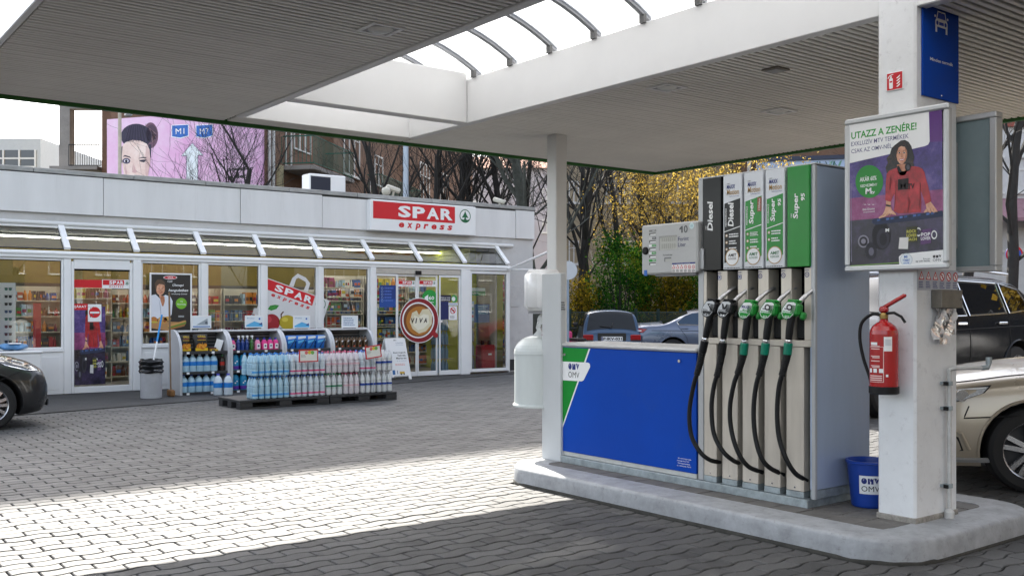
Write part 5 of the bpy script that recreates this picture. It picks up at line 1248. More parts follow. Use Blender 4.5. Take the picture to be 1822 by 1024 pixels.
def bay(mb):
    mb.rect(*Ps(914, 270), *Ps(1050, 205), 0, ink('2a8a4a')); mb.rect(*Ps(930, 232), *Ps(1048, 206), .0005, ink('d8e4d8')); mb.rect(*Ps(914, 490), *Ps(950, 320), 0, ink('a9c8da')); mb.rect(*Ps(952, 505), *Ps(1085, 345), 0, ink('1a5a8e'))
    bars(mb, *Ps(985, 430), *Ps(1075, 360), 4, .0005, ink('8ac0d0'), .4); mb.text('OMV', *Ps(935, 258), Ps(985, 258)[0], Ps(935, 240)[1], .0005, W_)
    for k in range(4): mb.rect(*Ps(918, 460 - 32 * k), *Ps(946, 440 - 32 * k), .0005, ink(['c04050', '4a80b0', '7aa060', 'f0f0f0'][k]))
pane_sticker('window_notices', 'group of blue and green paper notices inside the glazed bay', 'notice', bay, .031)
# ------------------------------------------------------------------ goods in front of the shop
RACKW = mat('rack_grey_metal', (.55, .56, .58, 1), .4, .1, var=.05); RACKD = mat('rack_dark_shelf', (.035, .036, .04, 1), .5, var=.1)
YR0, YR1 = 16.9, 17.48
def rack_side(x, w):
    pr = [(YR0, .0), (YR1, .0), (YR1, 1.13), (YR1 - .1, 1.135)] + [(YR0 + .42 - .42 * math.sin(R(a)), .74 + .395 * math.cos(R(a))) for a in range(0, 91, 9)]
    mb = MB(frame((x, 0, 0), (0, 1, 0), (0, 0, 1))); mb.prism(pr, 0, w, RACKW); return mb
RK = ['rack holding charcoal bags above two rows of water jugs', 'rack holding pink and blue cleaner bottles', 'rack holding blue detergent bags', 'rack holding brown oil bottles next to the sliding door']
XR = [5.80, 6.70, 7.73, 8.71, 9.62]
for i in range(4):
    x0, x1 = XR[i], XR[i + 1] - .004
    t = thing('display_rack', 'grey curved ' + RK[i], 'rack', ((x0 + x1) / 2, 17.2, 0), group='curved goods racks in front of the shop')
    for x in (x0, x1 - .045): rack_side(x, .045).build('side_panel', t)
    for z in (.03, .385, .735):
        mb = MB(); mb.box(x0 + .046, x1 - .046, YR0 + .02, YR1 - .02, z, z + .018, RACKD); mb.box(x0 + .046, x1 - .046, YR0 + .008, YR0 + .02, z - .02, z + .028, RACKD, .003); s_ = mb.build('shelf', t)
        for k in range(2):
            xx = x0 + .12 + .5 * k * rnd.uniform(.8, 1.1); mb = MB(); mb.box(xx, xx + .05, YR0 + .003, YR0 + .0078, z - .015, z + .022, W_); mb.build('price_tag', s_)
    mb = MB(); mb.box(x0 + .046, x1 - .046, YR1 - .02, YR1 - .005, .03, 1.12, RACKD)
    for k in range(5): mb.box(x0 + .06, x1 - .06, YR1 - .035, YR1 - .0205, .8 + k * .06, .83 + k * .06, mat('rack_slat', (.2, .2, .21, 1), .4))
    mb.build('back_panel', t)
    mb = MB(); mb.box(x0 + .046, x1 - .046, YR0 + .2, YR0 + .24, 1.09, 1.115, RACKW, .005); mb.box(x0 + .046, x1 - .046, YR0 + .241, YR1, 1.105, 1.12, RACKW); mb.build('top_rail', t)
CLW = glass('water_bottle_plastic', (.84, .92, .97, 1), .05, .05, body=.93, bodycol=(.84, .93, 1, 1))
CLB = glass('blue_bottle_plastic', (.6, .84, .97, 1), .05, .05, body=.92, bodycol=(.56, .84, 1, 1))
CLC = glass('clear_bottle_plastic', (.93, .94, .95, 1), .06, .05, body=.92, bodycol=(.95, .96, .97, 1))
CLP = glass('pinkish_bottle_plastic', (.92, .88, .9, 1), .06, .05, body=.92, bodycol=(.97, .89, .93, 1))
LB, LPK, LBD, LGN = ink('1f7fd0'), ink('d8306a'), ink('22489e'), ink('1f8a5a')
def lath_obj(name, prof, n, m, parent, sm=40):
    mb = MB(); mb.lathe(prof, n, m, tuple(parent.location)); return mb.build(name, parent, smooth=sm)
def jug(x, y, z, lab, grp, capc='3a4fae', h=.31, r=.068, cat='water jug', m=None, lc=LB):
    t = thing('water_jug', lab, cat, (x, y, z), group=grp); m = m or CLB
    lath_obj('jug_body', [(r * .9, 0), (r, .01), (r, h * .3), (r * .94, h * .34), (r, h * .4), (r, h * .62), (r * .75, h * .8), (r * .32, h * .9), (r * .3, h * .93)], 14, m, t)
    lath_obj('cap', [(r * .36, h * .93), (r * .36, h), (0, h * 1.002)], 10, ink(capc), t)
    lath_obj('jug_label', [(r * 1.01, h * .36), (r * 1.012, h * .58)], 14, lc, t)
    return t
G1 = 'water jugs on the charcoal rack'
for k in range(5): jug(5.93 + k * .125, YR0 + .1, .405, ORD[k] + ' water jug from the left on the middle shelf under the charcoal bags', G1, 'dfe4ea')
t = jug(6.585, YR0 + .1, .405, 'single cola bottle with green cap at the right end of the jug shelf', None, '1f8a3a', .28, .045, 'bottle', mat('cola', (.03, .012, .008, 1), .15, var=0), ink('b02a20'))
for k in range(5): jug(5.9 + k * .132, YR0 + .1, .05, ORD[k] + ' water jug from the left on the bottom shelf under the charcoal bags', G1, '3a4fae')
for k, (px, py) in enumerate(((388, 704), (406, 703.5))):
    x, y = gz(px, py); jug(x, y, .014, ['left', 'right'][k] + ' one of two clear water jugs standing on the ground by the rack', 'water jugs on the ground', '4a4fc0', .37, .078, 'water jug', CLW)
def bag(x, y, z, w, h, lab, kind, grp):
    t = thing('charcoal_bag' if kind == 0 else 'detergent_bag', lab, 'bag', (x, y, z), group=grp)
    c = [ink('1c1a18'), ink('1f6fc4')][kind]
    mb = MB(); n = 7; v = []
    for i in range(n):
        s_ = i / (n - 1); zz = z + h * s_; d = .075 * (1 - (2 * s_ - .9) ** 2 * .55) if s_ < .97 else .012
        for k in range(12):
            g = 2 * math.pi * k / 12; v.append((x + w / 2 * math.cos(g) * (1 - .06 * math.sin(s_ * 6)), y + max(d, .012) * math.sin(g), zz))
    mb.add(v, [(i * 12 + k, i * 12 + (k + 1) % 12, i * 12 + 12 + (k + 1) % 12, i * 12 + 12 + k) for i in range(n - 1) for k in range(12)] + [tuple(range(12))[::-1], tuple(range((n - 1) * 12, n * 12))], c)
    mb.build('bag_body', t, smooth=60)
    mb = MB(wallY(y - .082))
    if kind == 0:
        mb.rect(x - w * .44, z + .015, x + w * .44, z + .065, 0, ink('e2b81e')); mb.text('GRILL', x - w * .3, z + h * .83, x + w * .3, z + h * .95, 0, ink('e8c020'), .02); mb.text('FASZÉN', x - w * .26, z + h * .74, x + w * .26, z + h * .8, 0, ink('b03a20'), .01); mb.rect(x - w * .3, z + h * .66, x + w * .3, z + h * .69, 0, ink('d8b020'))
        for k in range(7): mb.disc(x + w * (-.24 + .08 * k), z + h * (.3 + .07 * math.sin(k * 1.3)), .036, .0004 * k, ink(['d98a1e', 'c46a14', 'e8a83a'][k % 3]), 8)
        for k in range(3): mb.flat([(x + w * (-.2 + .17 * k), z + h * .32), (x + w * (-.08 + .17 * k), z + h * .34), (x + w * (-.13 + .17 * k), z + h * (.5 + .06 * (k % 2)))], .003, ink('d98a1e'))
    else:
        mb.flat([(x - w * .42, z + h * .72), (x + w * .42, z + h * .8), (x + w * .4, z + h * .96), (x - w * .4, z + h * .93)], 0, ink('e6eef4')); mb.flat([(x - w * .3, z + h * .04), (x - w * .2, z + h * .04), (x + w * .35, z + h * .66), (x + w * .3, z + h * .72)], .0004, ink('10305e'))
        mb.flat([(x - w * .42, z + h * .4), (x + w * .42, z + h * .62), (x + w * .42, z + h * .7), (x - w * .42, z + h * .6)], .0002, ink('5ab4e8'))
    mb.build('bag_print', t)
bag(5.945, YR0 + .18, .755, .19, .29, 'left black and yellow charcoal bag, partly behind the rack side', 0, 'charcoal bags'); bag(6.2, YR0 + .13, .755, .25, .3, 'right black and yellow charcoal bag, fully visible on the top shelf', 0, 'charcoal bags')
t = thing('firelighter_box', 'small yellow and black box lying beside the charcoal bags', 'box', (6.43, YR0 + .1, .755)); mb = MB(); mb.box(6.36, 6.5, YR0 + .06, YR0 + .14, .755, .79, ink('d8b020'), .003); mb.box(6.38, 6.44, YR0 + .058, YR0 + .0598, .76, .785, K_); mb.build('box_body', t); mb = MB(); mb.box(6.37, 6.5, YR0 + .15, YR0 + .22, .755, .82, ink('5a3020'), .004); mb.build('second_layer', t)
t = thing('paper_card', 'tilted white card leaning at the right end of the charcoal shelf', 'card', (6.56, YR0 + .2, .755)); mb = MB(Matrix.Translation((6.56, YR0 + .2, .86)) @ Matrix.Rotation(R(18), 4, 'Y') @ Matrix.Rotation(R(-25), 4, 'Z')); mb.box(-.06, .06, -.004, .004, -.1, .1, W_); mb.build('card_sheet', t)
def cleaner(x, y, c, kind, lab, grp):
    t = thing('cleaner_bottle', lab, 'bottle', (x, y, .755), group=grp)
    if kind == 0:
        lath_obj('bottle_body', [(.05, 0), (.056, .01), (.056, .12), (.04, .17), (.02, .185)], 12, ink(c), t); lath_obj('cap', [(.022, .186), (.022, .22), (0, .221)], 8, ink('2a3f9e'), t)
        mb = MB(wallY(y - .0575)); mb.rect(x - .03, .78, x + .03, .87, 0, W_); mb.disc(x, .83, .018, .0004, ink('2a2f5e'), 10); mb.build('bottle_label', t)
    else:
        lath_obj('bottle_body', [(.034, 0), (.038, .01), (.038, .14), (.014, .2), (.013, .23)], 10, glass('cleaner_' + c, hx(c), .05, .05, .5, hx(c)), t)
        mb = MB(); mb.box(x - .012, x + .012, y - .05, y + .02, .985, 1.02, W_, .004); mb.box(x - .006, x + .006, y - .045, y - .03, .955, .984, W_); mb.build('spray_trigger', t)
for k, (x, c, kd) in enumerate(((6.78, 'e0508a', 0), (6.89, '2a5fc8', 1), (6.97, '2a5fc8', 1), (7.05, '2a5fc8', 1), (7.14, '4aa030', 1), (7.25, 'e88ab0', 0), (7.38, 'e03a8a', 0), (7.49, 'e03a8a', 0), (7.6, 'e03a8a', 0))):
    w = 'pink cleaner bottle' if kd == 0 else ('green spray bottle' if c == '4aa030' else 'blue spray bottle')
    n_ = [0, 0, 1, 2, 0, 1, 2, 3, 4][k]
    lab = w + ' on the top shelf of the cleaner rack' if c == '4aa030' else ORD[n_] + ' ' + w + ' from the left on the top shelf of the cleaner rack'
    cleaner(x, YR0 + .12, c, kd, lab, 'cleaner bottles on the rack')
for z, zn in ((.405, 'middle'), (.05, 'bottom')):
    for k in range(2 if z > .1 else 2):
        t = thing('detergent_pack', ('left' if k == 0 else 'right') + ' turquoise and purple pack on the ' + zn + ' shelf of the cleaner rack', 'pack', (6.83 + k * .15, YR0 + .12, z), group='turquoise packs on the cleaner rack')
        lath_obj('pack_body', [(.06, 0), (.068, .02), (.068, .2), (.045, .27), (.02, .28)], 12, ink('1a8ab8'), t); lath_obj('pack_band', [(.069, .02), (.0695, .08)], 12, ink('5a2a9a'), t)
        mb = MB(); [mb.lathe([(0, -.002), (.014, 0), (0, .002)], 8, W_, (6.81 + k * .15 + .03 * (j % 2), YR0 + .05, z + .13 + .03 * j), 'y') for j in range(2)]; mb.build('pack_print', t)
for k in range(4): bag(7.9 + k * .2, YR0 + .14, .755, .19, .25, ORD[k] + ' blue and white detergent bag from the left', 1, 'detergent bags on the rack')
OILM = mat('brown_oil_bottle', (.11, .06, .025, 1), .3, var=.1)
for k in range(6):
    for row in range(2):
        x, y = 8.82 + k * .126, YR0 + .1 + row * .12
        t = thing('oil_bottle', ORD[k] + ' brown oil bottle from the left, ' + ('front' if row == 0 else 'back') + ' row of the last rack', 'bottle', (x, y, .755), group='oil bottles on the last rack')
        mb = MB(); mb.prism([(y - .045, .755), (y + .045, .755), (y + .045, .9), (y + .01, .965), (y - .045, .93)], 0, .08, OILM) if 0 else mb.box(x - .042, x + .042, y - .04, y + .04, .756, .9, OILM, .01); mb.build('bottle_body', t)
        mb = MB(); mb.lathe([(.036, .9), (.015, .945), (.014, .96)], 8, OILM, (x, y, 0)); mb.lathe([(.017, .955), (.017, .985), (0, .986)], 8, K_, (x, y, 0)); mb.build('bottle_neck', t)
        if row == 0:
            mb = MB(wallY(y - .041)); mb.flat([(x - .036, .775), (x - .01, .775), (x + .036, .86), (x + .036, .895), (x + .02, .895), (x - .036, .8)], 0, K_); mb.flat([(x - .025, .775), (x + .01, .775), (x + .0, .8), (x - .02, .8)], .0006, ink('c8502a')); mb.flat([(x - .03, .88), (x, .9), (x + .01, .89), (x - .02, .86)], .0006, W_); mb.build('bottle_label', t)
# information cards on the rack tops
for k, (xa, ya, xb, yb_, what) in enumerate(((341, 584, 376, 561, 'grey wheel picture'), (436, 583, 469, 561, 'blue wave picture and a small white bottle'), (522, 584, 552, 561, 'blue wave picture near the bag cut-out'), (608, 583, 637, 561, 'plain table of figures'))):
    a, b = py_(xa, ya, 17.2); c, d_ = py_(xb, yb_, 17.2)
    t = thing('info_card', 'white framed card with ' + what + ' on the rack top', 'card', ((a + c) / 2, 17.2, b), group='cards on the rack tops')
    mb = MB(); mb.box(a, c, 17.2, 17.215, b, d_, WHITE2, .003); mb.box(a + .05, c - .05, 17.19, 17.24, b - .012, b + .002, BLACK); mb.build('card_frame', t)
    mb = MB(wallY(17.1995)); w = c - a; mb.rect(a + .02, b + .02, c - .02, d_ - .02, 0, ink('e4ebf0'))
    if k == 3: bars(mb, a + .04, b + .05, c - .05, d_ - .04, 5, .0005, ink('8a9ab8'))
    elif k == 0: mb.flat([(a + .08, b + .06), (c - .06, b + .06), (c - .07, d_ - .05)], .0005, ink('9aa4ac')); mb.disc(c - .09, b + .1, .025, .001, ink('5a6470'), 12); mb.rect(a + .02, b + .02, c - .02, b + .04, .0005, ink('2a6ab0'))
    else: mb.flat([(a + .02, b + .05), (a + w * .5, b + .12), (c - .02, b + .07), (c - .02, b + .02), (a + .02, b + .02)], .0005, ink('5ab0e0')); mb.disc(c - .08, d_ - .06, .018, .0008, ink('2a5ab0'), 10); mb.flat([(c - .1, b + .06), (c - .03, b + .1), (c - .03, b + .05)], .001, ink('1a3f8a')); mb.text('Promo', a + .04, d_ - .06, a + w * .5, d_ - .035, .0008, ink('6a8ab0'))
    mb.build('card_print', t)
# ------------------------------------------------------------------ pallets of bottled water
YPF = 14.13
PALM = mat('black_plastic_pallet', (.028, .028, .03, 1), .55, var=.2, scale=9, dirt=.3, dirtcol=(.12, .115, .11, 1))
for k, (a, b) in enumerate(((5.74, 7.205), (7.225, 8.44))):
    t = thing('pallet', 'black plastic pallet under the ' + ('blue labelled water on the left' if k == 0 else 'clear bottled water on the right'), 'pallet', ((a + b) / 2, 14.55, 0), group='pallets of bottled water')
    mb = MB(); mb.box(a, b, YPF - .02, YPF + .85, .095, .135, PALM, .006); mb.build('deck', t)
    n = 3
    for i in range(n):
        for j in range(3):
            x = a + (b - a - .2) * i / (n - 1); y = YPF - .02 + .35 * j; mb = MB(); mb.box(x, x + .2, y, y + .15, .022, .0945, PALM, .006); mb.build('foot_block', t)
    for j in range(3): mb = MB(); mb.box(a, b, YPF - .02 + .35 * j, YPF + .13 + .35 * j, 0, .0215, PALM, .004); mb.build('skid', t)
BH = .335
def bottle_mesh(m, cap):
    mb = MB(); r = .046
    mb.lathe([(r * .7, 0), (r, .012), (r, .085), (r * .9, .1), (r, .115), (r, .17), (r * .88, .185), (r, .2), (r * .97, .225), (r * .62, .28), (r * .3, .31), (r * .28, .318)], 9, m)
    mb.lathe([(r * .36, .315), (r * .36, BH), (0, BH + .001)], 7, cap); o = mb.build('bottle', None, smooth=60); me = o.data; bpy.data.objects.remove(o); return me
def label_mesh(m, z0, z1):
    mb = MB(); mb.lathe([(.0466, z0), (.0466, z1)], 9, m); o = mb.build('bottle_label', None, smooth=60); me = o.data; bpy.data.objects.remove(o)
    return me
KIND = {'b': (bottle_mesh(CLB, ink('2a7fd0')), label_mesh(ink('4a9fe0'), .045, .075), 'blue tinted water bottles with blue labels'),
        'p': (bottle_mesh(CLW, ink('5a7fd0')), label_mesh(ink('e05a8a'), .045, .07), 'clear blue water bottles with pink labels'),
        'r': (bottle_mesh(CLP, ink('d86a8a')), label_mesh(ink('e4bcc4'), .13, .155), 'pinkish clear bottles with pale red labels'),
        'g': (bottle_mesh(CLC, ink('3a9a6a')), label_mesh(LGN, .13, .155), 'colourless bottles with green labels'),
        'n': (bottle_mesh(CLC, ink('e8e8ee')), label_mesh(LBD, .125, .16), 'colourless bottles with dark blue labels')}
FILM = glass('shrink_film', (.98, .99, 1, 1), -.03, .2)
rows = {1: 'bbppprnn', 0: 'bbpppgrn'}
rows[0] = 'bbppgrnn'; rows[1] = 'bbpprrpn'
for lay in (0, 1):
    for dep in (0, 1, 2):
        for c in range(8):
            kd = rows[lay][c]; bm_, lm_, desc = KIND[kd]
            x0 = 5.955 + c * .3045; y0 = YPF + .005 + dep * .2; z0 = .136 + lay * (BH + .012)
            if dep == 2 and lay == 0: continue
            rowtxt = ('front', 'second', 'back')[dep]
            t = thing('water_pack', '%s pack from the left, %s row, %s layer: %s' % (ORD[c], rowtxt, ('bottom', 'top')[lay], desc), 'water pack', (x0 + .15, y0 + .1, z0), group='six-bottle water packs on the pallets')
            for i in range(3):
                for j in range(2):
                    if dep and j: continue
                    o = bpy.data.objects.new('bottle', bm_); COL.objects.link(o); o.parent = t; o.location = (-.1 + i * .1 + rnd.uniform(-.002, .002), -.05 + j * .097, 0); o.rotation_euler = (0, 0, rnd.uniform(0, 6))
                    if dep == 0 and j == 0: q = bpy.data.objects.new('bottle_label', lm_); COL.objects.link(q); q.parent = o
            if False:
                mb = MB(); mb.box(x0 + .002, x0 + .3, y0 - .004, y0 + .19, z0 + .002, z0 + .3, FILM, .02); mb.build('shrink_wrap', t, smooth=60)
def frame_sign(xa, ya, xb, yb_, tilt, lab, poleto):
    a, b = py_(xa, ya, YPF - .04); c, d_ = py_(xb, yb_, YPF - .04); w, h = c - a, d_ - b
    t = thing('price_sign', lab, 'price sign', ((a + c) / 2, YPF - .04, b), group='red framed price signs on the water')
    T = Matrix.Translation(((a + c) / 2, YPF - .04, (b + d_) / 2)) @ Matrix.Rotation(R(tilt), 4, 'Y')
    mb = MB(T); f = .016
    for q in ((-w / 2, w / 2, -h / 2, -h / 2 + f), (-w / 2, w / 2, h / 2 - f, h / 2), (-w / 2, -w / 2 + f, -h / 2 + f, h / 2 - f), (w / 2 - f, w / 2, -h / 2 + f, h / 2 - f)): mb.box(q[0], q[1], -.006, .008, q[2], q[3], ink('c81828'))
    mb.build('sign_frame', t)
    mb = MB(T @ frame((0, -.002, 0), (1, 0, 0), (0, 0, 1))); mb.rect(-w / 2 + f, -h / 2 + f, w / 2 - f, h / 2 - f, 0, ink('eceae2'))
    mb.disc(-w * .12, h * .25, .028, .0006, ink('e07070'), 12); mb.disc(w * .05, h * .27, .03, .001, ink('e8c84a'), 12); mb.disc(w * .2, h * .25, .03, .0014, ink('7ab85a'), 12); bars(mb, -w * .4, -h * .1, -w * .1, h * .1, 3, .0006, ink('b0aca4')); mb.build('price_card', t)
    mb = MB(); mb.tube([((a + c) / 2, YPF - .035, b + .01), ((a + c) / 2 + .01, YPF - .03, poleto)], .004, 5, GREY); mb.build('sign_pole', t)
frame_sign(532, 644, 566, 621, 0, 'upright red framed price sign in the middle of the water stack', .5)
frame_sign(650, 637, 678, 614, -7, 'tilted red framed price sign at the right end of the water stack', .14)
# A-board
t = thing('pavement_sign', 'white A-board with black Hungarian text beside the sliding door', 'A-board', (11.0, 18.1, .0))
mb = MB(); YA = 17.95
a, b = py_(684, 603, YA + .08); c, _ = py_(718, 603, YA + .08); a2, b2 = py_(697, 673, YA - .1); c2_, _ = py_(733, 673, YA - .1)
T0 = [(a, YA + .08, b), (c, YA + .08, b), (c2_, YA - .1, .02), (a2, YA - .1, .02)]
U = (Vector(T0[1]) - Vector(T0[0])).normalized(); V_ = (Vector(T0[0]) - Vector(T0[3])).normalized()
FMx = frame(T0[3], (1, 0, 0), (0, (T0[0][1] - T0[3][1]), b))
w, h = c2_ - a2, math.hypot(b, .18); sk = (a - a2) / h
def S(x, y): return (x * w + sk * y * h, y * h)
mb.M = FMx; mb.prism([S(0, .06), S(.12, .06), S(.16, .085), S(.84, .085), S(.88, 0), S(1, 0), S(1, .97), S(.97, 1), S(.03, 1), S(0, .97)], -.03, 0, WHITE2); mb.build('front_board', t)
mb = MB(FMx); bd = lambda s_, x0, y0, x1, y1, m, bo=.015: mb.text(s_, *S(x0, y0), S(x1, y0)[0], S(x0, y1)[1], .0012, m, bo)
bd('NE A', .42, .93, .56, .96, K_); bd('UNIÓN', .5, .86, .86, .905, ink('9aa2b0'), 0); bd('KÁVÉZZ', .5, .82, .86, .842, ink('9aa2b0'), 0)
bd('Kávé megvolt.', .3, .62, .92, .665, K_); bd('Tank tele.', .48, .555, .9, .6, K_); bd('Matrica van.', .4, .49, .92, .535, K_); bd('És te mehetsz?', .42, .44, .9, .465, ink('9aa2b0'), 0); bars(mb, *S(.3, .34), *S(.9, .38), 2, .0012, ink('e8a8a0'))
mb.rect(*S(.1, .12), *S(.24, .23), .0012, ink('2a6aa8')); mb.rect(*S(.33, .13), *S(.37, .22), .0012, NAVY); mb.rect(*S(.45, .13), *S(.7, .19), .0012, ink('d8b04a')); mb.disc(*S(.52, .13), .018, .0016, K_, 10); mb.disc(*S(.66, .13), .018, .0016, K_, 10)
for k in range(5): mb.ring(*S(.1 + .02 * k, .86 - .05 * k), .018, .02, .001, LGRY, 12)
mb.build('board_print', t)
mb = MB(); mb.M = Matrix.Identity(4); mb.add([(a, YA + .1, b), (c, YA + .1, b), (c2_ - .1, YA + .38, .02), (a2 - .1, YA + .38, .02), (a, YA + .12, b), (c, YA + .12, b), (c2_ - .1, YA + .4, .02), (a2 - .1, YA + .4, .02)], [(0, 1, 2, 3), (7, 6, 5, 4), (0, 4, 5, 1), (1, 5, 6, 2), (2, 6, 7, 3), (3, 7, 4, 0)], WHITE2); mb.build('rear_board', t)
# waste tub, mop and broom, freezer box
bx, by = 5.26, 16.72
t = thing('waste_tub', 'grey cylindrical waste tub lined with a black bag outside the shop', 'waste bin', (bx, by, .014))
mb = MB(); mb.lathe([(.15, .014), (.168, .02), (.178, .5)], 24, mat('tub_grey', (.42, .42, .44, 1), .45, var=.08, scale=8, dirt=.2), (bx, by, 0)); mb.build('tub_body', t, smooth=40)
mb = MB(); pr = []; BAGM = mat('black_bag_film', (.01, .01, .011, 1), .25, var=0, bump=1., bscale=14)
for i in range(9): pr.append((.19 + .012 * math.sin(i * 2.1), .44 + .026 * i))
pr += [(.17, .662), (.16, .6), (.1, .5), (0, .48)]; mb.lathe(pr, 24, BAGM, (bx, by, 0)); mb.v = [p + Vector((.006 * math.sin(i * 1.9), .006 * math.cos(i * 2.7), .008 * math.sin(i * 1.1))) for i, p in enumerate(mb.v)]; mb.build('bin_bag', t, smooth=60)
def stick(nm, lab, p, q, m1, m2, brk, r=.013):
    t = thing(nm, lab, nm, p); p, q = Vector(p), Vector(q); mid = p.lerp(q, brk)
    mb = MB(); mb.tube([p, mid], r, 8, m1); mb.build('lower_handle', t); mb = MB(); mb.tube([mid, q], r * 1.25, 8, m2); mb.build('grip_handle', t); return t
a = py_(285, 664, by + .02); b_ = py_(288, 560, by + .3); stick('mop', 'mop with white and blue handle standing in the waste tub', (bx + .02, by + .02, .5), (b_[0], by + .3, b_[1]), WHITE2, ink('1f8ad0'), .5)
WOODB = mat('wooden_handle', (.2, .12, .06, 1), .6, var=.2, scale=20)
b_ = py_(301, 520, by + .5); q0 = py_(304, 694, by + .12)
t = stick('broom', 'broom with long wooden handle leaning between tub and rack', (q0[0], by + .12, .12), (b_[0], by + .5, b_[1]), WOODB, WOODB, .5)
mb = MB(); mb.box(q0[0] - .04, q0[0] + .04, by + .0, by + .22, .016, .13, mat('broom_bristle', (.25, .12, .04, 1), .8, var=.3, scale=60), .02); mb.build('broom_head', t)
t = thing('ice_chest', 'white chest with rolled blue sacks on it by the leftmost window', 'chest', (3.3, 17.8, .014))
mb = MB(); mb.box(2.2, 3.72, 17.4, 18.1, .014, .78, WHITE2, .02); mb.build('chest_body', t); mb = MB(); mb.box(2.18, 3.74, 17.38, 18.12, .781, .82, WHITE2, .012); mb.build('chest_lid', t)
for k in range(3):
    t = thing('blue_sack', ('leftmost', 'middle', 'rightmost')[k] + ' folded blue sack lying on the white chest', 'sack', (2.5 + k * .42, 17.7, .82), group='blue sacks on the chest')
    mb = MB(); v = []
    for i in range(7):
        for j in range(10):
            g = 2 * math.pi * j / 10; s_ = math.sin(math.pi * (i + .5) / 7) ** .5; v.append((2.3 + k * .42 + i * .07, 17.7 + .2 * math.cos(g) * s_, .885 + .06 * math.sin(g) * s_ + .008 * math.sin(i * 2 + j * 3)))
    mb.add(v, [(i * 10 + j, i * 10 + (j + 1) % 10, i * 10 + 10 + (j + 1) % 10, i * 10 + 10 + j) for i in range(6) for j in range(10)] + [tuple(range(10))[::-1], tuple(range(60, 70))], mat('blue_sack_film', (.12, .3, .55, 1), .35, var=.4, scale=9)); mb.build('sack_body', t, smooth=60)
    mb = MB(); mb.box(2.42 + k * .42, 2.6 + k * .42, 17.5, 17.6, .93, .952, W_, .008); mb.build('sack_label', t)
# ------------------------------------------------------------------ cars
TYRE = mat('tyre_rubber', (.014, .014, .015, 1), .75, var=.2, scale=12); WELL = mat('wheel_well', (.008, .008, .008, 1), .9, var=0)
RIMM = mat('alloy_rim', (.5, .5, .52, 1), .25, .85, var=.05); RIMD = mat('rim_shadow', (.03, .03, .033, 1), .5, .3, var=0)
CARGL = glass('car_glass', (.28, .33, .34, 1), .1); CARDG = glass('car_dark_glass', (.06, .07, .08, 1), .02)
TRIM = mat('black_car_trim', (.015, .015, .016, 1), .45, var=.1); CABIN = mat('car_cabin', (.02, .02, .022, 1), .8, var=.2)
LAMPG = glass('headlamp_cover', (.9, .93, .95, 1), .1); LAMPR = mat('tail_lamp_red', (.35, .008, .012, 1), .15, var=.1, coat=.5); LAMPI = mat('lamp_reflector', (.75, .77, .8, 1), .15, .35, var=.3, scale=40)
def carpaint(name, c, metal=.3):
    m = mat(name, c, .28, metal, var=.04, scale=1.2, coat=.7); return m
def interp(T, x):
    if x <= T[0][0]: return T[0][1]
    for i in range(len(T) - 1):
        (x0, v0), (x1, v1) = T[i], T[i + 1]
        if x <= x1:
            h = x1 - x0; t = (x - x0) / h
            def sl_(j):
                if j <= 0 or j >= len(T) - 1: return 0 if False else ((T[min(j + 1, len(T) - 1)][1] - T[max(j - 1, 0)][1]) / (T[min(j + 1, len(T) - 1)][0] - T[max(j - 1, 0)][0]))
                a = (T[j][1] - T[j - 1][1]) / (T[j][0] - T[j - 1][0]); b = (T[j + 1][1] - T[j][1]) / (T[j + 1][0] - T[j][0])
                return 0 if a * b <= 0 else 2 * a * b / (a + b)
            m0, m1 = sl_(i), sl_(i + 1)
            return v0 * (2 * t ** 3 - 3 * t * t + 1) + h * m0 * (t ** 3 - 2 * t * t + t) + v1 * (3 * t * t - 2 * t ** 3) + h * m1 * (t ** 3 - t * t)
    return T[-1][1]
class Shape:
    def __init__(s, L, W, top, bot, plan, belt, tum=.18): s.L, s.W, s.T, s.B, s.P, s.bz, s.tum = L, W, top, bot, plan, belt, tum
    def w(s, x): return s.W * interp(s.P, x)
    def hw(s, x, z):
        zt, zb, w = interp(s.T, x), interp(s.B, x), s.w(x); belt = min(interp(s.bz, x), zt - .03); zm = zb + .5 * (belt - zb)
        if z <= zm: k = (zm - z) / max(.01, zm - zb); y = w * (1 - .02 * k - .07 * k ** 4)
        elif z <= belt: k = (z - zm) / max(.01, belt - zm); y = w * (1 - .05 * k * k)
        else: y = w * (.95 - s.tum * (z - belt) / .5)
        rc = min(.13, .45 * (zt - zb)); zc = zt - rc
        if z > zc: y *= max(0, 1 - ((z - zc) / rc) ** 2.2) ** .45
        return y
    def top(s, x, f):                                     # height of the upper skin at the fraction f of the half width
        zt, zb = interp(s.T, x), interp(s.B, x); rc = min(.13, .45 * (zt - zb)); zc = zt - rc
        return zc + rc * max(0, 1 - f ** (1 / .45)) ** (1 / 2.2)
    def side(s, x, z, off, sg): return (x, sg * (s.hw(x, z) + off), z)
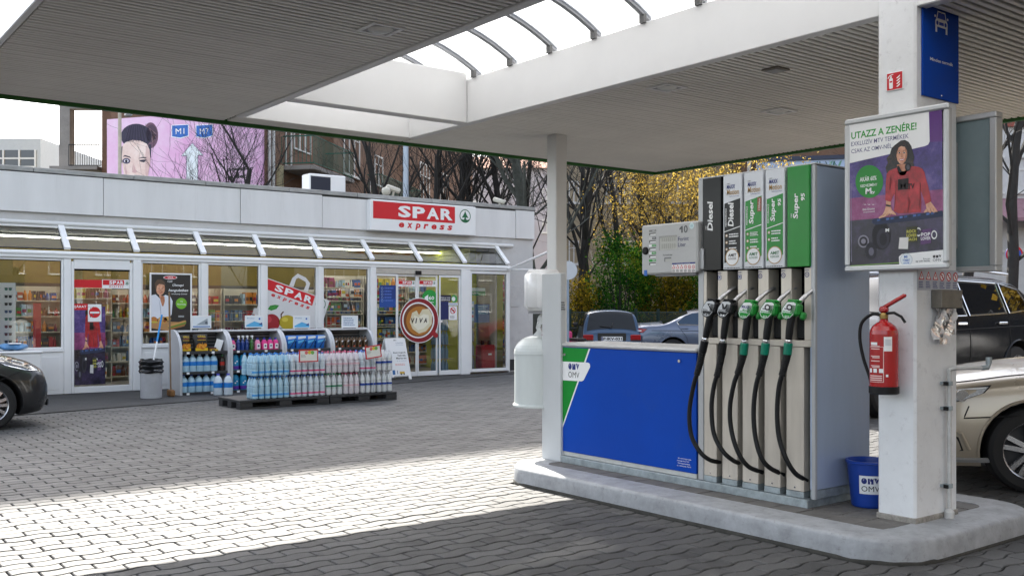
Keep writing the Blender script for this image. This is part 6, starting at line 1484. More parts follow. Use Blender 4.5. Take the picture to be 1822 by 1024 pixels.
def make_car(name, label, cat, loc, rz, sc, S, paint, wheels, wr, arch, glassP, screens=(), lamps=(), extra=None, group=None, gl=None, spokes=5, chrome=False, seats=True):
    t = thing(name, label, cat, loc, rz, group, sc); gl = gl or CARDG
    T = ROOT[t.name]
    mb = MB(T); NX, NZ = 96, 22; v = []
    for i in range(NX + 1):
        x = S.L * (.5 - .5 * math.cos(math.pi * i / NX)) * .6 + S.L * i / NX * .4
        zt, zb = interp(S.T, x), interp(S.B, x); zs = []
        rc = min(.13, .45 * (zt - zb)); zc = zt - rc
        for j in range(NZ): zs.append(zb + (zc - zb) * j / (NZ * .55) if j < NZ * .55 else zc + rc * math.sin(.5 * math.pi * (j - NZ * .55) / (NZ - 1 - NZ * .55)))
        for z in zs: v.append((x, -S.hw(x, z), z))
        for z in zs[-2::-1]: v.append((x, S.hw(x, z), z))
    n = 2 * NZ - 1
    fs = [(i * n + j, (i + 1) * n + j, (i + 1) * n + (j + 1) % n, i * n + (j + 1) % n) for i in range(NX) for j in range(n)]
    fs += [tuple(range(n)), tuple(range(NX * n, NX * n + n))[::-1]]
    mb.add(v, fs, paint); body = mb.build('body', t, smooth=38)
    mb = MB(T)
    for wx in wheels:
        for sg in (-1, 1):
            y0, y1 = sorted((sg * (S.W * .55), sg * (S.W * 1.2))); k = 28
            for q in (0,): mb.lathe([(arch, y0), (arch, y1)], k, WELL, (wx, 0, wr), 'y')
    cut = mb.build('arch_cut', t)
    bm = bmesh.new(); bm.from_mesh(cut.data); bmesh.ops.recalc_face_normals(bm, faces=bm.faces); bm.to_mesh(cut.data); bm.free()
    bm = bmesh.new(); bm.from_mesh(body.data); bmesh.ops.recalc_face_normals(bm, faces=bm.faces); bm.to_mesh(body.data); bm.free()
    bo = body.modifiers.new('arch', 'BOOLEAN'); bo.object = cut; bo.operation = 'DIFFERENCE'; bo.solver = 'EXACT'; bo.material_mode = 'TRANSFER'
    # open the cabin behind the glass
    dg = bpy.context.evaluated_depsgraph_get(); me = bpy.data.meshes.new_from_object(body.evaluated_get(dg)); body.modifiers.clear(); body.data = me
    me.polygons.foreach_set('use_smooth', [True] * len(me.polygons)); me.set_sharp_from_angle(angle=R(38))
    bpy.data.objects.remove(cut)
    # glazing: side panes follow the skin a little proud, backed by dark cabin
    for sg in (-1, 1):
        for poly in glassP:
            pts = []
            for i in range(len(poly)):
                a, b = poly[i], poly[(i + 1) % len(poly)]
                for k in range(4): pts.append((a[0] + (b[0] - a[0]) * k / 4, a[1] + (b[1] - a[1]) * k / 4))
            mb = MB(T); mb.add([S.side(x, z, .006, sg) for x, z in pts], [tuple(range(len(pts)))[::sg]], TRIM); w = mb.build('window', t)
            c = (sum(p[0] for p in poly) / len(poly), sum(p[1] for p in poly) / len(poly)); ins = [(c[0] + (p[0] - c[0]) * .93, c[1] + (p[1] - c[1]) * .9) for p in pts]
            mb = MB(T); mb.add([S.side(x, z, .011, sg) for x, z in ins], [tuple(range(len(ins)))[::sg]], gl if gl is CARDG else mat('car_blue_glass', (.02, .05, .1, 1), .05, var=0, spec=.6)); mb.build('pane', w)
            if chrome:
                mb = MB(T); mb.tube([S.side(x, z, .012, sg) for x, z in pts + pts[:1]], .009, 5, CHROME); mb.build('chrome_strip', w)
    for (x0, x1, f0, nm) in screens:
        mb = MB(T); v = []; NN = 8
        for i in range(NN + 1):
            x = x0 + (x1 - x0) * i / NN
            for j in range(NN + 1):
                f = f0 * (2 * j / NN - 1); z = S.top(x, abs(f)); zc = interp(S.T, x) - .13; y = f * S.hw(x, interp(S.T, x) - .131); v.append((x, y, z + .008))
        mb.add(v, [(i * 9 + j, i * 9 + j + 1, i * 9 + 10 + j, i * 9 + 9 + j) for i in range(NN) for j in range(NN)], mat('windscreen_glass', (.012, .015, .018, 1), .06, var=0, spec=.45)); mb.build(nm, t, smooth=60)
    for (nm, poly, m, mi) in lamps:
        for sg in (-1, 1):
            c = (sum(p[0] for p in poly) / len(poly), sum(p[1] for p in poly) / len(poly)); pts = []
            for i in range(len(poly)):
                a, b = poly[i], poly[(i + 1) % len(poly)]
                for k in range(4): pts.append((a[0] + (b[0] - a[0]) * k / 4, a[1] + (b[1] - a[1]) * k / 4))
            mb = MB(T); mb.add([S.side(x, z, .004, sg) for x, z in pts], [tuple(range(len(pts)))[::sg]], TRIM); h = mb.build(nm, t)
            ins = [(c[0] + (p[0] - c[0]) * .9, c[1] + (p[1] - c[1]) * .86) for p in pts]
            mb = MB(T); mb.add([S.side(x, z, .009, sg) for x, z in ins], [tuple(range(len(ins)))[::sg]], mi); mb.build('lamp_glass', h)
            if m == 'h':
                for k in (.3, .62):
                    p = poly[0]; q = poly[len(poly) // 2]; x, z = p[0] + (q[0] - p[0]) * k, p[1] + (q[1] - p[1]) * k
                    mb = MB(T); y = sg * (S.hw(x, z) + .012); mb.lathe([(.05, -.004), (.05, .004), (.03, .006), (0, .002)], 14, CHROME, (x, y, z), 'y'); mb.build('lamp_bulb', h, smooth=40)
                q0, q1 = poly[1], poly[2]; mb = MB(T); mb.tube([S.side(c[0] + (p[0] - c[0]) * .82, c[1] + (p[1] - c[1]) * .74, .013, sg) for p in poly[:3]], .008, 5, W_); mb.build('light_strip', h)
    # arch lips and wheels
    for wx in wheels:
        for sg in (-1, 1):
            pts = [S.side(wx + (arch + .012) * math.cos(R(a)), wr + (arch + .012) * math.sin(R(a)), .004, sg) for a in range(-12, 193, 8)]
            mb = MB(T); mb.tube(pts, .013, 6, paint if extra is None or extra.get('lip') is None else extra['lip']); mb.build('arch_lip', t, smooth=60)
            yo = sg * (S.w(wx) - .02); ax = lambda h: yo - sg * h
            mb = MB(T); pr = [(wr * .66, .005), (wr * .7, -.004), (wr * .9, -.002), (wr * .985, .02), (wr, .06), (wr, .17), (wr * .96, .2), (wr * .6, .2)]
            mb.lathe([(r_, ax(h)) for r_, h in pr], 36, TYRE, (wx, 0, wr), 'y', False); wh = mb.build('wheel', t, smooth=35)
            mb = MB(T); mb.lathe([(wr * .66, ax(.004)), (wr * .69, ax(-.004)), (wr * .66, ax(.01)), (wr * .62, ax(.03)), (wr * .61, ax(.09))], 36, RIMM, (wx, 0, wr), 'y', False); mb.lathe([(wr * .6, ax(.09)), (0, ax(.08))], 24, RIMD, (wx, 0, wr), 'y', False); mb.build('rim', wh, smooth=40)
            mb = MB(T); mb.lathe([(.03, ax(.0)), (.065, ax(.012)), (.07, ax(.05))], 16, RIMM, (wx, 0, wr), 'y'); mb.lathe([(.03, ax(-.002)), (0, ax(-.004))], 12, TRIM, (wx, 0, wr), 'y'); mb.build('hub', wh, smooth=40)
            for k in range(spokes):
                g = 2 * math.pi * k / spokes + .3; mb = MB(T)
                for d in (-.1, .1):
                    c0 = (wx + .05 * math.cos(g + d * 3), wr + .05 * math.sin(g + d * 3)); c1 = (wx + wr * .65 * math.cos(g + d * 1.9), wr + wr * .65 * math.sin(g + d * 1.9))
                    nx, nz = -(c1[1] - c0[1]), c1[0] - c0[0]; l_ = math.hypot(nx, nz); nx, nz = nx / l_ * .019, nz / l_ * .019
                    ya, yb2, yc = ax(.002), ax(.012), ax(.05)
                    mb.add([(c0[0] - nx, ya, c0[1] - nz), (c0[0] + nx, ya, c0[1] + nz), (c1[0] + nx, yb2, c1[1] + nz), (c1[0] - nx, yb2, c1[1] - nz), (c0[0] - nx, yc, c0[1] - nz), (c0[0] + nx, yc, c0[1] + nz), (c1[0] + nx, yc, c1[1] + nz), (c1[0] - nx, yc, c1[1] - nz)], [(0, 1, 2, 3), (4, 7, 6, 5), (0, 4, 5, 1), (2, 6, 7, 3), (1, 5, 6, 2), (0, 3, 7, 4)], RIMM)
                mb.build('spoke', wh)
    return t, T
def crease(t, T, S, pts, r, m, nm, both=True):
    for sg in ((-1, 1) if both else (-1,)):
        q = []
        for i in range(len(pts) - 1):
            for k in range(6): q.append((pts[i][0] + (pts[i + 1][0] - pts[i][0]) * k / 6, pts[i][1] + (pts[i + 1][1] - pts[i][1]) * k / 6))
        q.append(pts[-1]); mb = MB(T); mb.tube([S.side(x, z, .001, sg) for x, z in q], r, 5, m); mb.build(nm, t)
SEAM = mat('panel_seam', (.006, .006, .007, 1), .7, var=0)
# --- small dark hatchback at the left edge, nose towards the shop door
HB = Shape(4.0, .84, [(0, .62), (.05, .74), (.3, .86), (.75, .98), (1.05, 1.06), (1.9, 1.46), (2.5, 1.52), (3.3, 1.46), (3.75, 1.1), (3.98, .9), (4, .8)],
           [(0, .3), (.12, .2), (.4, .17), (3.5, .19), (3.9, .28), (4, .36)], [(0, .62), (.06, .74), (.25, .88), (.7, .97), (1.4, 1), (3, 1), (3.7, .92), (3.95, .8), (4, .72)], [(0, .6), (.4, .72), (1.1, .92), (2, .96), (3.4, 1.0), (4, .8)])
DKP = carpaint('dark_graphite_paint', (.022, .023, .026, 1))
t, T = make_car('parked_car', 'dark grey hatchback nosing in at the left edge by the shop', 'car', (3.02, 14.32, 0), R(180), 1.0, HB, DKP, (.72, 3.25), .315, .375,
                [[(1.3, .98), (1.95, 1.38), (2.55, 1.42), (2.55, 1.0)], [(2.62, 1.0), (2.62, 1.42), (3.2, 1.36), (3.3, 1.06)]], [(1.12, 1.85, .86, 'windscreen'), (3.38, 3.7, .8, 'rear_window')],
                [('headlight', [(.1, .7), (.28, .83), (.72, .93), (.56, .8), (.3, .72)], 'h', LAMPI)], spokes=7)
mb = MB(T); mb.box(-.015, .03, -.26, .26, .38, .49, TRIM, .008); mb.box(-.02, .02, -.5, .5, .25, .36, TRIM, .02); mb.build('grille', t)
mb = MB(T)
for y in (-.62, .62): mb.lathe([(.045, .0), (.05, .03), (0, .04)], 12, LAMPI, (.12, y, .42), 'x')
mb.build('fog_light', t)
mb = MB(T); mb.box(-.022, -.014, -.25, .25, .4, .5, W_, .004); mb.build('number_plate', t)
crease(t, T, HB, [(.3, .74), (.6, .62), (.8, .69)], .006, SEAM, 'wing_seam')
# --- dark blue old hatchback seen from behind
B1 = Shape(3.75, .78, [(0, .68), (.08, .78), (.9, .9), (1.1, .95), (1.6, 1.36), (2.2, 1.4), (3.2, 1.38), (3.3, 1.34), (3.6, .88), (3.68, .8), (3.75, .55)],
           [(0, .3), (.1, .2), (3.6, .24), (3.75, .34)], [(0, .86), (.2, .95), (.8, 1), (3.2, 1), (3.6, .97), (3.75, .93)], [(0, .7), (1, .88), (3.3, .88), (3.6, .82), (3.75, .6)], .2)
NBL = carpaint('petrol_blue_paint', (.008, .05, .12, 1), .2)
bcx, bcy = 18.45, 19.6; hd = math.atan2(.70, .714)
# rear of the car faces the camera: local +x is the tail
rz_ = math.atan2(-bcy, -bcx) + R(4)
t, T = make_car('parked_car', 'old dark blue hatchback seen from behind with white number plate', 'car', (bcx - 3.75 * math.cos(rz_) * 1.0, bcy - 3.75 * math.sin(rz_), 0), rz_, 1.06, B1, NBL, (.65, 3.0), .29, .34,
                [[(1.3, .93), (1.7, 1.28), (2.25, 1.3), (2.25, .93)], [(2.32, .93), (2.32, 1.3), (2.9, 1.28), (3.1, .95)]], [(3.3, 3.585, .86, 'rear_window'), (1.12, 1.55, .86, 'windscreen')], [])
mb = MB(T)
mb.box(3.7, 3.79, -.74, .74, .34, .5, TRIM, .03); mb.build('rear_bumper', t)
for y in (-.6, .6): mb = MB(T); mb.box(3.66, 3.745, y - .13, y + .13, .6, .76, LAMPR, .015); mb.box(3.67, 3.7455, y - .13, y + .13, .6, .635, mat('tail_lamp_dark', (.05, .02, .02, 1), .3), .004); mb.build('tail_light', t)
mb = MB(T); mb.box(3.715, 3.735, -.36, .36, .56, .8, TRIM, .01); mb.build('plate_recess', t)
mb = MB(T); mb.box(3.736, 3.745, -.27, .27, .6, .71, W_, .002); mb.M = T @ frame((3.7455, 0, 0), (0, 1, 0), (0, 0, 1)); mb.rect(-.265, .605, -.235, .705, .0003, NAVY); mb.text('P·IKV-031', -.22, .62, .25, .69, .0004, K_, .03); mb.build('number_plate', t)
for y in (-.36, .36):
    mb = MB(T)
    for k in range(4): mb.box(3.45 - .075 * k * .9, 3.46 - .075 * k * .9, y - .13, y + .13, 1.0 + .06 * k, 1.035 + .06 * k, mat('seat_slats', (.1, .11, .12, 1), .6))
    mb.build('head_restraint', t)
mb = MB(T); mb.tube([(3.5, .05, 1.06), (3.6, 0, .95), (3.55, -.3, .98)], .012, 5, TRIM); mb.build('rear_wiper', t)
for y in (-.84, .84): mb = MB(T); mb.box(1.35, 1.45, y - .07, y + .07, .93, 1.04, TRIM, .02); mb.build('door_mirror', t)
# --- grey-blue saloon in profile
B2 = Shape(4.9, .92, [(0, .66), (.06, .74), (.5, .88), (1.35, 1.0), (1.55, 1.05), (2.35, 1.43), (2.75, 1.46), (3.3, 1.42), (4.15, 1.1), (4.75, 1.05), (4.86, .96), (4.9, .8)],
           [(0, .3), (.15, .18), (4.6, .2), (4.9, .36)], [(0, .7), (.1, .82), (.5, .95), (1.2, 1), (4, 1), (4.6, .93), (4.85, .84), (4.9, .78)], [(0, .66), (1.5, .95), (3.6, 1.0), (4.4, 1.02), (4.9, .85)], .24)
GBL = carpaint('grey_blue_paint', (.1, .125, .19, 1), .5)
D_ = 27.6; u_ = (1122 - CX) / F; tx, ty = D_ * (fx_ + u_ * fy_), D_ * (fy_ - u_ * fx_)
rz_ = math.atan2(fx_, -fy_) - R(4)            # local +x (tail) points to the left of the view
t, T = make_car('parked_car', 'grey-blue saloon in profile parked beyond the pump display', 'car', (tx - 4.9 * 1.04 * math.cos(rz_), ty - 4.9 * 1.04 * math.sin(rz_), 0), rz_, 1.04, B2, GBL, (.85, 3.85), .33, .385,
                [[(1.75, 1.02), (2.35, 1.34), (2.75, 1.37), (2.8, 1.02)], [(2.86, 1.02), (2.86, 1.37), (3.35, 1.33), (3.55, 1.25), (3.75, 1.1), (3.7, 1.03)]], [(1.6, 2.3, .86, 'windscreen'), (3.45, 4.1, .86, 'rear_window')],
                [('tail_light', [(4.5, .92), (4.82, .95), (4.84, .83), (4.62, .82)], 't', LAMPR)], gl=CARGL, chrome=True)
crease(t, T, B2, [(.9, .84), (2.5, .87), (4.4, .88)], .009, SEAM, 'side_crease'); crease(t, T, B2, [(2.83, 1.0), (2.85, .6), (2.83, .3)], .005, SEAM, 'door_seam'); crease(t, T, B2, [(3.72, 1.0), (3.5, .7), (3.42, .35)], .005, SEAM, 'door_seam')
for x in (2.65, 3.55):
    for sg in (-1, 1): mb = MB(T); y = sg * (B2.hw(x, .93) + .012); mb.box(x - .09, x + .09, y - .01, y + .01, .92, .945, GBL, .006); mb.build('door_handle', t)
mb = MB(T)
for sg in (-1, 1): mb = MB(T); mb.box(4.55, 4.8, sg * .8 - .02, sg * .8 + .02, .855, .885, W_, .006); mb.build('lamp_strip', t)
# --- black off-roader behind the pillar
B3 = Shape(4.9, .95, [(0, .85), (.06, .95), (.4, 1.06), (1.2, 1.14), (1.4, 1.2), (2.1, 1.66), (2.6, 1.74), (4.0, 1.72), (4.55, 1.55), (4.85, 1.1), (4.9, .8)],
           [(0, .42), (.15, .28), (4.6, .32), (4.9, .5)], [(0, .76), (.1, .86), (.5, .97), (1.2, 1), (4.2, 1), (4.7, .93), (4.9, .86)], [(0, .85), (1.4, 1.1), (4.6, 1.18), (4.9, .9)], .2)
BLK = mat('black_car_paint', (.004, .005, .007, 1), .12, 0, var=.04, spec=.35)
t, T = make_car('parked_car', 'black off-road car with chrome window strips behind the pillar', 'car', (11.35, 7.6 + .95 * 1.19, 0), 0, 1.19, B3, BLK, (.9, 3.98), .38, .45,
                [[(1.62, 1.16), (2.12, 1.56), (2.62, 1.62), (2.68, 1.17)], [(2.76, 1.17), (2.74, 1.62), (3.7, 1.6), (3.72, 1.2)], [(3.8, 1.2), (3.78, 1.6), (4.25, 1.52), (4.45, 1.25)]],
                [(1.45, 2.05, .88, 'windscreen'), (4.5, 4.78, .8, 'rear_window')], [('headlight', [(.12, .86), (.3, .98), (.66, 1.02), (.5, .9)], 'h', LAMPI), ('tail_light', [(4.5, 1.1), (4.8, 1.12), (4.8, .95), (4.6, .98)], 't', LAMPR)], chrome=True)
crease(t, T, B3, [(.9, .98), (2.6, 1.0), (4.5, 1.04)], .007, SEAM, 'side_crease')
for x in (2.72, 3.76): crease(t, T, B3, [(x, 1.14), (x - .02, .8), (x - .04, .42)], .005, SEAM, 'door_seam')
for x in (2.52, 3.55):
    for sg in (-1, 1): mb = MB(T); y = sg * (B3.hw(x, 1.07) + .02); mb.box(x - .11, x + .11, y - .012, y + .014, 1.055, 1.09, CHROME, .008); mb.build('door_handle', t)
for sg in (-1, 1):
    mb = MB(T); mb.box(1.6, 1.75, sg * 1.02 - .11, sg * 1.02 + .11, 1.14, 1.3, BLK, .04); mb.build('door_mirror', t)
    mb = MB(T); mb.tube([(2.2, sg * .68, 1.745), (3.2, sg * .7, 1.77), (4.2, sg * .68, 1.73)], .018, 6, CHROME); mb.build('roof_rail', t)
# --- beige front wing of the nearest car
B4 = Shape(4.5, .9, [(0, .74), (.04, .82), (.2, .9), (.6, .98), (1.3, 1.07), (2.0, 1.12), (2.2, 1.16), (2.9, 1.5), (3.3, 1.55), (4.0, 1.48), (4.4, 1.1), (4.5, .8)],
           [(0, .24), (.12, .19), (.4, .2), (4.2, .24), (4.5, .4)], [(0, .62), (.05, .72), (.2, .86), (.5, .95), (1.0, 1), (3.8, 1), (4.3, .92), (4.5, .8)], [(0, .74), (.4, .84), (1.4, 1.02), (4.2, 1.05), (4.5, .85)], .22)
BEI = carpaint('champagne_paint', (.5, .43, .335, 1), .3)
t, T = make_car('parked_car', 'champagne coloured car with clear headlight at the right edge', 'car', (8.24 - .86 * .707 + .88 * .707, 3.78 + .86 * .707 + .88 * .707, 0), R(-45), 1.0, B4, BEI, (.86, 3.75), .345, .4,
                [[(2.4, 1.1), (2.9, 1.4), (3.2, 1.44), (3.25, 1.1)], [(3.3, 1.1), (3.3, 1.44), (3.8, 1.4), (3.95, 1.14)]], [(2.25, 2.85, .87, 'windscreen'), (3.9, 4.3, .8, 'rear_window')],
                [('headlight', [(.06, .74), (.16, .82), (.56, .875), (.5, .81), (.36, .755), (.12, .67)], 'h', LAMPI)], spokes=5)
crease(t, T, B4, [(.38, .7), (.34, .6), (.75, .63)], .006, SEAM, 'bumper_seam'); crease(t, T, B4, [(.2, .86), (.7, .94), (1.5, 1.04)], .006, SEAM, 'bonnet_seam')
mb = MB(T); mb.box(-.02, .05, -.55, .55, .34, .7, TRIM, .03); mb.build('grille', t)
for k in range(5): mb = MB(T); mb.box(-.03, -.012, -.53, .53, .4 + .06 * k, .41 + .06 * k, CHROME); mb.build('grille_bar', t)
for sg in (-1, 1):
    mb = MB(T); pts = [(.04, .5), (.1, .54), (.3, .44), (.34, .33), (.1, .3)]
    mb.add([B4.side(x, z, .006, sg) for x, z in pts], [(0, 1, 2, 3, 4)[::sg]], TRIM); ai = mb.build('air_intake', t)
    mb = MB(T); mb.tube([B4.side(x, z, .008, sg) for x, z in ((.02, .54), (.12, .57), (.32, .47), (.38, .34))], .016, 6, BEI); mb.build('intake_trim', ai)
    mb = MB(T); mb.tube([B4.side(x, z, .01, sg) for x, z in ((.0, .28), (.12, .25), (.35, .25), (.6, .26))], .022, 6, mat('silver_trim', (.5, .5, .5, 1), .3, .6)); mb.build('front_splitter', t)
mb = MB(T); mb.box(-.035, -.031, -.26, .26, .42, .52, W_); mb.build('number_plate', t)
# --- red car and scooter, partly hidden beyond the grey post
RDP = carpaint('pink_red_paint', (.36, .02, .07, 1), .1)
tx, ty = 18.1, 21.9; rz_ = math.atan2(.944, -.33)
t, T = make_car('parked_car', 'pinkish red small car glimpsed between the bin and the grey post', 'car', (tx, ty, 0), rz_, 1.0, HB, RDP, (.72, 3.25), .3, .36,
                [[(1.3, .98), (1.95, 1.38), (2.55, 1.42), (2.55, 1.0)], [(2.62, 1.0), (2.62, 1.42), (3.2, 1.36), (3.3, 1.06)]], [(1.12, 1.85, .86, 'windscreen'), (3.38, 3.7, .8, 'rear_window')], [('headlight', [(.1, .7), (.28, .83), (.72, .93), (.3, .72)], 'h', LAMPI)], gl=CARGL)
D_ = 24; u_ = (1016 - CX) / F; tx, ty = D_ * (fx_ + u_ * fy_), D_ * (fy_ - u_ * fx_)
t = thing('motor_scooter', 'pink motor scooter standing beside the old blue hatchback', 'scooter', (tx, ty, 0), math.atan2(ty, tx) + .4)
T = ROOT[t.name]
for x in (-.55, .55):
    mb = MB(T); mb.lathe([(.14, -.05), (.22, -.045), (.24, 0), (.22, .045), (.14, .05)], 18, TYRE, (x, 0, .24), 'y', False); w = mb.build('wheel', t, smooth=40); mb = MB(T); mb.lathe([(0, -.03), (.14, -.04), (.14, .04), (0, .03)], 14, RIMM, (x, 0, .24), 'y'); mb.build('rim', w)
SPK = ink('d0407a'); mb = MB(T); mb.box(-.75, -.1, -.13, .13, .42, .72, SPK, .08); mb.box(-.2, .4, -.15, .15, .28, .36, SPK, .03); mb.box(.36, .48, -.2, .2, .32, .95, SPK, .04); mb.build('body_shell', t)
mb = MB(T); mb.box(-.7, -.05, -.12, .12, .721, .8, BLACK, .03); mb.build('saddle', t)
mb = MB(T); mb.tube([(.55, 0, .24), (.42, 0, .98)], .03, 8, RIMM); mb.tube([(.4, -.32, 1.02), (.42, 0, 1.0), (.4, .32, 1.02)], .018, 6, BLACK); mb.build('handlebar', t); mb = MB(T); mb.box(.46, .52, -.1, .1, .82, .94, LAMPI, .02); mb.build('headlight', t)
# ------------------------------------------------------------------ surroundings
def at(px, D, z=0.):                              # ground plan position on the sight line of column px at depth D
    u = (px - CX) / F
    return Vector((D * (fx_ + u * fy_), D * (fy_ - u * fx_), z))
def zof(py, D): return EYE + (HY - py) / F * D
def pany(M):
    Mi = M.inverted(); o = Mi @ Vector((0, 0, EYE)); 
    def f(px, py):
        d = Mi.to_3x3() @ Vector(ray(px, py)); t = -o.z / d.z; p = o + d * t; return (p.x, p.y)
    return f
WINF = mat('window_frame_white', (.7, .7, .68, 1), .4, var=.05); PANE = mat('dark_window_pane', (.03, .035, .045, 1), .06, var=.2, scale=.8, spec=.8)
def bwin(b, M, a0, b0, a1, b1, n=2, sill=True):
    mb = MB(M); f = .06
    mb.box(a0, a1, b0, b0 + f, -.04, .03, WINF); mb.box(a0, a1, b1 - f, b1, -.04, .03, WINF)
    for k in range(n + 1): x = a0 + (a1 - a0 - f) * k / n; mb.box(x, x + f, b0 + f, b1 - f, -.04, .03, WINF)
    mb.box(a0, a1, b0 + (b1 - b0) * .68, b0 + (b1 - b0) * .68 + .04, -.035, .02, WINF) if n > 1 else None
    if sill: mb.box(a0 - .08, a1 + .08, b0 - .07, b0 - .001, -.02, .12, WINF)
    w = b.build('x') if 0 else mb.build('window', b)
    mb = MB(M); mb.rect(a0 + .02, b0 + .02, a1 - .02, b1 - .02, -.02, PANE); mb.build('pane', w)
BROWN = mat('brown_plaster', (.2, .115, .075, 1), .85, var=.3, scale=.7, bump=.3, bscale=12, dirt=.55, dirtcol=(.3, .22, .17, 1))
CREAM = mat('cream_plaster', (.5, .44, .27, 1), .8, var=.1); CONC = mat('weathered_concrete', (.3, .28, .26, 1), .85, var=.2, scale=1.5, dirt=.5, dirtcol=(.2, .17, .14, 1))
RAILG = mat('green_railing', (.02, .13, .09, 1), .5, var=.15); BEIGE = mat('beige_plaster', (.42, .35, .24, 1), .85, var=.12, scale=.5, dirt=.2)
ROOFT = mat('roof_tile', (.3, .1, .045, 1), .8, var=.25, scale=3)
g_ = Vector((-.562, .827, 0)); f_ = Vector((.749, .663, 0)); S0 = at(470, 34)
# brown block: long front running away to the right, end wall with the billboard
bb = thing('apartment_building', 'brown plastered apartment house with green balconies behind the shop roof', 'building', S0)
FW = frame(S0, f_, (0, 0, 1)); FE = frame(S0, -g_, (0, 0, 1))
HB_ = 15.
mb = MB(FW)
mb.box(0, 1.0, 0, HB_, -.3, 0, BROWN); mb.box(1.0, 5.6, 4.0, HB_, -.3, -.01, BROWN); mb.box(1.0, 5.6, 0, 3.99, -.3, -.02, CREAM)
mb.box(5.6, 9.6, 0, HB_, -.3, .35, BROWN); mb.box(9.6, 16.2, 0, HB_, -.3, -.01, BROWN); mb.box(16.2, 30, 0, HB_, -.3, .3, BROWN)
mb.box(1.0, 1.35, 0, 6.6, -.29, .12, CREAM)
mb.M = FE; mb.box(-6.4, 0, 0, HB_, -.3, 0, BROWN); mb.build('wall', bb)
mb = MB(FW); mb.box(-.2, 30, HB_, HB_ + .25, -9, .5, ROOFT); mb.build('roof', bb)
for a in (.25, .58):
    mb = MB(FW); mb.tube([(a, 0, .08), (a, HB_, .08)], .06, 8, WINF); mb.build('downpipe', bb)
Pw = pany(FW)
def balcony(a0, a1, b0, dep):
    mb = MB(FW); mb.box(a0, a1, b0 - .16, b0, .0, dep, CONC, .02); sl_ = mb.build('balcony', bb)
    mb = MB(FW)
    for z in (b0 + .08, b0 + 1.05): mb.tube([(a0 + .05, z, .05), (a0 + .05, z, dep - .05), (a1 - .05, z, dep - .05), (a1 - .05, z, .05)], .025, 5, RAILG)
    n = int((a1 - a0) / .12)
    for k in range(n + 1): x = a0 + .05 + (a1 - a0 - .1) * k / n; mb.tube([(x, b0 + .08, dep - .05), (x, b0 + 1.05, dep - .05)], .012, 4, RAILG, False)
    for k in range(8): mb.tube([(a0 + .05, b0 + .08, dep * k / 8), (a0 + .05, b0 + 1.05, dep * k / 8)], .012, 4, RAILG, False)
    mb.build('railing', sl_)
zb1 = Pw(594, 298)[1]
balcony(1.4, 5.55, 6.62, 1.25); balcony(9.7, 16.0, 6.35, 1.0)
bwin(bb, FW, 2.5, 7.4, 4.1, 9.2, 3, False); bwin(bb, FW, 1.75, 6.65, 2.3, 9.1, 1, False); bwin(bb, FW, 10.0, 6.4, 11.0, 8.6, 1, False); bwin(bb, FW, 11.6, 7.2, 12.8, 8.6, 2, False); bwin(bb, FW, 2.2, 3.9, 4.4, 5.3, 3, False)
F2 = FW @ Matrix.Translation((0, 0, .36)); bwin(bb, F2, 6.7, 7.05, 8.6, 9.3, 3); bwin(bb, F2, 6.7, 3.6, 8.6, 5.7, 3)
F3 = FW @ Matrix.Translation((0, 0, .31)); bwin(bb, F3, 18, 7.0, 19.8, 9.2, 3); bwin(bb, F3, 22, 7.0, 23.8, 9.2, 3)
# billboard
BM = frame(S0 + Vector((-.25, -.25, 0)), -g_, (0, 0, 1)); Pb = pany(BM)
t = thing('billboard', 'large pink billboard of a winking woman with two motorway shields and an arrow', 'billboard', S0 + Vector((-.25, -.25, 0)))
aL_, aR_ = Pb(190, 230)[0], Pb(467, 230)[0]; bT_ = Pb(190, 212.5)[1]
mb = MB(BM); mb.box(aL_, aR_, 3.2, bT_, -.12, 0, art('pink_billboard_print', 'dc9fd0', 'e4b8dc', 'eed6ec', .25), .01); mb.build('billboard_panel', t)
Pz = lambda x, y: Pb(190 + x / 6.283, 190 + y / 6.283)
mb = MB(BM); bo = lambda pts, k, m: mb.flat([Pz(*p) for p in pts][::-1], .004 + k * .003, m)
def oval(x, y, rx, ry, k, m, n=28): mb.flat([Pz(x + rx * math.cos(2 * math.pi * i / n), y - ry * math.sin(2 * math.pi * i / n)) for i in range(n)], .004 + k * .003, m)
oval(490, 320, 85, 145, 0, ink('6a4a5e')); oval(500, 300, 60, 100, 1, ink('4a3448'))
oval(330, 330, 172, 140, 1, ink('2a2440')); bo([(140, 470), (150, 600), (180, 640), (200, 420)], 0, ink('2a2440')); bo([(470, 420), (500, 420), (495, 560), (480, 600)], 1, ink('2a2440'))
BSK, BSK2, BHR = art('billboard_skin', 'd8b8b0', 'e8d0c8', 'f2e2dc', 1.2), art('billboard_skin_shade', 'c09a98', 'd4b4b0', 'dcc4c0', 1.5), art('billboard_hair', '1c1830', '332a44', '5a4a5e', 2.5)
bo([(180, 430), (215, 395), (290, 372), (380, 380), (450, 415), (480, 480), (490, 600), (470, 720), (455, 840), (205, 840), (185, 700), (170, 560)], 2, BSK); bo([(440, 430), (478, 480), (488, 600), (468, 720), (440, 820), (430, 640)], 3, BSK2)
for k in range(16): bo([(190 + 18 * k, 405 - 14 * math.sin(k / 5)), (196 + 18 * k, 400 - 14 * math.sin(k / 5)), (250 + 11 * k, 215 + 8 * math.cos(k)), (244 + 11 * k, 212 + 8 * math.cos(k))], 3, ink(['3c3250', '221c34'][k % 2]))
for k in range(7): bo([(440 + 12 * k, 215 + 10 * k), (448 + 12 * k, 212 + 10 * k), (556 - 2 * k, 300 + 12 * k), (545 - 6 * k, 330 + 12 * k), (530 - 4 * k, 290 + 10 * k)], 2, ink(['8a6a72', '5a4660', '3a3048'][k % 3]))
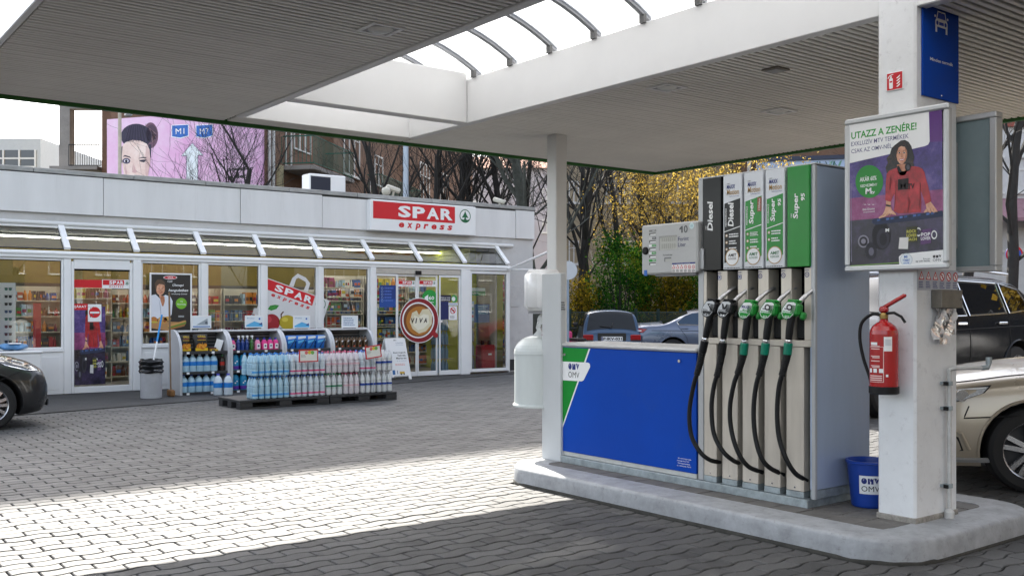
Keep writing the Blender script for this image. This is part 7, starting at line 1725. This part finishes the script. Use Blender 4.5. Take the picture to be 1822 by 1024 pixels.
bo([(196, 690), (210, 640), (230, 720), (225, 800)], 3, BSK2); bo([(296, 640), (302, 700), (290, 722), (284, 700)], 3, BSK2)
bo([(180, 560), (205, 540), (260, 556), (280, 580), (250, 566), (205, 556)], 4, ink('3a2c40')); oval(222, 606, 44, 32, 4, ink('4a4060')); oval(222, 606, 26, 18, 5, ink('e8e4ee')); oval(222, 608, 15, 17, 6, ink('1c1828'))
bo([(350, 580), (400, 560), (450, 566), (440, 576), (395, 574)], 4, ink('3a2c40')); bo([(365, 598), (410, 590), (450, 592), (420, 622), (380, 614)], 4, ink('2c2438')); bo([(298, 620), (306, 700), (280, 730), (318, 742), (345, 726), (324, 700)], 3, ink('cfa8a8'))
for x0, s_ in ((732, 'M1'), (1003, 'M7')):
    for gq, c, k in ((8, 'f0f4fa', 1), (0, '2a6ac0', 2)): bo([(x0 - gq, 212 - gq), (x0 + 178 + gq, 202 - gq), (x0 + 178 + gq, 322 + gq), (x0 + 92, 345 + gq * 1.4), (x0 - gq, 332 + gq)], k, ink(c))
    a, b = Pz(x0 + 40, 308); mb.text(s_, a, b, Pz(x0 + 138, 308)[0], Pz(x0 + 40, 246)[1], .014, W_, -.004)
for gq, c, k in ((7, '4a4a6a', 1), (0, 'e8f0f6', 2)): bo([(958, 408 - gq), (1076 + gq * 1.5, 538 + gq), (1016 + gq, 540 + gq), (1016 + gq, 830), (895 - gq, 830), (897 - gq, 546 + gq), (840 - gq * 1.5, 546 + gq)], k, ink(c))
mb.text('premier', *Pz(1348, 730), Pz(1640, 730)[0], Pz(1348, 682)[1], .008, K_, .04); mb.text('outlet', *Pz(1345, 806), Pz(1562, 806)[0], Pz(1345, 758)[1], .008, K_, .04); mb.text('budapest', *Pz(1348, 864), Pz(1640, 864)[0], Pz(1348, 832)[1], .008, ink('7a6a8a'), .0)
bo([(1310, 585), (1680, 575), (1680, 580), (1315, 590)], 1, ink('b06a9e')); bo([(1676, 580), (1682, 580), (1682, 880), (1676, 880)], 1, ink('b06a9e'))
mb.build('billboard_print', t)
# loggia house left of the billboard
D1 = 44; o1 = at(105, D1); lo = thing('apartment_building', 'grey brown house with an open corner loggia left of the pink billboard', 'building', o1)
LM = frame(o1, (fy_, -fx_, 0), (0, 0, 1)); Pl = pany(LM); q = lambda x, y: Pl(x, y)
mb = MB(LM)
x0, x1, x2, x3, x4 = q(105, 200)[0], q(124, 200)[0], q(157, 200)[0], q(181, 200)[0], q(200, 200)[0]; zt, zo, zr, zf = zof(120, D1), zof(193, D1), zof(258, D1), zof(298, D1)
mb.box(x0, x1, 0, zo, -.5, 0, CONC); mb.box(x0, x4, zo, zt, -.5, 0, CONC); mb.box(x3, x4, 0, zo, -6, 0, BROWN); mb.box(x0, x3, 0, zf - .15, -6, -.5, CREAM); mb.box(x2, x3, zf, zo, -4.1, -3.9, CONC); mb.build('wall', lo)
mb = MB(LM); mb.box(x0 - .2, x3, zf - .15, zf, -6, .5, CONC); lb = mb.build('balcony', lo)
mb = MB(LM)
for z in (zf + .08, zr): mb.tube([(x1, z, .1), (x3, z, .1)], .03, 5, TRIM)
for k in range(15): x = x1 + (x3 - x1) * k / 14; mb.tube([(x, zf + .08, .1), (x, zr, .1)], .015, 4, TRIM, False)
mb.build('railing', lb)
bwin(lo, LM @ Matrix.Translation((0, 0, -3.85)), x2 + .1, zf + .2, x3 - .1, zo - .55, 2); mb = MB(LM); mb.box(x2, x3, zo - .5, zo - .05, -3.9, -3.5, WINF, .05); mb.build('shutter_box', lo)
# low glazed building far left
D2 = 62; o2 = at(-60, D2); go = thing('office_building', 'pale office block with a dark gridded window at the far left', 'building', o2)
GM = frame(o2, (fy_, -fx_, 0), (0, 0, 1)); Pg2 = pany(GM); xa, xb = 0, Pg2(72, 260)[0]
mb = MB(GM); mb.box(xa, xb, 0, zof(246, D2), -12, 0, mat('pale_cladding', (.5, .53, .55, 1), .5, var=.05)); mb.build('wall', go)
mb = MB(GM); mb.box(xa, xb - .25, zof(330, D2), zof(267, D2), .001, .03, PANE); wq = mb.build('window', go)
for k in range(9):
    mb = MB(GM); x = xb - .3 - k * 1.0; mb.box(x - .05, x + .05, zof(330, D2), zof(267, D2), .031, .1, WINF); mb.build('mullion', wq)
for z in (zof(282, D2), zof(297, D2)): mb = MB(GM); mb.box(xa, xb - .25, z - .05, z + .05, .031, .08, WINF); mb.build('mullion', wq)
# unseen tall block, added to cast the shade over the shop front
tw = thing('added_shade_tower', 'unseen tall block added behind the brown house to shade the shop front', 'building', (19, 47, 0))
TWH = 32.0
mb = MB(); mb.box(13.3, 26.5, 46, 49, 0, TWH, BEIGE); mb.build('wall', tw); mb = MB(); mb.box(13.2, 26.7, 45.8, 49.1, TWH + .001, TWH + .3, CONC); mb.build('roof', tw)
# beige house behind the trees
D3 = 50; o3 = at(985, D3); bh = thing('apartment_building', 'beige house with white windows behind the bare and yellow trees', 'building', o3)
BHM = frame(o3, (fy_, -fx_, 0), (0, 0, 1)); P3 = pany(BHM)
w3 = P3(1335, 300)[0]
mb = MB(BHM); mb.box(0, w3, 0, 12, -9, 0, BEIGE); mb.build('wall', bh); mb = MB(BHM); mb.box(-.3, w3 + .3, 12.001, 12.4, -9.3, .5, ROOFT); mb.build('roof', bh)
for x0, x1 in ((1078, 1104), (1110, 1131), (1190, 1222), (1256, 1290), (1012, 1030)):
    for y0, y1 in ((361, 322), (470, 428)): a, b = P3(x0, y0); c, d_ = P3(x1, y1); bwin(bh, BHM, a, b, c, d_, 2)
# pale house with red roof behind the bare trees
D4 = 75; o4 = at(735, D4); ph = thing('apartment_building', 'pale house with orange tiled roof far behind the bare trees', 'building', o4)
PM = frame(o4, (fy_, -fx_, 0), (0, 0, 1)); P4 = pany(PM); w4 = P4(985, 300)[0]
PALEW = mat('pale_lilac_plaster', (.45, .43, .47, 1), .85, var=.1, scale=.4)
mb = MB(PM); mb.box(0, w4, 0, zof(300, D4), -9, 0, PALEW); mb.build('wall', ph); mb = MB(PM); a_ = zof(300, D4); mb.add([(-.5, a_, .4), (w4 + .5, a_, .4), (w4 + .5, a_ + 1.6, -4.5), (-.5, a_ + 1.6, -4.5), (-.5, a_, -9.4), (w4 + .5, a_, -9.4)], [(0, 1, 2, 3), (3, 2, 5, 4), (0, 3, 4), (1, 5, 2)], ROOFT); mb.build('roof', ph)
for x in range(755, 980, 42):
    for y in (345, 400): a, b = P4(x, y + 14); c, d_ = P4(x + 16, y - 10); bwin(ph, PM, a, b, c, d_, 2)
# brown shop row with pale blue hoarding at the right
D5 = 42; o5 = at(1306, D5); rb = thing('apartment_building', 'brown building seen past the dispenser top and the pillar', 'building', o5)
RM = frame(o5, Vector((fy_, -fx_, 0)) + Vector((-.15, -.2, 0)), (0, 0, 1)); P5 = pany(RM)
aR5 = P5(1720, 400)[0]
mb = MB(RM); mb.box(0, aR5, 0, 13, -8, 0, BROWN); mb.build('wall', rb); mb = MB(RM); mb.tube([(P5(1333, 300)[0], 0, .1), (P5(1333, 300)[0], 12.9, .1)], .09, 8, WINF); mb.build('downpipe', rb)
for x in (1400, 1470, 1545, 1620): a, b = P5(x, 480); c, d_ = P5(x + 34, 420); bwin(rb, RM, a, b, c, d_, 2)
t = thing('hoarding', 'pale blue hoarding with palm leaves above the dispenser', 'billboard', at(1345, D5 - .5)); HM = RM @ Matrix.Translation((0, 0, .5)); P6 = pany(HM)
a0, b1 = P6(1345, 287); a1 = P6(1640, 287)[0]; b1 = P6(1345, 288)[1]
mb = MB(HM); mb.box(a0, a1, b1 - 2.6, b1, -.15, 0, ink('b8cbe8')); mb.build('hoarding_panel', t); mb = MB(HM); mb.box(a0 - .1, a1 + .1, b1 + .001, b1 + .16, -.2, .1, ink('26304a')); mb.build('hoarding_edge', t)
mb = MB(HM)
for k in range(13):
    x = P6(1455 + k * 5, 300)[0]; mb.flat([(x, b1 - .9), (x + .08, b1 - .95), (x + .5 * math.sin(k * 1.7), b1 - .06), (x + .45 * math.sin(k * 1.7) - .05, b1 - .1)], .01 + .003 * k, ink(['3a7a6a', '6aa08a', '2a5a5a', 'a8c8b8'][k % 4]))
mb.build('hoarding_print', t)
# white block at the right edge
D6 = 36; o6 = at(1730, D6); wb = thing('apartment_building', 'white block with dark windows and purple awnings at the right edge', 'building', o6)
WM = frame(o6, (fy_, -fx_, 0), (0, 0, 1)); P7 = pany(WM); w7 = 16
WPL = mat('white_plaster', (.6, .6, .6, 1), .8, var=.08)
mb = MB(WM); mb.box(-.0, w7, 0, 12, -8, 0, WPL); mb.build('wall', wb)
AWN = mat('purple_awning', (.3, .17, .2, 1), .8, var=.15); x = .2
while x < w7 - 2:
    for y0, y1 in ((278, 232), (342, 300), (445, 405)): bwin(wb, WM, x, P7(1780, y0)[1], x + .85, P7(1780, y1)[1], 1)
    x += 1.25
mb = MB(WM); b = P7(1780, 392)[1]; mb.add([(0, b, 1.2), (w7, b, 1.2), (w7, b + .8, .01), (0, b + .8, .01), (0, b - .12, 1.2), (w7, b - .12, 1.2)], [(0, 1, 2, 3), (4, 5, 1, 0)], AWN); mb.build('awning', wb)
mb = MB(WM); mb.box(0, w7, P7(1780, 226)[1], P7(1780, 212)[1], .001, .12, ink('8a3a2a')); mb.build('brick_band', wb)
# street signs and pole
def pole_sign(px, D, y0, r, lab, back):
    o = at(px, D); t = thing('road_sign', lab, 'road sign', o); d = Vector((fx_, fy_, 0)); M = frame(o, (fy_, -fx_, 0), (0, 0, 1)); z = zof(y0, D)
    mb = MB(); mb.tube([o, o + Vector((0, 0, z + r))], .035, 8, mat('sign_pole_blue_grey', (.3, .38, .48, 1), .4, .3)); mb.build('post', t)
    mb = MB(M); mb.lathe([(0, .05), (r * .97, .05), (r, .055), (r, .065), (0, .066)], 28, LGRY if back else BLU, (0, z, .0)) if 0 else mb.prism(circ(0, z, r, 28), .04, .06, ink('c8cdd2') if back else ink('2a55b8')); sp = mb.build('sign_plate', t)
    if not back:
        mb = MB(M); mb.ring(0, z, r * .82, r, .062, RED)
        for s_ in (-1, 1): mb.flat([(s_ * (-r * .66), z - r * .52), (s_ * (-r * .52), z - r * .66), (s_ * r * .66, z + r * .52), (s_ * r * .52, z + r * .66)][::s_], .063 + .001 * s_, RED)
        mb.build('sign_print', t)
pole_sign(1010, 22, 481, .21, 'round road sign seen from behind beside the slim white column', True)
pole_sign(1803, 30, 452, .26, 'round blue no stopping sign with red cross at the right edge', False)
D7 = 30; o = at(722, D7); t = thing('lamp_post', 'pale blue lamp post standing behind the shop roof', 'lamp post', o); mb = MB(); mb.tube([o, o + Vector((0, 0, 9))], [.1, .075], 10, mat('lamp_post_paint', (.45, .52, .6, 1), .4, .2)); mb.build('post', t); mb = MB(); mb.tube([o + Vector((0, 0, 8.9)), o + Vector((.4, -.3, 9.15)), o + Vector((1.4, -1.1, 9.25))], .05, 8, WINF); mb.build('lamp_arm', t)
# roof items on the shop
YA_ = 21.0
a, b = py_(551, 343, YA_); c, d_ = py_(630, 315, YA_); c2, _ = py_(612, 315, YA_)
t = thing('air_conditioner', 'white air conditioning unit with dark grille on the shop roof', 'air conditioner', ((a + c) / 2, YA_, 3.5))
mb = MB(); mb.box(a, c2 + .05, YA_, YA_ + .42, 3.72, d_, WHITE2, .02); mb.build('unit_case', t); mb = MB(wallY(YA_ - .001)); g0 = py_(553, 340, YA_)[0]; g1 = py_(588, 340, YA_)[0]; mb.box(g0, g1, 3.8, d_ - .06, -.02, .006, ink('10182e'))
mb.build('fan_grille', t); mb = MB(); [mb.box(x, x + .08, YA_, YA_ + .42, 3.5, 3.72, GREY) for x in (a + .1, c2 - .1)]; mb.build('stand', t)
def camera_(px, py, Y, dirx, lab, ball):
    x, z = py_(px, py, Y); t = thing('security_camera', lab, 'camera', (x, Y, 3.98)); IV = mat('ivory_plastic', (.55, .52, .44, 1), .4)
    T_ = Matrix.Translation((x, Y, z)) @ Matrix.Rotation(dirx, 4, 'Z') @ Matrix.Rotation(R(18), 4, 'Y')
    mb = MB(T_); mb.box(-.19, .15, -.055, .055, -.05, .06, IV, .03); mb.build('camera_body', t, smooth=40); mb = MB(T_); mb.box(.1501, .16, -.04, .04, -.04, .04, BLACK, .004); mb.build('lens', t)
    mb = MB(); mb.tube([(x, Y, z - .04), (x - .03, Y + .02, 3.97)], .025, 8, IV); mb.build('bracket', t)
    if ball: mb = MB(); mb.lathe([(0, -.1), (.06, -.085), (.095, -.03), (.1, .02), (.08, .07), (0, .1)], 14, IV, (x - .2, Y, 4.09)); mb.build('camera_dome', t, smooth=50)
camera_(701, 337, 18.98, R(-20), 'ivory bullet camera with round housing on the roof edge left of the name sign', True)
camera_(890, 358, 18.98, R(-60), 'small ivory camera on the roof edge right of the name sign', False)
x, z = py_(213, 300, 20.2); t = thing('mast', 'thin pole with a small camera on the shop roof in front of the billboard', 'mast', (x, 20.2, 3.5)); IVM = mat('weathered_mast', (.5, .45, .36, 1), .5, var=.2)
mb = MB(); mb.tube([(x, 20.2, 3.5), (x, 20.2, 6.2)], .035, 8, IVM); mb.build('pole', t); zc_ = py_(225, 200, 20.2)[1]; mb = MB(); mb.tube([(x, 20.2, zc_ + .06), (x + .15, 20.2, zc_ + .02)], .015, 6, BLACK); mb.box(x + .1, x + .22, 20.1, 20.26, zc_ - .08, zc_ + .02, GREY, .02); mb.build('mast_camera', t)
# awning stay beside the shop corner
t = thing('stay_rod', 'slanted white steel stay between the lean-to corner and the canopy column', 'stay', (14.05, 18.35, 2.4)); mb = MB(); e0 = (14.0, YB - .03, 2.42); a, b = py_(977, 447, 15.0); mb.tube([e0, (a, 15.0, b)], .025, 6, WHITE2); mb.build('rod', t); mb = MB(); mb.tube([e0, (a - .02, 15.0, py_(977, 481, 15.0)[1])], .02, 6, WHITE2); mb.build('lower_rod', t)
# ------------------------------------------------------------------ trees
BARK = mat('dark_bark', (.028, .026, .024, 1), .9, var=.35, scale=9, bump=.5, bscale=30, stretch=(1, 1, .3)); BARKG = mat('grey_bark', (.07, .075, .065, 1), .9, var=.35, scale=7, dirt=.3, dirtcol=(.12, .14, .06, 1))
def skeleton(seed, H, r0, nb, up=.55, depth=4, spread=.8, fork=.3):
    rg = random.Random(seed); out = [[], []]; tips = []
    def grow(p, d, L, r, lv):
        n = 5 if lv == 0 else 4 if lv < 3 else 3; pts = [p.copy()]; rs = [r]; dd = d.copy(); q = p.copy()
        for i in range(n):
            j = .1 if lv == 0 else .22
            dd = (dd + Vector((rg.uniform(-j, j), rg.uniform(-j, j), rg.uniform(-j, j) + (.08 if lv else .02)))).normalized(); q = q + dd * (L / n); pts.append(q.copy()); rs.append(max(.004, r * (1 - (i + 1) / n * (.45 if lv == 0 else .6))))
        out[0 if lv < 1 else 1].append((pts, rs, 7 if lv == 0 else 5 if lv == 1 else 3))
        if lv >= depth: tips.append(q); return
        k = nb[lv]
        for i in range(k):
            s_ = (fork + (1 - fork) * (i + rg.random()) / k) if lv == 0 else .2 + .8 * (i + rg.random()) / k
            s_ = min(.99, s_); ix = s_ * n; a = int(ix); pp = pts[a].lerp(pts[min(a + 1, n)], ix - a)
            dirn = (pts[min(a + 1, n)] - pts[a]).normalized(); az = rg.uniform(0, 6.283); side = dirn.orthogonal().normalized(); side = Matrix.Rotation(az, 3, dirn) @ side
            nd = (dirn * (1 - spread * rg.uniform(.6, 1.1)) + side * spread + Vector((0, 0, up * .35))).normalized()
            rr_ = rs[a] * rg.uniform(.32, .55); grow(pp, nd, L * rg.uniform(.5, .75) * (1.05 - .4 * s_ if lv == 0 else 1), rr_, lv + 1)
        if lv: tips.append(q)
    grow(Vector((0, 0, -.1)), Vector((rg.uniform(-.06, .06), rg.uniform(-.06, .06), 1)).normalized(), H, r0, 0)
    return out, tips
def tree_meshes(sk, bark):
    ms = []
    for k, nm in ((0, 'trunk'), (1, 'branches')):
        mb = MB()
        for pts, rs, n in sk[k]: mb.tube(pts, rs, n, bark, False)
        o = mb.build(nm, None, smooth=70); ms.append(o.data); bpy.data.objects.remove(o)
    return ms
def plant_tree(ms, pos, rz, sc, lab, group='bare trees behind the shop', leaf=None, nm='bare_tree', cat='tree'):
    t = thing(nm, lab, cat, pos, rz, group, sc)
    for m, n in zip(ms, ('trunk', 'branches')): o = bpy.data.objects.new(n, m); COL.objects.link(o); o.parent = t
    if leaf: o = bpy.data.objects.new('leaves', leaf); COL.objects.link(o); o.parent = t; o['kind'] = 'stuff'
    return t
def leaves(pts, n, size, spread, m, seed, flat=.6):
    rg = np.random.default_rng(seed); P = np.array([tuple(p) for p in pts]); idx = rg.integers(0, len(P), n); c = P[idx] + rg.normal(0, spread, (n, 3))
    a = rg.normal(0, 1, (n, 3)); a /= np.linalg.norm(a, axis=1)[:, None]; b = rg.normal(0, 1, (n, 3)); b -= a * (a * b).sum(1)[:, None]; b /= np.linalg.norm(b, axis=1)[:, None]
    s = size * rg.uniform(.5, 1.3, (n, 1)); v = np.stack([c - a * s, c + b * s * flat, c + a * s, c - b * s * flat], 1).reshape(-1, 3)
    me = bpy.data.meshes.new('leaves'); me.from_pydata(v.tolist(), [], [(4 * i, 4 * i + 1, 4 * i + 2, 4 * i + 3) for i in range(n)]); me.materials.append(m)
    clump = rg.random(len(P))[idx] * .55 + rg.random(n) * .45
    at_ = me.attributes.new('shade', 'FLOAT', 'POINT'); at_.data.foreach_set('value', np.repeat(clump, 4).astype(np.float32)); return me
SK = [skeleton(11, 6.2, .14, (8, 5, 4, 2), .8, spread=.6, fork=.3), skeleton(23, 7.0, .15, (9, 5, 4, 2), .9, spread=.55, fork=.3), skeleton(37, 6.2, .12, (8, 5, 4, 2), .8, spread=.6, fork=.35), skeleton(41, 5.2, .11, (9, 5, 4, 2), 1., spread=.6, fork=.25)]
TM = [tree_meshes(s[0], BARK) for s in SK]
bare = [(392, 31.2, 2, .9, 'bare tree with forked crown in front of the middle of the billboard'), (428, 31.6, 0, 1.0, 'bare tree in front of the right end of the billboard'), (345, 31.5, 3, .75, 'small bare tree in front of the billboard arrow'),
        (690, 33, 1, 1.0, 'bare tree left of the lamp post'), (758, 32, 0, 1.05, 'bare tree just right of the lamp post'), (795, 35, 1, 1.1, 'bare tree above the left half of the name sign'), (826, 33, 2, 1.1, 'bare tree above the right half of the name sign'),
        (862, 36, 1, 1.1, 'bare tree left of the small roof camera'), (893, 34, 0, 1.15, 'bare tree above the small roof camera'), (925, 38, 2, 1.2, 'bare tree behind the shop corner'),
        (1026, 33, 1, 1.1, 'bare tree right of the slim white column'), (1050, 37, 0, 1.15, 'bare tree in front of the beige wall'), (1103, 36, 2, 1.2, 'bare tree in front of the beige house window'), (1140, 39, 1, 1.25, 'bare dark tree behind the yellow tree'),
        (1700, 26, 1, 1.1, 'bare tree hidden behind the pillar'), (1800, 24, 0, 1.15, 'bare tree at the right edge in front of the white block')]
for i, (px, D, k, s, lab) in enumerate(bare): plant_tree(TM[k], at(px, D), i * 1.3, s, lab)
sk5 = skeleton(58, 5.2, .17, (6, 5, 4, 2), .9, fork=.3, spread=.6); plant_tree(tree_meshes(sk5[0], BARKG), at(952, 27), 2.2, 1.2, 'big grey-green trunked tree between shop corner and column', None, None, 'bare_tree')
YEL = leafmat('yellow_leaves', ['6a5a20', 'a88a38', 'c9ac54', 'dccb88'], .55)
GRE = leafmat('green_leaves', ['0c2410', '1e4a1a', '3f6a22', '8a8a2a'], .4); DGR = leafmat('dark_leaves', ['0a1a10', '14301a', '2a4a22', '5a6a2a'], .35); OLV = leafmat('olive_leaves', ['1e2a10', '4a4a16', '7a6a1e', 'a08028'], .45)
sk6 = skeleton(71, 4.2, .1, (9, 6, 4, 3), .9, fork=.3, spread=.65); tm6 = tree_meshes(sk6[0], BARK)
for i, (px, D, s, n, lab) in enumerate(((1205, 32, 1.1, 6500, 'yellow leaved tree above the pump display'), (1285, 33, 1.15, 7500, 'yellow leaved tree behind the dispenser top'), (1150, 36, 1.0, 2600, 'thin yellow leaved tree beside the beige house windows'))):
    plant_tree(tm6, at(px, D), i * 2.1, s, lab, 'yellow leaved trees', leaves(sk6[1], n, .033, .075, YEL, 5 + i), 'yellow_tree')
def shrub(px, D, w, h, n, m, lab, seed, nm='shrub', size=.042):
    rg = random.Random(seed); n = int(n * 2.0); o = at(px, D); t = thing(nm, lab, 'shrub', o, 0, 'shrubs along the fence'); pts = []
    for i in range(46):
        a, b = rg.uniform(0, 6.283), rg.random() ** .5; zz = h * rg.random() ** .8; k = (1 - (zz / h) ** 2 * .6) * w * .5; pts.append((k * b * math.cos(a), k * b * math.sin(a), zz + .1))
    mb = MB()
    for p in pts[::2]: q = Vector(p); mb.tube([o + Vector((q.x * .1, q.y * .1, 0)), o + Vector((q.x * .5, q.y * .5, q.z * .6)), o + q], [.02, .014, .005], 4, BARK, False)
    mb.build('stems', t); l_ = leaves(pts, n, size, .2, m, seed); ob = bpy.data.objects.new('leaves', l_); COL.objects.link(ob); ob.parent = t; ob['kind'] = 'stuff'
for i, a in enumerate([(1032, 31.5, 1.6, 2.2, 2200, OLV, 'low olive shrub right of the slim column'), (1070, 33, 2.0, 2.0, 2200, DGR, 'dark shrub behind the old blue hatchback'), (1105, 31.5, 2.6, 3.6, 4500, GRE, 'tall green shrub left of the pump display'),
        (1150, 32, 2.4, 3.0, 4200, GRE, 'green shrub under the pump display'), (1195, 31.5, 2.4, 2.6, 3600, OLV, 'olive green shrub behind the saloon'), (1235, 32, 2.4, 2.4, 3400, GRE, 'green shrub beside the dispenser'), (1290, 33, 2.6, 2.6, 2600, DGR, 'dark shrub hidden behind the dispenser'), (985, 33, 1.8, 2.0, 1800, DGR, 'dark shrub behind the slim column')]): shrub(*a, 90 + i)
# fence
FEN = mat('dark_green_fence', (.012, .035, .03, 1), .5, var=.1)
pA, pB = at(975, 29.6), at(1330, 29.2); t = thing('wire_fence', 'dark green metal fence behind the parked cars', 'fence', pA)
dv = (pB - pA); n = 9
for k in range(n + 1): p = pA + dv * k / n; mb = MB(); mb.box(p.x - .03, p.x + .03, p.y - .03, p.y + .03, 0, 1.5, FEN); mb.build('fence_post', t)
for k in range(n):
    p, q = pA + dv * k / n, pA + dv * (k + 1) / n; mb = MB()
    for z in (.1, .5, .95, 1.4): mb.tube([p + Vector((0, 0, z)), q + Vector((0, 0, z))], .012, 4, FEN, False)
    for j in range(1, 26): r_ = p.lerp(q, j / 26); mb.tube([r_ + Vector((0, 0, .1)), r_ + Vector((0, 0, 1.42))], .006, 3, FEN, False)
    mb.build('fence_panel', t)
# ------------------------------------------------------------------ what stands across the road, mirrored in the shop glass and the glossy panels
WHP = carpaint('white_car_paint', (.7, .7, .7, 1), .0); RD2 = carpaint('red_car_paint', (.3, .01, .015, 1), .1)
make_car('parked_car', 'white off-road car across the forecourt mirrored in the shop windows', 'car', (17.5, 2.2, 0), R(8), 1.1, B3, WHP, (.9, 3.98), .38, .45, [[(1.62, 1.16), (2.12, 1.56), (2.62, 1.62), (2.68, 1.17)], [(2.76, 1.17), (2.74, 1.62), (3.7, 1.6), (3.72, 1.2)]], [(1.45, 2.05, .88, 'windscreen')])
make_car('parked_car', 'red small car across the forecourt mirrored in the shop windows', 'car', (21.5, 6.5, 0), R(20), 1.05, HB, RD2, (.72, 3.25), .315, .375, [[(1.3, .98), (1.95, 1.38), (2.55, 1.42), (2.55, 1.0)], [(2.62, 1.0), (2.62, 1.42), (3.2, 1.36), (3.3, 1.06)]], [(1.12, 1.85, .86, 'windscreen')])
for i, (x, y, s) in enumerate(((9, -14, 1.2), (15, -16, 1.3), (21, -13, 1.1), (27, -11, 1.3), (33, -6, 1.2), (3, -17, 1.2), (-5, -18, 1.3), (38, 2, 1.2))):
    plant_tree(tm6, (x, y, 0), i * 1.7, s * 1.3, ORD[i] + ' yellow tree of the row across the road', 'yellow trees across the road', leaves(sk6[1], 2600, .11, .18, YEL, 40 + i), 'yellow_tree')
mat('grey_plaster2', (.12, .11, .1, 1), .85, var=.2)
for k, (x, y, w, m, c) in enumerate(((-22, -44, 26, MATS['grey_plaster2'], 'grey'), (8, -46, 24, BROWN, 'brown'), (36, -40, 22, MATS['grey_plaster2'], 'dark'))):
    ob = thing('apartment_building', c + ' apartment block across the road behind the photographer', 'building', (x + w / 2, y, 0)); mb = MB(); mb.box(x, x + w, y - 10, y, 0, 13, m); mb.build('wall', ob)
    M = frame((x + w, y, 0), (-1, 0, 0), (0, 0, 1))
    for r_ in range(4):
        for j in range(6): bwin(ob, M, 1.5 + j * (w - 3) / 6, 1.2 + r_ * 3, 3.3 + j * (w - 3) / 6, 2.9 + r_ * 3, 2)

ob = thing('apartment_building', 'unseen dark grey block added at the right to be mirrored in the black car', 'building', (46, -4, 0)); mb = MB(); mb.box(46, 56, -22, 14, 0, 14, mat('grey_plaster', (.1, .1, .11, 1), .85, var=.2)); mb.build('wall', ob)  # unseen block, added so the black car mirrors something dark
M = frame((46, 14, 0), (0, -1, 0), (0, 0, 1))
for r_ in range(4):
    for j in range(8): bwin(ob, M, 1.5 + j * 4.2, 1.2 + r_ * 3, 3.3 + j * 4.2, 2.9 + r_ * 3, 2)
